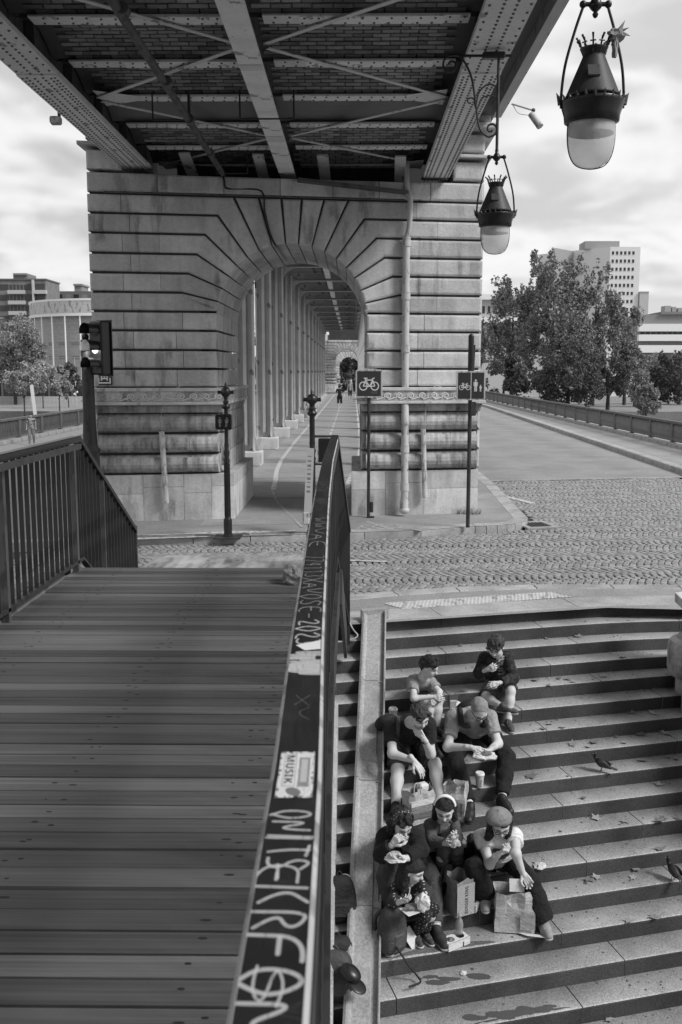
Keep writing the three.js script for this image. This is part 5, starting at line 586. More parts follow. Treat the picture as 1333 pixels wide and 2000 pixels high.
// ------------------------------------------------------------------ lanterns hung from the viaduct
{
  const t = thing('hanging_lantern', 'large near lantern with a rag on its right rod, at upper right against the sky', 'lantern', 'ornate lanterns hung from the viaduct', [1.643, 5.22, -7.045]); t.scale.setScalar(0.708);
  const glass = new THREE.MeshPhysicalMaterial({ color: grey(0.8), roughness: 0.3, transmission: 0.7, thickness: 0, bumpMap: again(T.patch, 0.2), bumpScale: 0.002 });
  part('hood', lathe([[0.0, -0.455], [0.1, -0.46], [0.112, -0.5], [0.255, -0.84], [0.265, -0.86], [0.25, -0.87], [0.2, -0.86], [0.0, -0.5]], 28), M.iron, t);
  { const g = []; for (let i = 0; i < 10; i++) { const a = i / 10 * 6.283, c = Math.cos(a), s = Math.sin(a); g.push(rod(V(c * 0.105, -0.47, s * 0.105), V(c * 0.145, -0.33, s * 0.145), 0.011, 0.008, 5), rod(V(c * 0.14, -0.36, s * 0.14), V(c * 0.175, -0.315, s * 0.175), 0.008, 0.012, 5), rod(V(Math.cos(a - 0.2) * 0.14, -0.375, Math.sin(a - 0.2) * 0.14), V(Math.cos(a + 0.2) * 0.14, -0.375, Math.sin(a + 0.2) * 0.14), 0.007, 0.007, 5)); } g.push(lathe([[0.1, -0.49], [0.125, -0.43], [0.135, -0.41], [0.125, -0.41], [0.09, -0.48]], 20)); part('crown', g, M.ironBlack, t); }
  part('ring_band', lathe([[0.235, -1.1], [0.262, -1.09], [0.268, -1.03], [0.3, -0.93], [0.31, -0.9], [0.29, -0.9], [0.25, -0.95], [0.23, -1.08]], 32), M.ironBlack, t);
  { const g = []; for (let i = 0; i < 22; i++) { const a = i / 22 * 6.283, c = Math.cos(a), s = Math.sin(a), big = i % 11 === 0; const cone = new THREE.ConeGeometry(big ? 0.04 : 0.025, big ? 0.12 : 0.07, 5); cone.rotateZ(-0.5); cone.translate(big ? 0.325 : 0.305, big ? -0.865 : -0.88, 0); cone.rotateY(-a); g.push(cone); } part('cresting', g, M.ironBlack, t); }
  part('globe', lathe([[0.226, -1.08], [0.228, -1.2], [0.222, -1.3], [0.2, -1.4], [0.16, -1.47], [0.1, -1.51], [0.0, -1.525]], 32), glass, t);
  part('reflector', lathe([[0.222, -1.2], [0.215, -1.12], [0.12, -1.1], [0, -1.09]], 24), M.offWhite, t); part('globe_rim', [new THREE.TorusGeometry(0.231, 0.008, 6, 36).rotateX(Math.PI / 2).translate(0, -1.1, 0)], M.ironBlack, t); part('globe_outline', pipe([[0.231, -1.1], [0.233, -1.2], [0.227, -1.3], [0.205, -1.4], [0.163, -1.475], [0.1, -1.515], [0, -1.53], [-0.1, -1.515], [-0.163, -1.475], [-0.205, -1.4], [-0.227, -1.3], [-0.233, -1.2], [-0.231, -1.1]].map(([x, y]) => V(x, y, 0)), 0.0055, 6, 80), M.ironBlack, t);  // dark outline added for the thick glass edge of the globe, no real hoop
  part('inspection_door', [chamfer(0.13, 0.13, 0.02, 0.01, 0, 0, 0)].map((g) => { g.rotateX(-0.42); g.translate(-0.04, -0.66, 0.185); return g; }), M.iron, t);
  for (const s of [-1, 1]) part('hanger_rod', pipe([V(s * 0.115, -0.02, 0), V(s * 0.19, -0.25, 0), V(s * 0.27, -0.55, 0), V(s * 0.3, -0.8, 0), V(s * 0.3, -0.96, 0)], 0.014, 7, 24), M.ironBlack, t);
  part('junction', [lathe([[0, -0.14], [0.02, -0.125], [0.03, -0.1], [0.018, -0.08], [0.05, -0.05], [0.07, -0.02], [0.05, 0.02], [0.025, 0.06], [0.03, 0.09], [0.02, 0.12]], 14), rod(V(-0.12, -0.01, 0), V(0.12, -0.01, 0), 0.022), ball(0.036, -0.12, -0.01, 0), ball(0.036, 0.12, -0.01, 0)], M.ironBlack, t);
  part('drop_rod', rod(V(0, 0.1, 0), V(0, 1.52, 0), 0.024, 0.024, 10), M.railGrey, t);
  const spiral = (x, y, r0, a0, turns, dir) => Array.from({ length: 18 }, (_, i) => { const u = i / 17, a = a0 + dir * u * turns * 6.283, r = r0 * (1 - 0.75 * u); return V(x + r * Math.cos(a), y + r * Math.sin(a), 0); });
  part('scroll', pipe([...spiral(-0.755, 1.39, 0.15, 1.3, 1.25, 1).reverse(), V(-0.62, 1.52, 0), V(-0.5, 1.37, 0), V(-0.41, 1.14, 0), V(-0.345, 0.76, 0), V(-0.285, 0.44, 0), V(-0.16, 0.31, 0), ...spiral(-0.1, 0.42, 0.11, -1.4, 1.1, 1)], 0.018, 6, 150), M.iron, t); part('scroll', pipe([V(-0.345, 0.78, 0), V(-0.3, 0.98, 0), V(-0.16, 1.1, 0), V(-0.02, 1.06, 0)], 0.014, 6, 24), M.iron, t); part('scroll', pipe([V(-0.33, 0.7, 0), V(-0.26, 0.88, 0), V(-0.12, 0.93, 0), V(-0.02, 0.9, 0)], 0.011, 6, 24), M.iron, t); part('scroll', pipe([V(-0.35, 0.74, 0), ...spiral(-0.44, 0.84, 0.075, -0.4, 0.9, 1)], 0.012, 6, 40), M.iron, t);
  part('wall_clamp', [chamfer(0.36, 0.1, 0.14, 0.02, -0.08, 1.53, 0), rod(V(-0.62, 1.53, 0), V(0.2, 1.53, 0), 0.022)], M.ironBlack, t);
  const b = copyOf(t, 'farther lantern hanging on its scroll bracket in front of the right edge of the pier', null, [1.63, 5.165, -11.54]);
  const rg = thing('tied_rag', 'pale grey rag knotted round the right rod of the near lantern', 'rag', null, [1.643 + 0.2 * 0.708, 5.22 - 0.29 * 0.708, -7.03]), knot = (R, seed, sx, sy, x, y) => { const g = new THREE.IcosahedronGeometry(R, 3), p = g.attributes.position; for (let i = 0; i < p.count; i++) { const a = p.getX(i), c = p.getY(i), d = p.getZ(i), k = 0.5 + 1.0 * noise3(a / R * 2.4 + seed, c / R * 2.4, d / R * 2.4); p.setXYZ(i, a * k * sx + x, c * k * sy + y, d * k); } g.computeVertexNormals(); return g; };
  part('knot', knot(0.045, 3, 1.3, 0.9, 0, 0), mat(0.3, 0.9), rg); part('rag_end', knot(0.035, 5, 0.7, 2.0, -0.005, -0.065), mat(0.36, 0.9), rg); for (let i = 0; i < 3; i++) { const c = new THREE.ConeGeometry(0.02, 0.09, 4); c.scale(1, 1, 0.3); c.rotateZ(-1.9 + i * 0.7); c.translate(0.055 - i * 0.01, 0.0 + i * 0.025, 0.01); part('rag_end', c, mat(0.25, 0.9), rg); }
}
// ------------------------------------------------------------------ signs, signals and small fixtures round the pier
function canvasTex(w, h, draw) { const c = document.createElement('canvas'); c.width = w; c.height = h; draw(c.getContext('2d'), w, h); const t = new THREE.CanvasTexture(c); t.colorSpace = THREE.SRGBColorSpace; t.magFilter = THREE.LinearFilter; return t; }
function plate(w, h, t, map, rough = 0.5) { const m = new THREE.MeshStandardMaterial({ map, roughness: rough }); const g = new THREE.PlaneGeometry(w, h); return [g, m]; }
const roundBoard = (w, h, r, d) => { const p = []; for (const [cx, cy, a] of [[w / 2 - r, h / 2 - r, 0], [-w / 2 + r, h / 2 - r, 1], [-w / 2 + r, -h / 2 + r, 2], [w / 2 - r, -h / 2 + r, 3]]) for (let i = 0; i <= 4; i++) { const q = (a + i / 4) * Math.PI / 2; p.push([cx + r * Math.cos(q), cy + r * Math.sin(q)]); } return extrude(p, d, 0.003); };
function drawBike(g, x, y, s) { g.strokeStyle = '#d8d8d8'; g.lineWidth = s * 0.055; g.lineCap = g.lineJoin = 'round'; for (const dx of [-0.3, 0.3]) { g.beginPath(); g.arc(x + dx * s, y + 0.12 * s, 0.2 * s, 0, 7); g.stroke(); } const L = (p) => { g.beginPath(); p.forEach(([a, b], i) => g[i ? 'lineTo' : 'moveTo'](x + a * s, y + b * s)); g.stroke(); }; L([[-0.3, 0.12], [-0.18, -0.18], [0.2, -0.18], [0.02, 0.14], [-0.18, -0.18]]); L([[0.02, 0.14], [0.3, 0.12], [0.17, -0.24], [0.27, -0.28]]); L([[-0.26, -0.27], [-0.1, -0.27]]); L([[-0.18, -0.18], [-0.2, -0.27]]); L([[-0.3, 0.12], [0.02, 0.14]]); }
function drawPerson(g, x, y, h) { g.fillStyle = '#d8d8d8'; g.beginPath(); g.arc(x, y - h * 0.42, h * 0.08, 0, 7); g.fill(); g.fillRect(x - h * 0.1, y - h * 0.31, h * 0.2, h * 0.36); g.fillRect(x - h * 0.1, y, h * 0.085, h * 0.46); g.fillRect(x + h * 0.015, y, h * 0.085, h * 0.46); g.fillRect(x - h * 0.17, y - h * 0.3, h * 0.055, h * 0.32); g.fillRect(x + h * 0.115, y - h * 0.3, h * 0.055, h * 0.32); }
{ const b = onY(720, 1010, 0), t = thing('cycle_sign', 'square cycle path sign on a thin dark post left of the downpipe', 'sign', null, [b.x, 0, b.z + 0.05]);
  part('post', [rod(V(0, 0, 0), V(0, 2.7, 0), 0.032, 0.032, 10)], M.iron, t); part('foot', [box(0.14, 0.02, 0.14, 0.04, 0.012, 0), chamfer(0.06, 0.2, 0.06, 0.01, 0.06, 0.2, 0)], M.iron, t); part('board', roundBoard(0.5, 0.52, 0.04, 0.03).translate(0, 2.52, 0.065), M.offWhite, t); const [g, m] = plate(0.44, 0.46, 0, canvasTex(256, 256, (g, w, h) => { g.fillStyle = '#343434'; g.fillRect(0, 0, w, h); drawBike(g, w / 2, h * 0.5, w * 0.8); g.strokeStyle = 'rgba(170,170,170,.5)'; g.lineWidth = 3; for (let i = 0; i < 7; i++) { g.beginPath(); g.moveTo(150 + i * 9, 230); g.lineTo(165 + i * 10, 190 + (i % 3) * 12); g.stroke(); } })); g.translate(0, 2.52, 0.067); part('sign_face', g, m, t, true); }
{ const b = onY(914, 1030, 0), t = thing('shared_path_sign', 'square sign with bicycle, adult and child on a tall post before the pier', 'sign', null, [b.x, 0, b.z]);
  part('post', rod(V(0, 0, 0), V(0, 2.6, 0), 0.035, 0.035, 10), M.iron, t); part('post_top', [rod(V(0, 2.5, 0.0), V(0, 3.34, 0.0), 0.05, 0.05, 12), ball(0.05, 0, 3.34, 0), rod(V(0.03, 2.6, -0.02), V(0.05, 3.2, -0.02), 0.03)], M.ironBlack, t); part('board', roundBoard(0.5, 0.5, 0.03, 0.03).translate(0, 2.5, 0.085), M.offWhite, t); part('clamp_box', chamfer(0.11, 0.24, 0.1, 0.015, 0.05, 2.1, 0.02), M.iron, t);
  const [g, m] = plate(0.45, 0.45, 0, canvasTex(256, 256, (g, w, h) => { g.fillStyle = '#2e2e2e'; g.fillRect(0, 0, w, h); g.fillStyle = '#c8c8c8'; g.fillRect(w / 2 - 3, 0, 7, h); drawBike(g, w * 0.26, h * 0.52, w * 0.42); drawPerson(g, w * 0.68, h * 0.5, h * 0.48); drawPerson(g, w * 0.87, h * 0.6, h * 0.27); })); g.translate(0, 2.5, 0.087); part('sign_face', g, m, t, true); }
const castPost = (H, w = 0.045, q = 0.62) => [lathe([[0.13 * q, 0], [0.13 * q, 0.05], [0.11 * q, 0.07], [0.115 * q, 0.3], [0.09 * q, 0.33], [0.075 * q, 0.36], [0.07 * q, 1.25], [0.085 * q, 1.28], [0.06 * q, 1.34], [0.085 * q, 1.42], [0.055 * q, 1.48], [0.065 * q, 1.54], [w, 1.6], [w, H - 0.42], [w + 0.03, H - 0.4], [w + 0.04, H - 0.36], [w, H - 0.32]], 16), lathe([[w, H - 0.33], [w + 0.02, H - 0.3], [w, H - 0.27], [w + 0.005, H - 0.22], [w + 0.045, H - 0.18], [w + 0.05, H - 0.12], [w + 0.02, H - 0.07], [0.03 * q, H - 0.05], [0.035 * q, H - 0.02], [0, H + 0.03]], 16)];
{ const b = onY(446, 1050, 0), t = thing('pedestrian_signal', 'ornate black cast post carrying a small pedestrian signal before the left pier leg', 'signal', null, [b.x, 0, b.z]);
  part('post', castPost(2.55, 0.032), M.ironBlack, t); part('finial_arm', [-1, 1].map((s) => rod(V(s * 0.05, 2.4, 0), V(s * 0.13, 2.41, 0), 0.025, 0.03, 8)), M.ironBlack, t); part('plinth', box(0.44, 0.02, 0.4, 0, 0.012, 0), M.iron, t);
  for (let i = 0; i < 10; i++) { const a = i / 10 * 6.283; part('flute', rod(V(0.046 * Math.cos(a), 0.36, 0.046 * Math.sin(a)), V(0.043 * Math.cos(a), 1.24, 0.043 * Math.sin(a)), 0.008, 0.008, 5), M.ironBlack, t); }
  const h = part('signal_head', chamfer(0.27, 0.25, 0.16, 0.02, -0.03, 1.93, 0.06), M.black, t); const [g, m] = plate(0.25, 0.22, 0, canvasTex(128, 112, (g, w, hh) => { g.fillStyle = '#0c0c0c'; g.fillRect(0, 0, w, hh); g.globalAlpha = 0.45; drawPerson(g, 36, 58, 84); g.save(); g.translate(92, 58); g.rotate(0.12); drawPerson(g, 0, 0, 84); g.restore(); }), 0.25); g.translate(-0.03, 1.93, 0.142); part('signal_face', g, m, h, true);
  part('notice_plate', box(0.06, 0.3, 0.01, -0.06, 1.36, 0.0), M.zinc, t); }
{ const b = onY(611, 1042, 0), t = thing('signal_post', 'ornate black cast post with a blank sign box, half hidden by the handrail', 'signal', null, [b.x, 0, b.z]);
  part('post', castPost(2.42, 0.045, 0.75), M.ironBlack, t); part('finial_arm', [-1, 1].map((s) => rod(V(s * 0.06, 2.27, 0), V(s * 0.15, 2.28, 0), 0.03, 0.035, 8)), M.ironBlack, t); part('sign_box', [chamfer(0.3, 0.42, 0.08, 0.03, 0.24, 1.42, 0)], M.black, t); part('box_trim', [box(0.016, 0.4, 0.02, 0.095, 1.42, 0.035), box(0.3, 0.014, 0.02, 0.24, 1.215, 0.035)], M.offWhite, t); for (const [y, q] of [[1.66, 0.02], [1.19, 0.016]]) part('box_arm', rod(V(0, y, 0), V(0.36, y, 0), q), M.iron, t);
  const bn = canvasTex(64, 512, (g, w, h) => { g.fillStyle = '#b9b9b9'; g.fillRect(0, 0, w, h); g.fillStyle = '#777'; for (let i = 0; i < 9; i++) g.fillRect(14, 60 + i * 34, 30, 8 + (i % 3) * 5); }); const bm = new THREE.MeshStandardMaterial({ map: bn, roughness: 0.6 }); const pl = new THREE.BoxGeometry(0.13, 1.1, 0.02); pl.rotateZ(-0.045); pl.translate(-0.05, 0.92, 0.11); part('strapped_panel', pl, bm, t, true); part('grey_box', chamfer(0.12, 0.22, 0.1, 0.02, -0.1, 0.28, 0.08), M.zinc, t); }
{ const t = thing('traffic_light', 'three-lamp traffic light with visors on a thick post at the left of the pier', 'traffic light', null, [-4.33, 0, -16.0]);
  part('post', lathe([[0.22, -0.1], [0.22, 0.15], [0.19, 0.2], [0.18, 1.0], [0.21, 1.06], [0.15, 1.12], [0.14, 1.4], [0.17, 1.46], [0.12, 1.52], [0.115, 1.7], [0.1, 2.0], [0.095, 3.25], [0, 3.27]], 18), M.iron, t); part('pole_cap', [ball(0.06, -0.02, 3.3, 0), rod(V(-0.06, 3.05, 0.02), V(0.12, 3.05, 0.02), 0.035), chamfer(0.14, 0.2, 0.14, 0.02, -0.02, 3.08, 0)], M.black, t);
  const hd = new THREE.Group(); hd.name = 'signal_head'; hd.position.set(0.23, 3.12, 0.05); hd.rotation.y = -0.62; t.add(hd); part('housing', chamfer(0.3, 0.86, 0.2, 0.025, 0, 0, 0), M.black, hd); part('backplate', box(0.36, 0.9, 0.015, 0, 0, -0.1), M.black, hd);
  const lens = [mat(0.06, 0.3), new THREE.MeshStandardMaterial({ color: grey(0.5), emissive: grey(0.55), roughness: 0.4 }), mat(0.09, 0.3)]; [0.27, 0, -0.27].forEach((y, i) => { const g = new THREE.SphereGeometry(0.1, 18, 8, 0, 6.3, 0, 1.1); g.rotateX(Math.PI / 2); g.scale(1, 1, 0.4); g.translate(0, y, 0.085); part('lens', g, lens[i], hd); const v = new THREE.CylinderGeometry(0.125, 0.112, 0.22, 18, 1, true, Math.PI * 0.5 - 0.35, Math.PI + 0.7); v.rotateX(Math.PI / 2); v.translate(0, y, 0.2); const vm = M.black.clone(); vm.side = THREE.DoubleSide; part('visor', v, vm, hd); });
  const pl = new THREE.PointLight(0xffffff, 0.25, 6); pl.position.set(0, 0, 0.3); hd.add(pl); }
for (const [px, y0, y1, lab, arc] of [[317, 850, 987, 'pale cable guard tube on the left pier leg with a loose looping wire', [[0, 1.63], [-0.03, 1.9], [0.15, 2.35], [0.5, 2.52], [0.9, 2.5], [1.12, 2.42]]], [827, 845, 976, 'pale cable guard tube on the right pier leg with a hooked wire', [[0, 1.63], [0.03, 2.1], [0.08, 2.35], [0.2, 2.47], [0.36, 2.44]]]]) { const x = px < 500 ? -3.47 : 1.36, z = pz(x) + 0.17, t = thing('cable_guard', lab, 'tube', null, [x, 0, z]); part('tube', rod(V(-0.02, 1.66, 0), V(0.03, 0.34, -0.02), 0.05, 0.05, 12), M.zinc, t); part('wire', pipe(arc.map(([a, b]) => V(a, b, 0.02)), 0.008, 5, 50), M.offWhite, t); }
{ const x = -4.5, t = thing('mosaic_tile', 'small square mosaic of black and white tiles on the left corner of the pier', 'mosaic', null, [x, 2.63, pz(x) + 0.012]); const q = 0.026; const art = ['###########', '#ooooooooo#', '#o#######o#', '#o#ooooo#o#', '###o#o#o###', '#o#ooooo#o#', '#o#o###o#o#', '#o#######o#', '#ooooooooo#', '###########']; const b = [[], []]; art.forEach((row, j) => [...row].forEach((ch, i) => b[ch === '#' ? 0 : 1].push(box(q * 0.92, q * 0.92, 0.012, (i - 5) * q, (4.5 - j) * q, 0)))); stuff(part('dark_tiles', b[0], M.black, t)); stuff(part('pale_tiles', b[1], M.white, t)); }
{ const r = rng(61), g = []; for (let i = 0; i < 60; i++) { const a = r() * 6.283, R = r() * 0.22, c = new THREE.ConeGeometry(0.012, 0.1 + r() * 0.12, 4); c.rotateX((r() - 0.5) * 1.2); c.rotateZ((r() - 0.5) * 1.2); c.translate(2.28 + Math.cos(a) * R * 1.3, 0.05, -18.76 + Math.sin(a) * R * 0.5); g.push(c); } const o = single('weeds', g, LM.mid, 'tuft of weeds growing at the right foot of the pier', 'weeds'); stuff(o); }
// ------------------------------------------------------------------ placing things on the stairs
function onStep(px, py, depth = 0) { for (let k = 19; k >= 0; k--) { const p = onY(px, py, treadY(k)); if (p.z <= nose(k, p.x) + 0.002 && (k === 0 || p.z >= nose(k - 1, p.x) - 0.01)) return Object.assign(p, { k }); } return depth < 9 ? onStep(px, py - 3, depth + 1) : Object.assign(onY(px, py, treadY(10)), { k: 10 }); }
const stepTurn = 0.266;
{ // dry leaves
  const mk = (seed) => { const r = rng(seed), sh = []; for (let i = 0; i < 10; i++) { const a = i / 10 * 6.283, R = (i % 2 ? 0.5 : 1) * (0.8 + 0.4 * r()); sh.push([Math.cos(a) * R * 0.055, Math.sin(a) * R * 0.04]); } const s = new THREE.Shape(sh.map(([x, y]) => new THREE.Vector2(x, y))), g = new THREE.ShapeGeometry(s); g.rotateX(-Math.PI / 2); const p = g.attributes.position; for (let i = 0; i < p.count; i++) { const x = p.getX(i), z = p.getZ(i); p.setY(i, 0.006 + 5 * (x * x) + 0.25 * Math.abs(z) * r()); } g.computeVertexNormals(); return g; };
  const geos = [1, 2, 3, 4].map((i) => mk(i * 7)), r = rng(33), pts = [[1038, 1518], [1100, 1440], [1118, 1455], [1160, 1452], [1220, 1452], [1235, 1393], [1275, 1394], [1250, 1436], [1258, 1437], [1298, 1433], [1305, 1480], [1320, 1484], [1288, 1534], [1290, 1605], [1257, 1487], [1165, 1600], [1222, 1606], [1295, 1600], [1290, 1660], [1165, 1715], [1237, 1715], [1150, 1720], [1063, 1440], [1073, 1360], [1068, 1248], [1130, 1244], [1092, 1326], [1110, 1328], [1046, 1330], [1180, 1322], [1075, 1415], [1150, 1460], [1205, 1440], [1320, 1372], [1322, 1620], [1240, 1700], [1278, 1820], [905, 1350], [900, 1262], [1230, 1810], [1190, 1992], [1120, 1345], [1215, 1300], [1305, 1436], [1140, 1560]];
  let proto; pts.forEach(([x, y], i) => { const p = onStep(x, y); const big = i === 0 || i === 13 ? 1.5 : 0.7 + 0.6 * r(); const lab = 'dry fallen leaf lying on the stone stairs', grp = 'dry leaves scattered over the stairs'; const o = single('fallen_leaf', geos[i % 4].clone(), M.leafDry[(r() * 3) | 0], lab, 'leaf', grp); o.position.set(p.x, treadY(p.k) + 0.003, p.z); o.rotation.set((r() - 0.5) * 0.3, r() * 6, (r() - 0.5) * 0.3); o.scale.setScalar(big); });
}
// paper bags, cups, trays
function bagGeo(w, h, d, seed, open = true) {      // open-topped crumpled paper bag standing at the origin
  const r = rng(seed), n = 7, m = 8, ring = []; const per = []; const W = w / 2, D = d / 2; const edge = [[-W, D], [W, D], [W, -D], [-W, -D]];
  for (let e = 0; e < 4; e++) for (let i = 0; i < n; i++) { const a = edge[e], b = edge[(e + 1) % 4]; per.push([lerp(a[0], b[0], i / n), lerp(a[1], b[1], i / n)]); }
  const rows = []; for (let j = 0; j <= m; j++) { const v = j / m, pinch = 1 - 0.04 * Math.sin(v * 3); rows.push(per.map(([x, z], i) => { const k = noise3(x * 14 + seed, v * 5, z * 14) - 0.5, top = v > 0.85 ? 1 : 0; return V(x * pinch * (1 + 0.05 * top * (noise3(i, seed, 2) - 0.5)) + k * 0.04 * (0.3 + v), v * h + top * (noise3(i * 0.5, seed, 7) - 0.5) * 0.05, z * pinch * (1 - 0.35 * v * (open ? 0.4 : 1)) + k * 0.045 * (0.3 + v)); })); }
  const pos = [], q = (a, b, c, e) => { for (const p of [a, b, c, a, c, e]) pos.push(p.x, p.y, p.z); }; const N = per.length;
  for (let j = 0; j < m; j++) for (let i = 0; i < N; i++) { const k = (i + 1) % N; q(rows[j][i], rows[j][k], rows[j + 1][k], rows[j + 1][i]); const f = (p) => V(p.x * 0.985, p.y, p.z * 0.985); q(f(rows[j][k]), f(rows[j][i]), f(rows[j + 1][i]), f(rows[j + 1][k])); }
  const c = V(0, 0.004, 0); for (let i = 0; i < N; i++) { const k = (i + 1) % N; for (const p of [c, rows[0][k], rows[0][i]]) pos.push(p.x, p.y, p.z); }
  const g = new THREE.BufferGeometry(); g.setAttribute('position', new THREE.Float32BufferAttribute(pos, 3)); g.computeVertexNormals(); return g;
}
function setOn(t, px, py, turn, o = {}) { const p = onStep(px, py); t.position.set(p.x, treadY(p.k) + 0.003, p.z); t.rotation.y = turn; return t; }
const bagText = canvasTex(128, 256, (g, w, h) => { g.fillStyle = '#a8a8a8'; g.fillRect(0, 0, w, h); g.save(); g.translate(w * 0.62, h * 0.97); g.rotate(-Math.PI / 2); g.fillStyle = '#161616'; g.font = 'bold 34px sans-serif'; g.fillText('BURGER KING', 4, 0, h * 0.9); g.restore(); g.strokeStyle = 'rgba(255,255,255,.4)'; g.lineWidth = 3; g.beginPath(); g.moveTo(0, h); g.lineTo(w * 0.5, h * 0.7); g.lineTo(w, h); g.stroke(); });
{ const t = thing('paper_bag', 'open paper bag printed BURGER KING on its pale front, between the seated girls', 'bag'); part('bag_body', bagGeo(0.17, 0.31, 0.2, 3), M.paperDark, t); const g = new THREE.PlaneGeometry(0.165, 0.27); g.translate(0, 0.145, 0.108); part('printed_face', g, new THREE.MeshStandardMaterial({ map: bagText, roughness: 0.85, bumpMap: again(T.fold, 0.5), bumpScale: 0.004 }), t, true); setOn(t, 896, 1778, 0.45); }
{ const t = thing('paper_bag', 'large crumpled blank paper bag on the step below the woman in the beret', 'bag'); part('bag_body', bagGeo(0.32, 0.32, 0.2, 5), M.paper, t); part('handle', [box(0.12, 0.1, 0.02, 0.02, 0.36, 0.02, -0.4, 0, 0)], M.paperLight, t); part('flap', [box(0.12, 0.13, 0.004, 0.1, 0.1, 0.112)], tint(M.paper, 0.8), t); part('torn_corner', sheet([[0.02, 0.1], [0.2, 0.12], [0.24, 0.17], [0.1, 0.15]], 0.006), M.paperLight, t); setOn(t, 1004, 1812, -0.08); t.rotation.x = -0.1; }
{ const t = thing('paper_bag', 'striped paper carrier bag with looped handles at the feet of the man in black', 'bag'); part('bag_body', bagGeo(0.25, 0.3, 0.16, 7), M.paper, t); part('stripe', [box(0.245, 0.05, 0.004, 0, 0.2, 0.09)], M.paperLight, t); part('stripe', [box(0.245, 0.06, 0.004, 0, 0.14, 0.09)], tint(M.paper, 0.6), t); part('stripe', [box(0.245, 0.05, 0.004, 0, 0.085, 0.09)], tint(M.paper, 0.35), t); part('handle', pipe([V(-0.09, 0.28, 0.08), V(-0.08, 0.37, 0.07), V(-0.03, 0.37, 0.07), V(-0.02, 0.28, 0.08)], 0.007, 6, 20), M.paper, t); part('napkins', chamfer(0.1, 0.08, 0.08, 0.02, 0.05, 0.3, 0), M.paperLight, t); setOn(t, 816, 1602, 0.5); }
{ const t = thing('paper_bag', 'plain brown paper bag standing between the two seated men', 'bag'); part('bag_body', bagGeo(0.2, 0.33, 0.14, 11), M.paper, t); part('side_print', box(0.02, 0.12, 0.004, 0.07, 0.12, 0.08), tint(M.paper, 0.4), t); setOn(t, 889, 1598, -0.3); }
const cupPrint = canvasTex(256, 128, (g, w, h) => { g.fillStyle = '#c9c9c9'; g.fillRect(0, 0, w, h); g.fillStyle = '#222'; g.font = 'bold 30px sans-serif'; for (const x of [30, 95, 160, 225]) { g.save(); g.translate(x, h * 0.92); g.rotate(-Math.PI / 2); g.fillText(x % 2 ? 'KING' : 'BURGER', 0, 0, 108); g.restore(); } });
function cup(label, px, py, turn) { const t = thing('paper_cup', label, 'cup', 'white lidded paper cups'); const g = new THREE.CylinderGeometry(0.042, 0.031, 0.125, 20); g.translate(0, 0.064, 0); part('cup_body', g, new THREE.MeshStandardMaterial({ map: cupPrint, roughness: 0.6 }), t, true); part('lid', lathe([[0.0, 0.142], [0.03, 0.142], [0.038, 0.146], [0.041, 0.14], [0.046, 0.128], [0.046, 0.122], [0.04, 0.12]], 20), M.white, t); setOn(t, px, py, turn); return t; }
cup('white lidded paper cup beside the ramp behind the man in black', 768, 1410, 0.4); cup('white lidded paper cup between the feet of the man in grey', 937, 1541, 1.2); cup('white lidded paper cup on the narrow steps left of the ramp', 674, 1744, 2.2);
function tray(label, px, py, turn) { const t = thing('cup_tray', label, 'tray', null); const s = [[-0.11, -0.055], [0.11, -0.055], [0.11, 0.055], [-0.11, 0.055]]; const hole = (cx) => Array.from({ length: 18 }, (_, i) => [cx + 0.036 * Math.cos(i / 18 * 6.283), 0.036 * Math.sin(i / 18 * 6.283)]); const g = extrude(s, 0.004, 0, [hole(-0.05), hole(0.05)]); g.rotateX(-Math.PI / 2); g.translate(0, 0.06, 0); part('tray_top', g, M.paperLight, t); for (const q of [box(0.22, 0.06, 0.004, 0, 0.03, 0.054), box(0.22, 0.06, 0.004, 0, 0.03, -0.054), box(0.004, 0.06, 0.11, -0.109, 0.03, 0), box(0.004, 0.06, 0.11, 0.109, 0.03, 0)]) part('tray_side', q, M.paperLight, t); part('tray_floor', box(0.2, 0.004, 0.1, 0, 0.004, 0), M.paperDark, t); part('slot', [box(0.008, 0.04, 0.006, 0.04, 0.02, 0.056)], M.black, t); setOn(t, px, py, turn); return t; }
tray('white cardboard cup tray holding a small bottle, on the step', 889, 1845, 0.6); tray('white cardboard cup tray with two empty holes beside the printed bag', 926, 1768, 1.1);
{ const t = thing('drink_bottle', 'small clear plastic drink bottle standing in the cup tray', 'bottle'); part('bottle_body', lathe([[0, 0], [0.028, 0.002], [0.031, 0.02], [0.029, 0.05], [0.032, 0.07], [0.03, 0.1], [0.024, 0.12], [0.013, 0.14], [0.013, 0.155]], 18), new THREE.MeshPhysicalMaterial({ color: grey(0.6), roughness: 0.15, transmission: 0.6, thickness: 0 }), t); part('cap', lathe([[0.015, 0.15], [0.016, 0.155], [0.016, 0.17], [0, 0.172]], 14), M.offWhite, t); const p = onStep(897, 1838); t.position.set(p.x, treadY(p.k) + 0.062, p.z); }
function crumple(r0, seed, sx = 1, sy = 0.6, sz = 1) { const g = new THREE.IcosahedronGeometry(r0, 3), p = g.attributes.position; for (let i = 0; i < p.count; i++) { const x = p.getX(i), y = p.getY(i), z = p.getZ(i), k = 0.65 + 0.75 * noise3(x / r0 * 2.6 + seed, y / r0 * 2.6, z / r0 * 2.6); p.setXYZ(i, x * k * sx, y * k * sy, z * k * sz); } g.computeVertexNormals(); return g; }
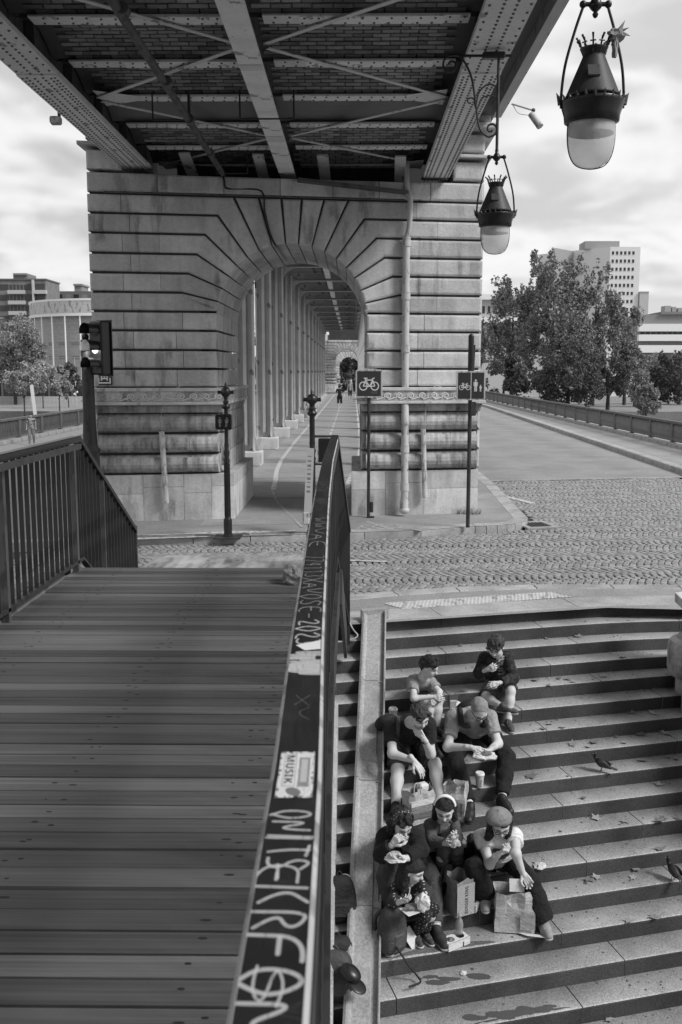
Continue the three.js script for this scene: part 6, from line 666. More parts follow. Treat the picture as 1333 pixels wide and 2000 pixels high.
{ const p = onStep(890, 1392), t = thing('food_wrappers', 'heap of white food wrappers with chips behind the man in grey', 'wrappers', null, [p.x, treadY(p.k) + 0.02, p.z]); part('wrapper', crumple(0.08, 2).translate(0.02, 0.04, 0), M.crumple, t); part('wrapper', crumple(0.07, 5).translate(0.12, 0.07, 0.02), M.crumple, t); part('box', chamfer(0.07, 0.11, 0.04, 0.006, -0.03, 0.07, 0.04), M.offWhite, t); const r = rng(2); for (let i = 0; i < 7; i++) part('chip', rod(V(-0.05 + i * 0.008, 0.1, 0.03), V(-0.06 + i * 0.014, 0.17 + r() * 0.03, 0.03), 0.005, 0.005, 5), M.food, t); }
for (const [px, py, s, lab] of [[1056, 1722, 0.05, 'crumpled white napkin by the right knee of the woman in the beret'], [1030, 1822, 0.03, 'torn white paper scrap beside the crumpled bag'], [905, 1902, 0.025, 'small white scrap on the step below the cup tray'], [1000, 1735, 0.04, 'white receipt lying behind the crumpled bag']]) { const p = onStep(px, py); const o = single('paper_litter', crumple(s, px, 1, 0.4), M.crumple, lab, 'litter'); o.position.set(p.x, treadY(p.k) + s * 0.3, p.z); }
{ const p = onStep(803, 1848), t = thing('folded_card', 'white folded card leaning beside the dark backpack by the ramp', 'card', null, [p.x, treadY(p.k), p.z], 0.3); part('card_face', box(0.09, 0.16, 0.003, 0, 0.07, 0, -0.5, 0.2, 0.4), M.paperLight, t); }
// backpacks
function rucksack(label, px, py, w, h, d, turn, tilt, m, seed, extra) { const t = thing('backpack', label, 'backpack', null); const body = new THREE.SphereGeometry(0.5, 28, 20), p = body.attributes.position; for (let i = 0; i < p.count; i++) { let x = p.getX(i) * 2, y = p.getY(i) * 2, z = p.getZ(i) * 2; const f = (v, e) => Math.sign(v) * Math.pow(Math.abs(v), e); x = f(x, 0.62); y = f(y, 0.66); z = f(z, 0.75); const k = 1 + 0.08 * (noise3(x * 2 + seed, y * 2, z * 2) - 0.5); p.setXYZ(i, x * w / 2 * k * (1 - 0.12 * y), y * h / 2 * k + h / 2, z * d / 2 * k * (1 - 0.15 * y)); } body.computeVertexNormals(); part('pack_body', body, m, t);
  part('front_pocket', chamfer(w * 0.66, h * 0.4, d * 0.3, 0.03, 0, h * 0.32, d * 0.42), tint(m, 1.25), t); part('zip', pipe([V(-w * 0.36, h * 0.5, d * 0.38), V(-w * 0.3, h * 0.78, d * 0.32), V(0, h * 0.9, d * 0.25), V(w * 0.3, h * 0.78, d * 0.32), V(w * 0.36, h * 0.5, d * 0.38)], 0.006, 5, 30), M.railGrey, t); for (const s of [-1, 1]) part('strap', pipe([V(s * w * 0.22, h * 0.92, -d * 0.3), V(s * w * 0.32, h * 0.7, -d * 0.62), V(s * w * 0.34, h * 0.35, -d * 0.6), V(s * w * 0.36, h * 0.08, -d * 0.35)], 0.016, 6, 24), m, t); part('grab_loop', pipe([V(-0.03, h * 0.95, -d * 0.2), V(0, h * 1.06, -d * 0.2), V(0.03, h * 0.95, -d * 0.2)], 0.008, 6, 12), m, t);
  if (extra) extra(t); if (px) { setOn(t, px, py, turn); t.rotation.x = tilt; } return t; }
rucksack('black rounded backpack on the narrow steps left of the ramp', 664, 1800, 0.27, 0.36, 0.2, 0.15, -0.2, M.pack, 1);
rucksack('dark backpack leaning by the ramp in front of the woman in the coat', 766, 1862, 0.24, 0.38, 0.17, 0.75, -0.12, M.packGrey, 4, (t) => part('loose_strap', pipe([V(-0.05, 0.1, 0.1), V(-0.02, -0.02, 0.2), V(0.04, -0.11, 0.24), V(0.0, -0.12, 0.3), V(-0.1, -0.125, 0.28)], 0.008, 6, 30), M.pack, t));
rucksack('charcoal backpack lowest on the narrow steps, holding a white wrapper', 655, 1955, 0.29, 0.36, 0.2, 0.1, -0.25, M.packGrey, 7);
rucksack('black bag behind the charcoal backpack on the narrow steps', 660, 1880, 0.24, 0.2, 0.16, 0.3, -0.2, M.pack, 9);
{ const p = at(650, 1848, 6.95); const o = single('food_wrapper', crumple(0.07, 12, 1.2, 0.5, 0.8), M.crumple, 'crumpled white foil wrapper lying on the black bag', 'wrapper'); o.position.copy(p); o.rotation.set(0.5, 0.4, 0.5); }
{ const p = at(690, 1904, 6.55), t = thing('cap', 'glossy black peaked cap lying on the edge of the stone ramp', 'cap', null, [p.x, p.y, p.z], -0.5); part('crown', ball(0.085, -0.02, 0, 0, 1, 0.55, 0.8, 16), M.black, t); part('peak', ball(0.075, 0.07, -0.03, 0.02, 1, 0.18, 0.9, 14), M.black, t); t.rotation.z = -0.5; }
{ const p = at(573, 1150, 7.35); p.y = DECK + 0.07; const o = single('crumpled_wrap', crumple(0.09, 21, 1, 1, 1), new THREE.MeshStandardMaterial({ color: grey(0.35), roughness: 0.3, bumpMap: again(T.fold, 0.05), bumpScale: 0.01 }), 'crumpled clear plastic wrap on the deck against the right railing', 'litter'); o.position.copy(p); }
{ const p = onStep(690, 1262); single('broken_frame', [pipe([V(p.x - 0.08, p.y + 0.25, p.z - 0.1), V(p.x, p.y + 0.12, p.z), V(p.x + 0.05, p.y + 0.06, p.z + 0.04), V(p.x - 0.02, p.y + 0.02, p.z + 0.06), V(p.x - 0.1, p.y + 0.03, p.z + 0.04)], 0.008, 6, 30)], M.offWhite, 'bent pale wire frame lying on the narrow upper steps beside the footbridge', 'wire'); }
// pigeons
function pigeon(label, px, py, turn, pose) { const p = onStep(px, py), t = thing('pigeon', label, 'pigeon', null, [p.x, treadY(p.k) + 0.003, p.z], turn); const m = mat(0.03, 0.6, { map: again(T.cloth, 0.1) }), m2 = mat(0.06, 0.6, { map: again(T.cloth, 0.08) });
  const b = new THREE.SphereGeometry(1, 24, 16), q = b.attributes.position; for (let i = 0; i < q.count; i++) { const x = q.getX(i), y = q.getY(i), z = q.getZ(i); const tail = Math.max(0, -x); q.setXYZ(i, x * 0.115 - tail * tail * 0.04, y * 0.062 * (1 - tail * 0.55) + (x > 0 ? x * x * 0.02 : -tail * tail * 0.015), z * 0.06 * (1 - tail * 0.5)); } b.rotateZ(0.3); b.translate(0, 0.13, 0); part('body', [b, pipe([V(0.06, 0.15, 0), V(0.1, 0.2, 0), V(0.11, 0.24, 0)], 0.03, 10, 10), ball(0.03, 0.115, 0.255, 0, 1.1, 1, 0.95, 14)], m, t);
  part('beak', [new THREE.ConeGeometry(0.008, 0.03, 6).rotateZ(-1.7).translate(0.158, 0.25, 0)], M.iron, t); for (const s of [-1, 1]) { const w = ball(0.5, 0, 0, 0, 0.19, 0.08, 0.02, 14); w.rotateZ(0.36); w.translate(-0.03, 0.135, s * 0.058); part('wing', w, m2, t); part('leg', [rod(V(0.0, 0.09, s * 0.025), V(0.012, 0, s * 0.028), 0.004), rod(V(0.0, 0.004, s * 0.028), V(0.04, 0.004, s * 0.03), 0.003), rod(V(0.01, 0.004, s * 0.028), V(0.035, 0.004, s * 0.045), 0.003)], M.leafDry[1], t); part('eye', ball(0.005, 0.13, 0.262, s * 0.026, 1, 1, 1, 6), M.white, t); } t.scale.setScalar(0.66); const tl = box(0.12, 0.008, 0.06, 0, 0, 0, 0, 0, 0.22); tl.translate(-0.16, 0.085, 0); part('tail', tl, m2, t); return t; }
pigeon('dark pigeon standing alert in the middle of the right-hand steps', 1176, 1508, Math.PI - 0.5); pigeon('black pigeon at the right edge, on the lower steps', 1316, 1738, 2.0);
// ------------------------------------------------------------------ people: distance fields meshed into continuous bodies
function fieldMesh(f, lo, hi, cell, colour) {      // surface nets
  const nx = Math.max(4, Math.ceil((hi.x - lo.x) / cell) + 1), ny = Math.max(4, Math.ceil((hi.y - lo.y) / cell) + 1), nz = Math.max(4, Math.ceil((hi.z - lo.z) / cell) + 1), v = new Float32Array(nx * ny * nz);
  for (let k = 0, i = 0; k < nz; k++) for (let j = 0; j < ny; j++) for (let a = 0; a < nx; a++, i++) v[i] = (a === 0 || j === 0 || k === 0 || a === nx - 1 || j === ny - 1 || k === nz - 1) ? Math.max(0.001, f(lo.x + a * cell, lo.y + j * cell, lo.z + k * cell)) : f(lo.x + a * cell, lo.y + j * cell, lo.z + k * cell);
  const id = new Int32Array(nx * ny * nz).fill(-1), P = [], idx = [], sx = 1, sy = nx, sz = nx * ny, E = [[0, 1], [0, 2], [0, 4], [1, 3], [1, 5], [2, 3], [2, 6], [3, 7], [4, 5], [4, 6], [5, 7], [6, 7]], off = [0, sx, sy, sx + sy, sz, sz + sx, sz + sy, sz + sx + sy];
  for (let k = 0; k < nz - 1; k++) for (let j = 0; j < ny - 1; j++) for (let a = 0; a < nx - 1; a++) {
    const b = a + j * sy + k * sz; let m = 0; for (let q = 0; q < 8; q++) if (v[b + off[q]] < 0) m |= 1 << q; if (m === 0 || m === 255) continue;
    let x = 0, y = 0, z = 0, n = 0; for (const [p, q] of E) { const A = v[b + off[p]], B = v[b + off[q]]; if ((A < 0) === (B < 0)) continue; const t = A / (A - B); x += lerp(p & 1, q & 1, t); y += lerp((p >> 1) & 1, (q >> 1) & 1, t); z += lerp(p >> 2, q >> 2, t); n++; }
    id[b] = P.length / 3; P.push(lo.x + (a + x / n) * cell, lo.y + (j + y / n) * cell, lo.z + (k + z / n) * cell);
  }
  for (let k = 1; k < nz - 1; k++) for (let j = 1; j < ny - 1; j++) for (let a = 1; a < nx - 1; a++) {
    const b = a + j * sy + k * sz, in0 = v[b] < 0; const q = (c, d, e, g, fl) => { if (c < 0 || d < 0 || e < 0 || g < 0) return; fl ? idx.push(c, d, e, c, e, g) : idx.push(c, e, d, c, g, e); };
    if (in0 !== v[b + sx] < 0) q(id[b - sy - sz], id[b - sz], id[b], id[b - sy], in0);
    if (in0 !== v[b + sy] < 0) q(id[b - sx - sz], id[b - sx], id[b], id[b - sz], in0);
    if (in0 !== v[b + sz] < 0) q(id[b - sx - sy], id[b - sy], id[b], id[b - sx], in0);
  }
  const n = P.length / 3, N = new Float32Array(n * 3), C = new Float32Array(n * 3), e = cell * 0.6;
  for (let i = 0; i < n; i++) { const x = P[i * 3], y = P[i * 3 + 1], z = P[i * 3 + 2]; let a = f(x + e, y, z) - f(x - e, y, z), b = f(x, y + e, z) - f(x, y - e, z), c = f(x, y, z + e) - f(x, y, z - e); const l = Math.hypot(a, b, c) || 1; N[i * 3] = a / l; N[i * 3 + 1] = b / l; N[i * 3 + 2] = c / l; const g = colour ? colour(x, y, z) : 1; C[i * 3] = C[i * 3 + 1] = C[i * 3 + 2] = g; }
  const g = new THREE.BufferGeometry(); g.setAttribute('position', new THREE.Float32BufferAttribute(P, 3)); g.setAttribute('normal', new THREE.BufferAttribute(N, 3)); g.setAttribute('color', new THREE.BufferAttribute(C, 3)); g.setIndex(idx); return g;
}
const smin = (a, b, k) => { const h = Math.max(k - Math.abs(a - b), 0) / k; return Math.min(a, b) - h * h * k * 0.25; };
const cap = (a, b, ra, rb = ra, clip = false) => ({ ax: a.x, ay: a.y, az: a.z, dx: b.x - a.x, dy: b.y - a.y, dz: b.z - a.z, l: Math.max(1e-9, a.distanceToSquared(b)), ra, rb, clip, L: a.distanceTo(b) });
function dCap(c, x, y, z) { const px = x - c.ax, py = y - c.ay, pz = z - c.az; let t = (px * c.dx + py * c.dy + pz * c.dz) / c.l; const tc = t < 0 ? 0 : t > 1 ? 1 : t; const d = Math.hypot(px - c.dx * tc, py - c.dy * tc, pz - c.dz * tc) - (c.ra + (c.rb - c.ra) * tc); return c.clip && t > 1 ? Math.max(d, (t - 1) * c.L) : c.clip ? Math.max(d, (t - 1) * c.L) : d; }
function capsField(caps, k, extra) { return (x, y, z) => { let d = 1; for (const c of caps) { const q = dCap(c, x, y, z); d = smin(d, q, k); } return extra ? extra(d, x, y, z) : d; }; }
function bounds(caps, pad) { const lo = V(9e9, 9e9, 9e9), hi = V(-9e9, -9e9, -9e9); for (const c of caps) { const r = Math.max(c.ra, c.rb) + pad; lo.min(V(Math.min(c.ax, c.ax + c.dx) - r, Math.min(c.ay, c.ay + c.dy) - r, Math.min(c.az, c.az + c.dz) - r)); hi.max(V(Math.max(c.ax, c.ax + c.dx) + r, Math.max(c.ay, c.ay + c.dy) + r, Math.max(c.az, c.az + c.dz) + r)); } return [lo, hi]; }
function meshCaps(caps, k, cell, extra, colour) { const [lo, hi] = bounds(caps, 0.03 + k * 0.3); return fieldMesh(capsField(caps, k, extra), lo, hi, cell, colour); }
// along the line of sight through (px, py), the depth at which the joint best keeps its distances to its neighbours
function solve(px, py, d0, cons, prefer = 0) { let best = null, bs = 1e9; for (let i = -110; i <= 110; i++) { const p = at(px, py, d0 - i * 0.008); let s = 0; for (const [q, L] of cons) { const e = p.distanceTo(q) - L; s += e * e; } s += prefer ? Math.max(0, -i * prefer) * 0.00002 : 0; if (s < bs) { bs = s; best = p; } } return best; }

const ellip = (cx, cy, cz, rx, ry, rz) => (x, y, z) => { const a = (x - cx) / rx, b = (y - cy) / ry, c = (z - cz) / rz, k = Math.sqrt(a * a + b * b + c * c); return (k - 1) * Math.min(rx, ry, rz) * (k > 0.5 ? 1 : 1); };
function headBuild(o) {   // in head units: height 1, face towards +z
  const cr = ellip(0, 0.12, -0.06, 0.335, 0.37, 0.41), fa = ellip(0, -0.1, 0.06, 0.275, 0.37, 0.31), jaw = ellip(0, -0.32, 0.13, 0.19, 0.17, 0.2), no = cap(V(0, 0.02, 0.36), V(0, -0.1, 0.425), 0.035, 0.062), ear = [-1, 1].map((s) => ellip(s * 0.335, -0.02, -0.03, 0.045, 0.12, 0.08)), br = ellip(0, 0.09, 0.3, 0.22, 0.05, 0.085), li = ellip(0, -0.245, 0.345, 0.1, 0.045, 0.05), ck = [-1, 1].map((s) => ellip(s * 0.15, -0.12, 0.24, 0.11, 0.12, 0.11)), ey = [-1, 1].map((s) => ellip(s * 0.125, 0.025, 0.315, 0.055, 0.035, 0.045)), nk = cap(V(0, -0.25, -0.08), V(0, -0.62, -0.16), 0.2, 0.21);
  const f = (x, y, z) => { let d = smin(smin(cr(x, y, z), fa(x, y, z), 0.12), jaw(x, y, z), 0.1); d = smin(d, dCap(nk, x, y, z), 0.08); d = smin(d, br(x, y, z), 0.06); for (const c of ck) d = smin(d, c(x, y, z), 0.08); for (const s of [-1, 1]) { const q = Math.hypot((x - s * 0.13) / 1.3, y - 0.02, z - 0.42) - 0.07; d = Math.max(d, -q) ; } d = smin(d, dCap(no, x, y, z), 0.05); d = smin(d, li(x, y, z), 0.03); for (const e of ey) d = Math.min(d, e(x, y, z)); for (const e of ear) d = smin(d, e(x, y, z), 0.03); return d; };
  const col = (x, y, z) => { if (z < 0.15) return 1; const ax = Math.abs(x); let c = 1; const eye = ((ax - 0.125) / 0.07) ** 2 + ((y - 0.025) / 0.032) ** 2; if (eye < 1) c = 0.16; else if (eye < 2.2) c = 0.72; if (((ax - 0.135) / 0.1) ** 2 + ((y - 0.125 + ax * 0.1) / 0.028) ** 2 < 1) c = 0.22; if ((x / 0.115) ** 2 + ((y + 0.245) / 0.045) ** 2 < 1) c = 0.6; if (Math.abs(y + 0.245) < 0.012 && ax < 0.1) c = 0.35; if (o.beard && y < -0.12 && !((x / 0.1) ** 2 + ((y + 0.245) / 0.04) ** 2 < 1)) c *= lerp(1, 0.45, clamp((-0.12 - y) * 8)); if (Math.abs(Math.hypot(ax - 0.035, y + 0.13)) < 0.022 && z > 0.36) c = 0.5; return c; };
  return [f, col];
}
function basis(look, up) { const z = look.clone().normalize(), x = new THREE.Vector3().crossVectors(up, z).normalize(), y = new THREE.Vector3().crossVectors(z, x); return new THREE.Matrix4().makeBasis(x, y, z); }
function handCaps(W, dir, palmN, s, curl, side) {  // palm, four unequal fingers in three bones, thumb off the side
  const d = dir.clone().normalize(), n = palmN.clone().addScaledVector(d, -palmN.dot(d)).normalize(), r = new THREE.Vector3().crossVectors(d, n).multiplyScalar(side), c = []; const P = (a, b, e) => W.clone().addScaledVector(d, a * s).addScaledVector(r, b * s).addScaledVector(n, e * s);
  for (let i = 0; i < 4; i++) { const o = [-0.03, -0.01, 0.01, 0.029][i], k = P([0.085, 0.09, 0.086, 0.076][i], o, 0); c.push(cap(P(0.01, o * 0.55, 0), k, 0.014 * s, 0.0115 * s)); let p = k, a = curl * 0.6, L = [0.04, 0.045, 0.041, 0.032][i] * s; for (let j = 0; j < 3; j++) { const q = p.clone().addScaledVector(d, Math.cos(a) * L).addScaledVector(n, Math.sin(a) * L).addScaledVector(r, o * 0.12 * s); c.push(cap(p, q, (0.0098 - j * 0.001) * s, (0.0092 - j * 0.0012) * s)); p = q; L *= 0.72; a += curl; } }
  const t0 = P(0.022, -0.022, 0.004), t1 = P(0.055, -0.052, 0.018), t2 = P(0.082, -0.058, 0.03 + 0.02 * curl), t3 = P(0.102, -0.05, 0.04 + 0.03 * curl); c.push(cap(t0, t1, 0.015 * s, 0.0125 * s), cap(t1, t2, 0.0115 * s, 0.0105 * s), cap(t2, t3, 0.0105 * s, 0.0085 * s)); c.push(cap(W.clone().addScaledVector(d, -0.05 * s), P(0.03, 0, 0), 0.026 * s, 0.022 * s)); return c;
}
const SKIN = { light: new THREE.MeshPhysicalMaterial({ color: grey(0.6), roughness: 0.6, vertexColors: true, bumpMap: again(T.fine, 0.2), bumpScale: 0.0006 }), mid: new THREE.MeshPhysicalMaterial({ color: grey(0.42), roughness: 0.6, vertexColors: true, bumpMap: again(T.fine, 0.2), bumpScale: 0.0006 }) };
const cloth = (v, o = {}) => new THREE.MeshStandardMaterial({ color: grey(v), roughness: 0.92, map: again(T.cloth, 0.35), bumpMap: again(T.fold, 0.38), bumpScale: 0.016, ...o });
const hairMat = (v) => new THREE.MeshStandardMaterial({ color: grey(v), roughness: 0.55, bumpMap: again(T.grain, 0.09, 0.05), bumpScale: 0.006 });
function person(o) {
  const s = o.s, t = thing('person', o.label, 'person'), B = {};
  const sx = at(o.pelvis[0], 1400, 9).x; const k = o.pelvis[1]; let z = nose(k, sx) - (o.back ?? 0.16); const X = at(o.pelvis[0], 725 + 0, 1).x / 1; // read off the line of sight at the seat's depth
  const seat = V(0, treadY(k) + 0.105 * s, z); { const q = at(o.pelvis[0], 1500, -z); seat.x = q.x; z = nose(k, seat.x) - (o.back ?? 0.16); seat.z = z; seat.x = at(o.pelvis[0], 1500, -z).x; }
  B.pelvis = seat; const Lt = 0.46 * s, Ls = 0.42 * s, Lu = 0.3 * s, Lf = 0.25 * s, T0 = 0.46 * s;
  B.chest = solve(...o.chest, -seat.z - 0.1, [[seat, T0]], 1); B.spine = B.chest.clone().sub(seat).normalize();
  const fwd = V(Math.sin(o.face ?? 0), 0, Math.cos(o.face ?? 0)), rightV = V(fwd.z, 0, -fwd.x);   // rightV points to the picture's right
  const dC = -B.chest.z;
  B.sh = [0, 1].map((i) => (o.sh ? at(...o.sh[i], dC - (o.shd?.[i] ?? 0)) : B.chest.clone().addScaledVector(rightV, (i ? 1 : -1) * 0.175 * s)));
  B.head = solve(...o.head, dC - 0.1, [[B.chest, 0.25 * s + (1 - s) * 0.04]], 1);
  B.hip = [0, 1].map((i) => seat.clone().addScaledVector(rightV, (i ? 1 : -1) * 0.085 * s));
  B.an = [0, 1].map((i) => onY(...o.an[i], treadY(o.feet[i]) + 0.085 * s)); B.an.forEach((p, i) => { const zmin = nose(o.feet[i] - 1, p.x) + 0.07; if (p.z < zmin) p.z = zmin; });
  B.kn = [0, 1].map((i) => solve(...o.kn[i], -seat.z - 0.35, [[B.hip[i], Lt], [B.an[i], Ls]]));
  B.wr = [0, 1].map((i) => at(...o.wr[i], dC - o.wd[i])); B.el = [0, 1].map((i) => solve(...o.el[i], dC - o.wd[i] * 0.5, [[B.sh[i], Lu], [B.wr[i], Lf]]));
  const info = (p, q) => p.distanceTo(q).toFixed(2); if (globalThis.__dbg) console.log(o.label.slice(0, 30), 'thigh', B.kn.map((p, i) => info(p, B.hip[i])), Lt.toFixed(2), 'shin', B.kn.map((p, i) => info(p, B.an[i])), Ls.toFixed(2), 'ua', B.el.map((p, i) => info(p, B.sh[i])), Lu.toFixed(2), 'fa', B.el.map((p, i) => info(p, B.wr[i])), Lf.toFixed(2), 'shw', info(B.sh[0], B.sh[1]), 'torso', info(B.chest, seat), 'lean', Math.round(Math.acos(B.spine.y) * 57), 'head', info(B.head, B.chest));
  // body
  const w = 0.1 * s, neckB = B.chest.clone().addScaledVector(B.spine, 0.02 * s), body = [], lat = (p, d) => p.clone().addScaledVector(rightV, d); const girth = o.girth ?? 1;
  const shIn = (i) => B.sh[i].clone().lerp(B.chest, 0.3).addScaledVector(B.spine, -0.05 * s); const mid = seat.clone().lerp(B.chest, 0.45).addScaledVector(fwd, 0.02 * s);
  const torso = (pad) => [cap(B.hip[0], shIn(0), (0.095 * girth) * s + pad, 0.082 * s + pad), cap(B.hip[1], shIn(1), (0.095 * girth) * s + pad, 0.082 * s + pad), cap(seat, mid, 0.115 * girth * s + pad, 0.115 * girth * s + pad), cap(mid, B.chest.clone().addScaledVector(B.spine, -0.06 * s), 0.115 * girth * s + pad, 0.09 * s + pad), cap(B.sh[0], B.sh[1], 0.055 * s + pad, 0.055 * s + pad)];
  const headBase = B.head.clone().addScaledVector(B.head.clone().sub(B.chest).normalize(), -0.09 * s);
  body.push(...torso(0), cap(neckB, headBase, 0.058 * s, 0.052 * s));
  for (const i of [0, 1]) body.push(cap(B.sh[i], B.el[i], 0.05 * s, 0.04 * s), cap(B.el[i], B.wr[i], 0.041 * s, 0.027 * s), cap(B.hip[i], B.kn[i], 0.085 * s, 0.058 * s), cap(B.kn[i], B.an[i].clone().lerp(B.kn[i], 0.68), 0.056 * s, 0.056 * s), cap(B.an[i].clone().lerp(B.kn[i], 0.7), B.an[i], 0.056 * s, 0.037 * s));
  const toe = [0, 1].map((i) => { const yw = o.toes?.[i] ?? (o.face ?? 0) + (i ? 0.25 : -0.25); return V(Math.sin(yw), 0, Math.cos(yw)); });
  const geos = [meshCaps(body, 0.035 * s, 0.0135 * (0.5 + 0.5 * s))];
  // hands
  const pn = (i) => V(...(o.hand[i].n ?? [0, -0.3, -1])); [0, 1].forEach((i) => { const h = o.hand[i], tip = at(...h.to, -B.wr[i].z - (h.d ?? 0.03)); geos.push(meshCaps(handCaps(B.wr[i], tip.sub(B.wr[i]), pn(i), s * 0.92, h.curl ?? 0.5, h.side ?? (i ? -1 : 1)), 0.006, 0.0042)); });
  // head
  const hh = 0.225 * (0.72 + 0.28 * s) * (o.hs ?? 1), look = V(...o.look), hb = basis(look, V(...(o.up ?? [0, 1, 0]))), [hf, hc] = headBuild(o), place = (g) => { g.applyMatrix4(new THREE.Matrix4().makeScale(hh, hh, hh)); g.applyMatrix4(hb); g.translate(B.head.x, B.head.y, B.head.z); return g; };
  geos.push(place(fieldMesh(hf, V(-0.46, -0.85, -0.56), V(0.46, 0.56, 0.56), 0.026, hc)));
  const skin = mergeGeometries(geos.map((g) => { const q = g.toNonIndexed(); return q; })); const bm = part('body', skin, o.skin ?? SKIN.light, t);
  // hair
  { const q = o.hair, N = (x, y, z) => (fbm3(x * 6 + q.seed, y * 6, z * 6, 3) - 0.5) * q.rough * 1.9, base = ellip(0, 0.13, -0.07, 0.335 + q.t, 0.37 + q.t * (q.top ?? 1.2), 0.42 + q.t), tuft = q.locks ? [] : Array.from({ length: 26 }, (_, i) => { const u = hash3(i, q.seed, 1), v = hash3(i, q.seed, 2), w = hash3(i, q.seed, 3), a = (u - 0.5) * 2.2, x = Math.sin(a) * 0.3, z = 0.02 + 0.3 * v, y = 0.4 + q.t - 0.28 * v - 0.1 * Math.abs(x); return [[x, y, z], [x + 0.1 * (w - 0.4), y + (q.t > 0.02 ? 0.09 : 0.0), z + 0.1], 0.055 + q.t * 0.4, 0.02]; }), extra = [...(q.locks ?? []), ...(q.t > 0.02 ? tuft : [])].map(([a, b, ra, rb]) => cap(V(...a), V(...b), ra, rb));
    const zc = (y, x) => { const e = q.line ?? 0.3, ax = Math.abs(x - (q.part ?? 0)); const wob = (noise3(x * 6 + q.seed * 3, y * 4, 1) - 0.5) * (q.wob ?? 0.22); const front = wob + (y > e ? 0.36 + (y - e) * 1.6 : y > 0.02 ? lerp(0.03, 0.36, ((y - 0.02) / (e - 0.02)) ** 1.6) : lerp(-0.12, 0.03, clamp((y + 0.3) / 0.32))); return front + (q.fringe ?? 0) * (y > 0.1 ? 1 : 0) - 0.0 * ax; };
    const f = (x, y, z) => { let d = base(x, y, z) + N(x, y, z); d = Math.max(d, (z - zc(y, x)) * 0.75, q.bottom !== undefined ? (q.bottom - y) * 0.8 : -1); for (const c of extra) d = smin(d, dCap(c, x, y, z) + N(x * 1.4, y * 1.4, z * 1.4) * 1.2, 0.06); return d; };
    part('hair', place(fieldMesh(f, V(-0.75, q.lo ?? -0.7, -0.85), V(0.75, 0.75, 0.62), 0.03)).toNonIndexed(), q.m, t); }
  const folds = (seed, amp) => (d, x, y, z) => (d < 0.05 ? d + (noise3(x * 16 + seed, y * 11, z * 16) - 0.5) * amp + (noise3(x * 38 + seed, y * 30, z * 38) - 0.5) * amp * 0.45 : d);
  // shirt or coat: torso and sleeves, open at the hem
  { const c = o.top, pad = c.pad ?? 0.012, tor = [...torso(pad)], caps = []; for (const i of [0, 1]) { const e = c.sleeve; if (e <= 1) caps.push(cap(B.sh[i], B.sh[i].clone().lerp(B.el[i], e), 0.055 * s + pad * 1.2, 0.05 * s + pad * 1.6, true)); else caps.push(cap(B.sh[i], B.el[i], 0.054 * s + pad, 0.048 * s + pad), cap(B.el[i], B.el[i].clone().lerp(B.wr[i], e - 1), 0.05 * s + pad, 0.036 * s + pad, true)); }
    if (c.collar) tor.push(cap(B.chest.clone().addScaledVector(B.spine, -0.02), B.chest.clone().addScaledVector(B.spine, 0.035 * s).addScaledVector(fwd, -0.03), 0.085 * s, 0.085 * s)); if (c.skirt) for (const i of [0, 1]) tor.push(cap(B.hip[i], B.hip[i].clone().lerp(B.kn[i], c.skirt), 0.11 * s + pad, 0.1 * s + pad));
    const nk = headBase.clone().addScaledVector(fwd, 0.035 * s), F = folds(o.s * 31, c.fold ?? 0.014), hem = seat.clone().addScaledVector(B.spine, c.hem ?? -0.02), tf = capsField(tor, 0.03 * s), sf = capsField(caps, 0.03 * s), out = fwd.clone().addScaledVector(B.spine, -fwd.dot(B.spine)).normalize();
    const field = (x, y, z) => { let d = tf(x, y, z); const rx = x - seat.x, ry = y - seat.y, rz = z - seat.z, sp = rx * B.spine.x + ry * B.spine.y + rz * B.spine.z; d = Math.max(d, -(Math.hypot(x - nk.x, y - nk.y, z - nk.z) - 0.068 * s)); if (c.open) { const u = rx * rightV.x + rz * rightV.z, f = rx * out.x + ry * out.y + rz * out.z; if (f > 0.03 * s) d = Math.max(d, c.open * (0.02 + 0.07 * clamp(sp / T0)) * s - Math.abs(u)); } if (!c.skirt) d = Math.max(d, -sp - 0.06); d = smin(d, sf(x, y, z), 0.025 * s); return F(d, x, y, z); };
    { const [l1, h1] = bounds([...tor, ...caps], 0.04); part('top', fieldMesh(field, l1, h1, 0.0125).toNonIndexed(), c.m, t); }
    if (c.inner) { part('undershirt', meshCaps(torso(0.005), 0.03 * s, 0.0125, (d, x, y, z) => Math.max(d, -(Math.hypot(x - nk.x, y - nk.y, z - nk.z) - 0.075 * s))).toNonIndexed(), c.inner, t); } }
  // trousers or shorts
  { const c = o.legs, pad = c.pad ?? 0.012, caps = [cap(B.hip[0], B.hip[1], 0.1 * s + pad, 0.1 * s + pad), cap(seat, seat.clone().addScaledVector(B.spine, 0.07 * s), 0.11 * girth * s + pad, 0.105 * girth * s + pad)]; for (const i of [0, 1]) { if (c.len <= 1) caps.push(cap(B.hip[i], B.hip[i].clone().lerp(B.kn[i], c.len), 0.088 * s + pad, 0.07 * s + pad * 1.6, true)); else { const fl = c.flare ?? 0; caps.push(cap(B.hip[i], B.kn[i], 0.088 * s + pad, 0.062 * s + pad), cap(B.kn[i], B.kn[i].clone().lerp(B.an[i], (c.len - 1) * 0.5), 0.062 * s + pad, 0.058 * s + pad + fl * 0.3), cap(B.kn[i].clone().lerp(B.an[i], (c.len - 1) * 0.48), B.kn[i].clone().lerp(B.an[i], c.len - 1), 0.058 * s + pad + fl * 0.3, 0.045 * s + pad + fl, true)); } }
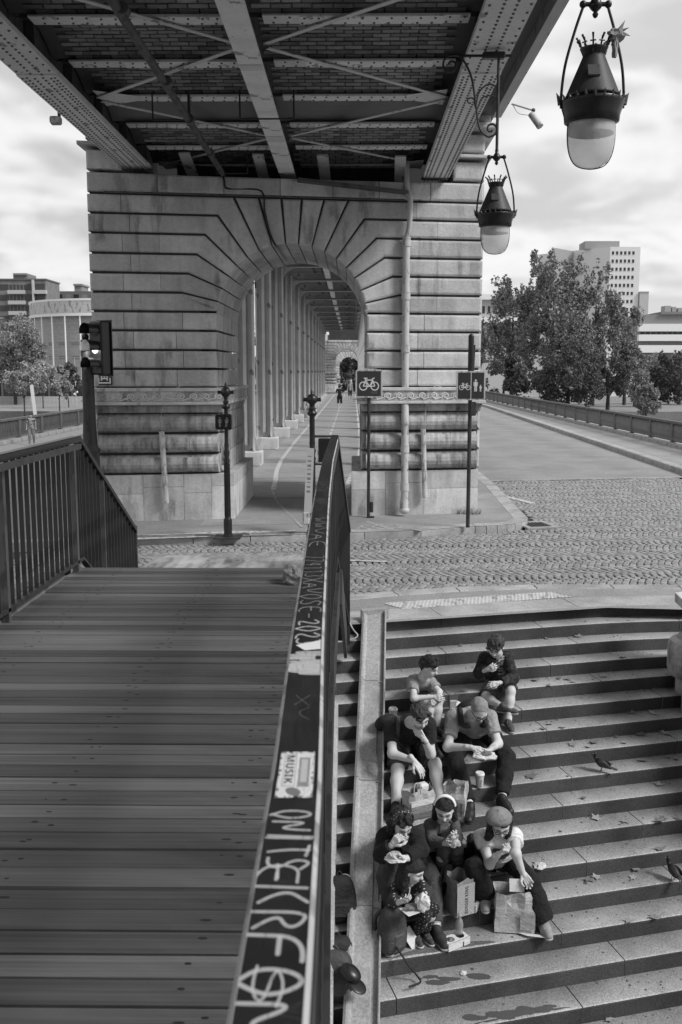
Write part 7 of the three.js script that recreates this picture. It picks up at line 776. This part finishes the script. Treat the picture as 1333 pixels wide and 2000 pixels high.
    const F = folds(o.s * 57 + 3, c.fold ?? 0.016); part(c.len <= 1 ? 'shorts' : 'trousers', meshCaps(caps, 0.025 * s, 0.0125, F).toNonIndexed(), c.m, t); }
  // shoes with soles, and socks
  [0, 1].forEach((i) => { const a = B.an[i], f = toe[i], y0 = treadY(o.feet[i]) + 0.004, H = V(a.x, y0 + 0.045 * s, a.z).addScaledVector(f, -0.035 * s), M1 = V(a.x, y0 + 0.045 * s, a.z).addScaledVector(f, 0.08 * s), T1 = V(a.x, y0 + 0.03 * s, a.z).addScaledVector(f, 0.16 * s), caps = [cap(H, M1, 0.042 * s, 0.046 * s), cap(M1, T1, 0.046 * s, 0.038 * s), cap(V(a.x, y0 + 0.09 * s, a.z).addScaledVector(f, 0.0), M1, 0.042 * s, 0.036 * s)]; const sh = part('shoe', meshCaps(caps, 0.02 * s, 0.0085, (d, x, y) => Math.max(d, y0 + 0.018 - y)).toNonIndexed(), o.shoe.m, t); const sole = [cap(H, M1, 0.048 * s, 0.052 * s), cap(M1, T1, 0.052 * s, 0.044 * s)]; part('sole', meshCaps(sole, 0.02 * s, 0.0085, (d, x, y) => Math.max(d, y - y0 - 0.02, y0 - y)).toNonIndexed(), o.shoe.sole, sh);
    if (o.shoe.lace) { const sd = V(f.z, 0, -f.x), g = []; for (let j = 0; j < 4; j++) { const c = V(a.x, y0 + (0.1 - j * 0.009) * s, a.z).addScaledVector(f, (0.045 + j * 0.024) * s); g.push(rod(c.clone().addScaledVector(sd, -0.026 * s), c.clone().addScaledVector(sd, 0.026 * s), 0.0045 * s, 0.0045 * s, 5)); } part('laces', g, o.shoe.lace, sh); }
    if (o.sock) part('sock', meshCaps([cap(V(a.x, y0 + 0.06 * s, a.z), a.clone().lerp(B.kn[i], o.sock.h), 0.04 * s, 0.046 * s, true)], 0.01, 0.009).toNonIndexed(), o.sock.m, t); });
  B.hb = hb; B.hh = hh; B.place = place; B.fwd = fwd; B.rightV = rightV; B.t = t; B.seat = seat; return B;
}
const glasses = (B, m) => { const g = []; for (const s of [-1, 1]) { const r = new THREE.TorusGeometry(0.105, 0.014, 6, 20); r.scale(1, 0.8, 1); r.translate(s * 0.135, 0.02, 0.41); g.push(r, rod(V(s * 0.24, 0.04, 0.4), V(s * 0.355, 0.04, 0.0), 0.013, 0.013, 5)); } g.push(rod(V(-0.03, 0.04, 0.42), V(0.03, 0.04, 0.42), 0.013, 0.013, 5)); part('glasses', B.place(join(g)), m, B.t); };
const band = (B, y0, tiltX, r, w, m, name, a0 = -0.35, a1 = Math.PI + 0.35) => { const g = new THREE.TorusGeometry(r, w, 8, 40, a1 - a0); g.rotateZ(a0); g.scale(1, 1, 2.4); g.rotateX(tiltX); g.translate(0, y0, -0.02); part(name, B.place(g), m, B.t); };
const shoesDark = { m: mat(0.03, 0.6), sole: mat(0.5, 0.7) }, sockW = { m: mat(0.7, 0.9), h: 0.16 };
const H = { dark: hairMat(0.025), black: hairMat(0.014), grey: hairMat(0.3), brown: hairMat(0.045) };
const B1 = person({ label: 'person, boy in plain grey t-shirt and shorts, looking sideways, hands over his knee', s: 0.8, pelvis: [824, 4], back: 0.05, chest: [824, 1330], sh: [[806, 1331], [842, 1333]], shd: [0.04, -0.02], head: [839, 1303], look: [0.75, -0.35, 0.5], el: [[809, 1364], [858, 1352]], wr: [[845, 1361], [856, 1362]], wd: [0.26, 0.24], hand: [{ to: [861, 1364], curl: 0.5 }, { to: [850, 1368], curl: 0.6 }], kn: [[834, 1373], [856, 1370]], an: [[838, 1412], [853, 1424]], feet: [6, 6], face: 0.35, hair: { t: 0.05, top: 1.5, rough: 0.09, line: 0.26, fringe: 0.05, seed: 1, m: H.black }, top: { sleeve: 0.6, m: cloth(0.4) }, legs: { len: 0.8, m: cloth(0.13) }, shoe: { ...shoesDark, lace: M.railGrey }, sock: { m: mat(0.2, 0.9), h: 0.12 } });
const B2 = person({ label: 'person, boy in dark patterned jacket and shorts, highest on the stairs, looking down', s: 0.82, pelvis: [976, 4], back: 0.1, chest: [969, 1281], sh: [[948, 1285], [991, 1284]], head: [969, 1264], look: [-0.35, -0.55, 0.8], el: [[936, 1314], [1003, 1325]], wr: [[951, 1308], [975, 1334]], wd: [0.16, 0.22], hand: [{ to: [961, 1303], curl: 0.8 }, { to: [960, 1337], curl: 0.5 }], kn: [[949, 1362], [998, 1350]], an: [[982, 1380], [993, 1410]], feet: [5, 6], toes: [1.2, 0.1], face: -0.1, hair: { t: 0.06, top: 1.3, rough: 0.1, line: 0.22, fringe: 0.03, seed: 4, m: H.brown }, top: { sleeve: 1.85, pad: 0.02, open: 1, m: cloth(0.05, { map: again(T.plaid, 0.4) }), inner: cloth(0.5, { map: again(T.print, 0.3) }) }, legs: { len: 0.85, m: cloth(0.16) }, shoe: { m: mat(0.06, 0.6), sole: mat(0.4, 0.7), lace: M.offWhite }, sock: { m: mat(0.7, 0.9), h: 0.2 } });
const B3 = person({ label: 'person, man in black t-shirt and shorts, chin resting in his hand', s: 1, pelvis: [800, 6], back: 0.05, girth: 1.1, chest: [802, 1413], sh: [[764, 1421], [838, 1415]], head: [820, 1400], look: [0.35, -0.45, 0.85], el: [[767, 1472], [842, 1473]], wr: [[809, 1486], [827, 1441]], wd: [0.36, 0.2], hand: [{ to: [828, 1511], d: 0.05, curl: 0.25, n: [0, -1, -0.3] }, { to: [812, 1421], d: 0.01, curl: 0.7, n: [0.2, 0.3, -1] }], kn: [[777, 1503], [850, 1493]], an: [[773, 1574], [859, 1566]], feet: [9, 9], face: 0.1, beard: true, hair: { t: 0.035, top: 1.8, rough: 0.08, line: 0.3, seed: 8, m: H.brown }, top: { sleeve: 0.62, m: cloth(0.018) }, legs: { len: 0.92, m: cloth(0.14, { map: again(T.plaid, 0.4) }), pad: 0.02 }, shoe: shoesDark, sock: sockW });
part('watch', rod(B3.wr[1].clone().lerp(B3.el[1], 0.1), B3.wr[1].clone().lerp(B3.el[1], 0.22), 0.033, 0.034, 14), M.black, B3.t);
const B4 = person({ label: 'person, grey-haired man in grey t-shirt, glasses and dark trousers, unwrapping food on his lap', s: 1.02, pelvis: [928, 6], back: 0.04, girth: 1.1, chest: [921, 1398], sh: [[885, 1402], [957, 1401]], head: [936, 1387], look: [0.18, -0.7, 0.7], el: [[875, 1459], [973, 1452]], wr: [[921, 1460], [959, 1463]], wd: [0.36, 0.38], hand: [{ to: [940, 1463], curl: 0.7, n: [0.3, -1, 0] }, { to: [944, 1470], curl: 0.5, n: [0, 1, -0.2], side: 1 }], kn: [[888, 1483], [989, 1480]], an: [[919, 1576], [981, 1560]], feet: [9, 9], face: 0.05, beard: true, hair: { t: 0.012, top: 1.2, rough: 0.03, line: 0.36, seed: 12, m: H.grey }, top: { sleeve: 0.66, m: cloth(0.42) }, legs: { len: 1.9, m: cloth(0.014), pad: 0.02 }, shoe: { m: mat(0.015, 0.5), sole: mat(0.02, 0.6) } });
glasses(B4, M.black);
{ const b = B4, st = (i) => { const s = b.sh[i].clone().lerp(b.chest, 0.38), f = b.fwd; return pipe([s.clone().addScaledVector(f, -0.1).add(V(0, -0.04, 0)), s.clone().add(V(0, 0.075, 0)), s.clone().addScaledVector(f, 0.1).add(V(0, -0.02, 0.02)), s.clone().lerp(b.seat, 0.4).addScaledVector(f, 0.14), b.hip[i].clone().lerp(b.chest, 0.3).addScaledVector(f, 0.02).addScaledVector(b.rightV, i ? 0.1 : -0.1)], 0.026, 7, 36); };
  const t = thing('backpack', 'dark backpack worn by the man in grey', 'backpack'); part('strap', st(0), M.pack, t); part('strap', st(1), M.pack, t); const bk = b.fwd.clone().addScaledVector(b.spine, -b.fwd.dot(b.spine)).normalize(), g = new THREE.SphereGeometry(1, 24, 16); g.scale(0.14, 0.18, 0.07); g.applyMatrix4(basis(bk, b.spine)); const c = b.seat.clone().lerp(b.chest, 0.36).addScaledVector(bk, -0.15); g.translate(c.x, c.y, c.z); part('pack_body', g, M.pack, t);
  const f = thing('wrapped_food', 'white paper of food held open in the lap of the man in grey', 'food', null, at(946, 1476, -b.wr[1].z - 0.08).toArray()); part('wrapper', crumple(0.075, 31, 1.3, 0.45, 0.9), M.crumple, f); part('filling', crumple(0.04, 33, 1.2, 0.5, 0.9).translate(0.02, 0.028, 0.01), M.food, f); }
{ const b = B3, t = thing('backpack', 'dark backpack on the back of the man in black', 'backpack'); const bk = b.fwd.clone().addScaledVector(b.spine, -b.fwd.dot(b.spine)).normalize(), g = new THREE.SphereGeometry(1, 24, 16); g.scale(0.12, 0.15, 0.075); g.applyMatrix4(basis(bk, b.spine)); const c = b.seat.clone().lerp(b.chest, 0.12).addScaledVector(bk, -0.09).addScaledVector(b.rightV, -0.2); g.translate(c.x, c.y, c.z); part('pack_body', g, M.pack, t); const s = b.sh[0].clone().lerp(b.chest, 0.35); part('strap', pipe([s.clone().addScaledVector(b.fwd, -0.12).add(V(0, -0.05, 0)), s.clone().add(V(0, 0.07, 0)), s.clone().addScaledVector(b.fwd, 0.1).add(V(-0.02, -0.05, 0)), s.clone().addScaledVector(b.fwd, 0.06).add(V(-0.08, -0.25, 0))], 0.022, 6, 24), M.packGrey, t); }
const longHair = (l, w = 0.15) => [[[-0.3, 0.05, -0.12], [-0.36, l, -0.02], w, w * 0.8], [[0.3, 0.05, -0.12], [0.36, l, -0.02], w, w * 0.8], [[0, 0.1, -0.3], [0, l, -0.3], 0.24, 0.22], [[-0.2, 0, -0.25], [-0.2, l, -0.2], 0.18, 0.16], [[0.2, 0, -0.25], [0.2, l, -0.2], 0.18, 0.16]];
const B5 = person({ label: 'person, girl with white headband and long dark hair, holding a cone of chips', s: 0.78, pelvis: [872, 10], back: 0.07, chest: [864, 1608], sh: [[841, 1612], [887, 1611]], head: [869, 1581], hs: 1.04, look: [-0.12, -0.42, 0.95], el: [[843, 1642], [893, 1634]], wr: [[872, 1648], [893, 1646]], wd: [0.3, 0.3], hand: [{ to: [886, 1652], curl: 0.6, n: [0.4, 1, 0] }, { to: [887, 1640], curl: 0.7, n: [-1, 0, -0.2] }], kn: [[866, 1661], [892, 1659]], an: [[860, 1700], [893, 1697]], feet: [11, 11], face: 0.02, hair: { t: 0.045, rough: 0.06, line: 0.3, seed: 15, locks: longHair(-0.5), lo: -0.85, m: H.black }, top: { sleeve: 1.84, pad: 0.01, open: 1.1, collar: true, m: cloth(0.11), inner: cloth(0.62) }, legs: { len: 1.97, m: cloth(0.1), pad: 0.004 }, shoe: { m: mat(0.025, 0.5), sole: mat(0.03, 0.6), lace: M.white } });
band(B5, 0.2, -0.42, 0.385, 0.05, mat(0.8, 0.8), 'headband', 0.05, Math.PI - 0.05);
{ const t = thing('chip_cone', 'white paper cup heaped with chips in the hands of the girl with the headband', 'food', null, at(886, 1640, -B5.wr[1].z - 0.03).toArray()); part('paper_cup', lathe([[0, -0.06], [0.024, -0.06], [0.04, 0.02], [0.038, 0.02], [0, -0.05]], 16), M.paperLight, t); part('heap', crumple(0.038, 41, 1, 0.6, 1).translate(0, 0.03, 0), M.offWhite, t); const r = rng(5); for (let i = 0; i < 8; i++) part('chip', rod(V((r() - 0.5) * 0.05, 0.02, (r() - 0.5) * 0.05), V((r() - 0.5) * 0.08, 0.07, (r() - 0.5) * 0.08), 0.006, 0.006, 5), M.white, t); }
const B6 = person({ label: 'person, woman in black coat and spotted headscarf, finger at her mouth, by the ramp', s: 0.96, pelvis: [790, 10], back: 0.04, girth: 1.08, chest: [782, 1631], sh: [[751, 1636], [813, 1638]], head: [785, 1608], look: [0.35, -0.55, 0.8], el: [[746, 1670], [822, 1660]], wr: [[766, 1650], [793, 1677]], wd: [0.3, 0.4], hand: [{ to: [782, 1631], curl: 1.25, n: [0.9, 0.3, -0.4] }, { to: [776, 1677], curl: 0.4, n: [0, 1, -0.2], side: 1 }], kn: [[753, 1712], [846, 1722]], an: [[764, 1800], [853, 1816]], feet: [13, 13], face: 0.1, hair: { t: 0.06, rough: 0.14, line: 0.28, seed: 22, locks: [...longHair(-0.35, 0.17)], lo: -0.75, m: H.black }, top: { sleeve: 1.9, pad: 0.018, open: 0.9, collar: true, m: cloth(0.012), inner: cloth(0.5, { map: again(T.print, 0.12) }) }, legs: { len: 1.86, m: cloth(0.085), pad: 0.012 }, shoe: { m: mat(0.03, 0.7), sole: mat(0.45, 0.7) }, sock: { m: mat(0.35, 0.9), h: 0.2 } });
band(B6, 0.14, -0.35, 0.4, 0.055, cloth(0.6, { map: again(T.dots, 0.12), bumpScale: 0.002 }), 'headscarf', -0.1, Math.PI + 0.1);
{ const t = thing('burger', 'open burger in white paper in the left hand of the woman in the black coat', 'food', null, at(772, 1676, -B6.wr[1].z - 0.02).toArray()); part('wrapper', crumple(0.065, 51, 1.2, 0.4, 0.9), M.crumple, t); part('bun', ball(0.045, 0, 0.03, 0, 1.1, 0.5, 1), M.offWhite, t); }
const B7 = person({ label: 'person, small girl in dark dotted jacket and dotted leggings, looking right, lowest on the stairs', s: 0.68, pelvis: [802, 12], back: 0.13, chest: [799, 1727], sh: [[779, 1734], [819, 1726]], head: [806, 1699], hs: 1.06, look: [0.9, -0.4, 0.4], el: [[768, 1761], [833, 1742]], wr: [[783, 1762], [829, 1757]], wd: [0.25, 0.28], hand: [{ to: [795, 1757], curl: 0.7, n: [0.3, 0.5, -1] }, { to: [826, 1766], curl: 0.7, n: [-0.7, 0, -0.6] }], kn: [[832, 1787], [846, 1774]], an: [[811, 1824], [829, 1818]], feet: [13, 13], toes: [0.35, 0.5], face: 0.45, hair: { t: 0.045, rough: 0.05, line: 0.27, fringe: 0.05, seed: 31, locks: [[[-0.25, 0.1, -0.15], [-0.32, -0.7, 0.05], 0.17, 0.13], [[0.25, 0.1, -0.2], [0.28, -0.6, -0.1], 0.15, 0.12], [[0, 0.1, -0.3], [0, -0.7, -0.25], 0.23, 0.2], [[-0.15, 0, -0.25], [-0.2, -0.75, -0.1], 0.17, 0.13]], lo: -0.95, m: H.black }, top: { sleeve: 1.7, pad: 0.016, open: 1.0, m: cloth(0.6, { map: again(T.dots, 0.3), bumpScale: 0.006 }), inner: cloth(0.5) }, legs: { len: 1.95, m: cloth(0.3, { map: again(T.dots, 0.17) }), pad: 0.006 }, shoe: { m: mat(0.05, 0.7), sole: mat(0.55, 0.7), lace: M.white } });
{ const t = thing('wrapped_food', 'white paper cone of food held by the small girl in dots', 'food', null, at(827, 1763, -B7.wr[1].z - 0.06).toArray()); const g = crumple(0.045, 61, 1, 1.5, 0.9); part('wrapper', g, M.crumple, t); const u = thing('paper_sheet', 'white paper sheet with food over the lap of the small girl in dots', 'paper', null, at(806, 1776, -B7.wr[0].z - 0.08).toArray(), 0.4); const s = sheet([[-0.09, -0.05], [0.1, -0.06], [0.11, 0.05], [-0.07, 0.08]], 0); part('sheet', s, M.paperLight, u); part('food_piece', crumple(0.035, 63, 1.5, 0.5, 1).translate(-0.01, 0.02, 0), M.food, u); const st = thing('drinking_straw', 'white drinking straw standing in the hand of the small girl in dots', 'straw'); const a = at(799, 1754, -B7.wr[0].z - 0.04), b2 = at(801, 1734, -B7.wr[0].z - 0.06); part('tube', rod(a, b2, 0.0045, 0.0045, 8), M.white, st); }
const B8 = person({ label: 'person, young woman in grey beret, white t-shirt and black flared trousers, glancing at her hand', s: 0.94, pelvis: [978, 11], back: 0.1, chest: [974, 1629], sh: [[941, 1635], [1006, 1634]], head: [978, 1609], look: [0.02, -0.5, 0.9], el: [[957, 1688], [1008, 1667]], wr: [[974, 1668], [1021, 1704]], wd: [0.3, 0.32], hand: [{ to: [991, 1660], curl: 1.3, n: [0.3, 0.8, -0.5] }, { to: [1031, 1720], curl: 0.7, n: [-0.4, 0.6, 0.6] }], kn: [[925, 1693], [1037, 1720]], an: [[948, 1746], [1060, 1797]], feet: [12, 13], toes: [-0.1, 0.15], face: 0.05, hair: { t: 0.045, rough: 0.09, line: 0.26, seed: 37, locks: longHair(-0.85, 0.17), lo: -1.15, m: H.black }, top: { sleeve: 0.42, m: cloth(0.98) }, legs: { len: 1.97, m: cloth(0.012), pad: 0.016, flare: 0.045 }, shoe: { m: mat(0.3, 0.7), sole: mat(0.4, 0.7), lace: M.white } });
glasses(B8, M.railGrey);
{ const g = new THREE.SphereGeometry(1, 30, 20), p = g.attributes.position; for (let i = 0; i < p.count; i++) { const x = p.getX(i), y = p.getY(i), z = p.getZ(i), k = 1 + 0.1 * (noise3(x * 3, y * 3, z * 3) - 0.5); p.setXYZ(i, (x * 0.5 - 0.1 - 0.05 * y) * k, y * 0.27 + (x < 0 ? x * 0.1 : 0), z * 0.48 * k); } g.rotateX(-0.3); g.translate(0, 0.36, -0.06); part('beret', B8.place(g), cloth(0.3, { bumpScale: 0.006 }), B8.t); part('beret_stalk', B8.place(rod(V(-0.12, 0.6, -0.1), V(-0.15, 0.7, -0.12), 0.02, 0.015, 6)), cloth(0.2), B8.t);
  const b = B8; const t = thing('shoulder_bag', 'small dark bag behind the left side of the woman in the beret', 'bag'); const q = b.seat.clone().addScaledVector(b.rightV, -0.2).addScaledVector(b.fwd, -0.06).add(V(0, 0.06, 0)); part('bag_body', chamfer(0.12, 0.22, 0.16, 0.03, q.x, q.y, q.z), M.pack, t); part('strap', pipe([q.clone().add(V(0, 0.1, 0)), b.sh[0].clone().add(V(-0.03, -0.12, 0)), b.sh[0].clone().add(V(0.02, 0.065, 0)), b.sh[0].clone().add(V(0.03, -0.1, 0.1))], 0.012, 6, 24), M.pack, t); const pr = part('shirt_print', crumple(0.07, 71, 0.9, 1.2, 0.16), M.packGrey, b.t); const c = b.seat.clone().lerp(b.chest, 0.62).addScaledVector(b.fwd, 0.125); pr.geometry.translate(c.x, c.y, c.z); }
// ------------------------------------------------------------------ walkers under and beside the viaduct, small in the distance
function walker(label, px, py, y, h, turn, top, legs, o = {}) { const p = onY(px, py, y), t = thing('person', label, 'person', null, [p.x, y, p.z], turn), k = h / 1.75, st = o.stride ?? 0.16, caps = []; const q = (x, yy, z) => V(x * k, yy * k, z * k);
  const L = [q(-0.1, 0.9, 0), q(-0.11, 0.5, st * 0.6), q(-0.11, 0.08, st * 0.5)], R = [q(0.1, 0.9, 0), q(0.11, 0.5, 0.02), q(0.11, 0.09, -st)]; const arm = o.arms ?? 0; const sh = [q(-0.19, 1.42, 0), q(0.19, 1.42, 0)], el = sh.map((s, i) => s.clone().add(arm ? q((i ? 1 : -1) * 0.08, -0.22, 0.12) : q((i ? 1 : -1) * 0.05, -0.28, -0.02))), wr = el.map((s, i) => s.clone().add(arm ? q((i ? -1 : 1) * 0.12, 0.06, 0.18) : q((i ? 1 : -1) * 0.02, -0.24, 0.06)));
  const body = [cap(q(0, 0.95, 0), q(0, 1.35, 0), 0.12 * k, 0.12 * k), cap(sh[0], sh[1], 0.06 * k), cap(q(0, 1.42, 0), q(0, 1.56, 0.02), 0.055 * k), cap(q(0, 1.62, 0.02), q(0, 1.67, 0.01), 0.095 * k, 0.09 * k)]; for (const A of [L, R]) body.push(cap(A[0], A[1], 0.085 * k, 0.06 * k), cap(A[1], A[2], 0.055 * k, 0.038 * k), cap(A[2].clone().add(q(0, -0.05, -0.03)), A[2].clone().add(q(0, -0.06, 0.14)), 0.035 * k)); [0, 1].forEach((i) => body.push(cap(sh[i], el[i], 0.045 * k, 0.038 * k), cap(el[i], wr[i], 0.036 * k, 0.03 * k), cap(wr[i], wr[i].clone().add(q(0, -0.06, 0.03)), 0.035 * k)));
  part('body', meshCaps(body, 0.03 * k, 0.02).toNonIndexed(), SKIN.mid, t); const tc = [cap(q(0, 0.98, 0), q(0, 1.36, 0), 0.14 * k, 0.135 * k), cap(sh[0], sh[1], 0.07 * k)]; [0, 1].forEach((i) => tc.push(cap(sh[i], sh[i].clone().lerp(el[i], o.long ? 1 : 0.7), 0.062 * k, 0.055 * k))); part('top', meshCaps(tc, 0.03 * k, 0.02).toNonIndexed(), top, t); const lc = [cap(q(-0.08, 0.92, 0), q(0.08, 0.92, 0), 0.115 * k)]; for (const A of [L, R]) { lc.push(cap(A[0], o.shorts ? A[1].clone() : A[1], 0.1 * k, 0.08 * k)); if (!o.shorts) lc.push(cap(A[1], A[2], 0.075 * k, 0.055 * k)); } part(o.shorts ? 'shorts' : 'trousers', meshCaps(lc, 0.03 * k, 0.02).toNonIndexed(), legs, t); part('hair', ball(0.115 * k, 0, 1.68 * k, -0.015 * k, 0.95, 1.0, 1.05, 12), H.dark, t); return t; }
const wc = [cloth(0.02), cloth(0.7), cloth(0.12), cloth(0.35)];
walker('person, walker in dark top and shorts nearest on the cycle path', 664, 800, 0, 1.75, Math.PI, wc[0], wc[0], { shorts: true, arms: 1, stride: 0.05 });
walker('person, walker in pale top and dark shorts beside the dashed line', 684, 782, 0, 1.75, 0.2, wc[3], wc[0], { shorts: true, stride: 0.2 });
walker('person, distant walker in white top, left of the far group', 679, 763, 0, 1.75, 0, wc[1], wc[2]); walker('person, distant walker in dark clothes, right of the far group', 692, 764, 0, 1.8, 3, wc[0], wc[0]); walker('person, distant walker in white in the middle of the far group', 686, 761, 0, 1.7, 0.4, wc[1], wc[3]); walker('person, distant walker in mid grey, nearest the columns', 672, 764, 0, 1.7, 2.6, wc[2], wc[0]);
walker('person, walker in white beyond the first columns, seen through the gap', 486, 874, -0.05, 1.65, 1.4, wc[1], wc[1], { long: true });
walker('person, walker in pale clothes far off beyond the first columns', 488, 800, -0.05, 1.7, 1.4, wc[1], wc[3]);
walker('person, walker in pale patterned top behind the far left parapet', 63, 868, 0.03, 1.15, 0.2, cloth(0.6, { map: again(T.print, 0.5) }), wc[3]);
{ const p = onY(634, 788, 0); const t = thing('person', 'person in pale clothes sitting against a column foot on the cycle path', 'person', null, [-2.62, 0, -58.4], 0.9); const c = [cap(V(0, 0.5, 0), V(0, 0.95, 0.05), 0.13, 0.12), cap(V(-0.18, 0.95, 0.05), V(0.18, 0.95, 0.05), 0.06), cap(V(0, 1.0, 0.05), V(0, 1.15, 0.08), 0.055), cap(V(0, 1.2, 0.08), V(0, 1.25, 0.08), 0.095), cap(V(-0.1, 0.5, 0), V(-0.14, 0.55, 0.42), 0.085, 0.06), cap(V(0.1, 0.5, 0), V(0.14, 0.55, 0.42), 0.085, 0.06), cap(V(-0.14, 0.55, 0.42), V(-0.14, 0.08, 0.45), 0.055, 0.04), cap(V(0.14, 0.55, 0.42), V(0.14, 0.08, 0.45), 0.055, 0.04), cap(V(-0.19, 0.93, 0.05), V(-0.2, 0.7, 0.2), 0.045), cap(V(0.19, 0.93, 0.05), V(0.2, 0.7, 0.2), 0.045), cap(V(-0.2, 0.7, 0.2), V(-0.02, 0.68, 0.35), 0.04), cap(V(0.2, 0.7, 0.2), V(0.02, 0.68, 0.35), 0.04)]; part('body', meshCaps(c, 0.03, 0.02).toNonIndexed(), SKIN.light, t); part('top', meshCaps([cap(V(0, 0.5, 0), V(0, 0.95, 0.05), 0.15, 0.135), cap(V(-0.18, 0.95, 0.05), V(0.18, 0.95, 0.05), 0.07)], 0.03, 0.02).toNonIndexed(), wc[1], t); part('trousers', meshCaps(c.slice(4, 6).map((q) => ({ ...q, ra: q.ra + 0.015, rb: q.rb + 0.015 })), 0.03, 0.02).toNonIndexed(), wc[3], t); part('hair', ball(0.115, 0, 1.27, 0.06), H.dark, t); }
scene.environmentIntensity = 1;
scene.traverse((o) => { if (o.isMesh) { o.castShadow = true; o.receiveShadow = true; } });
camera.far = 5000; camera.updateProjectionMatrix();
renderer.render(scene, camera);
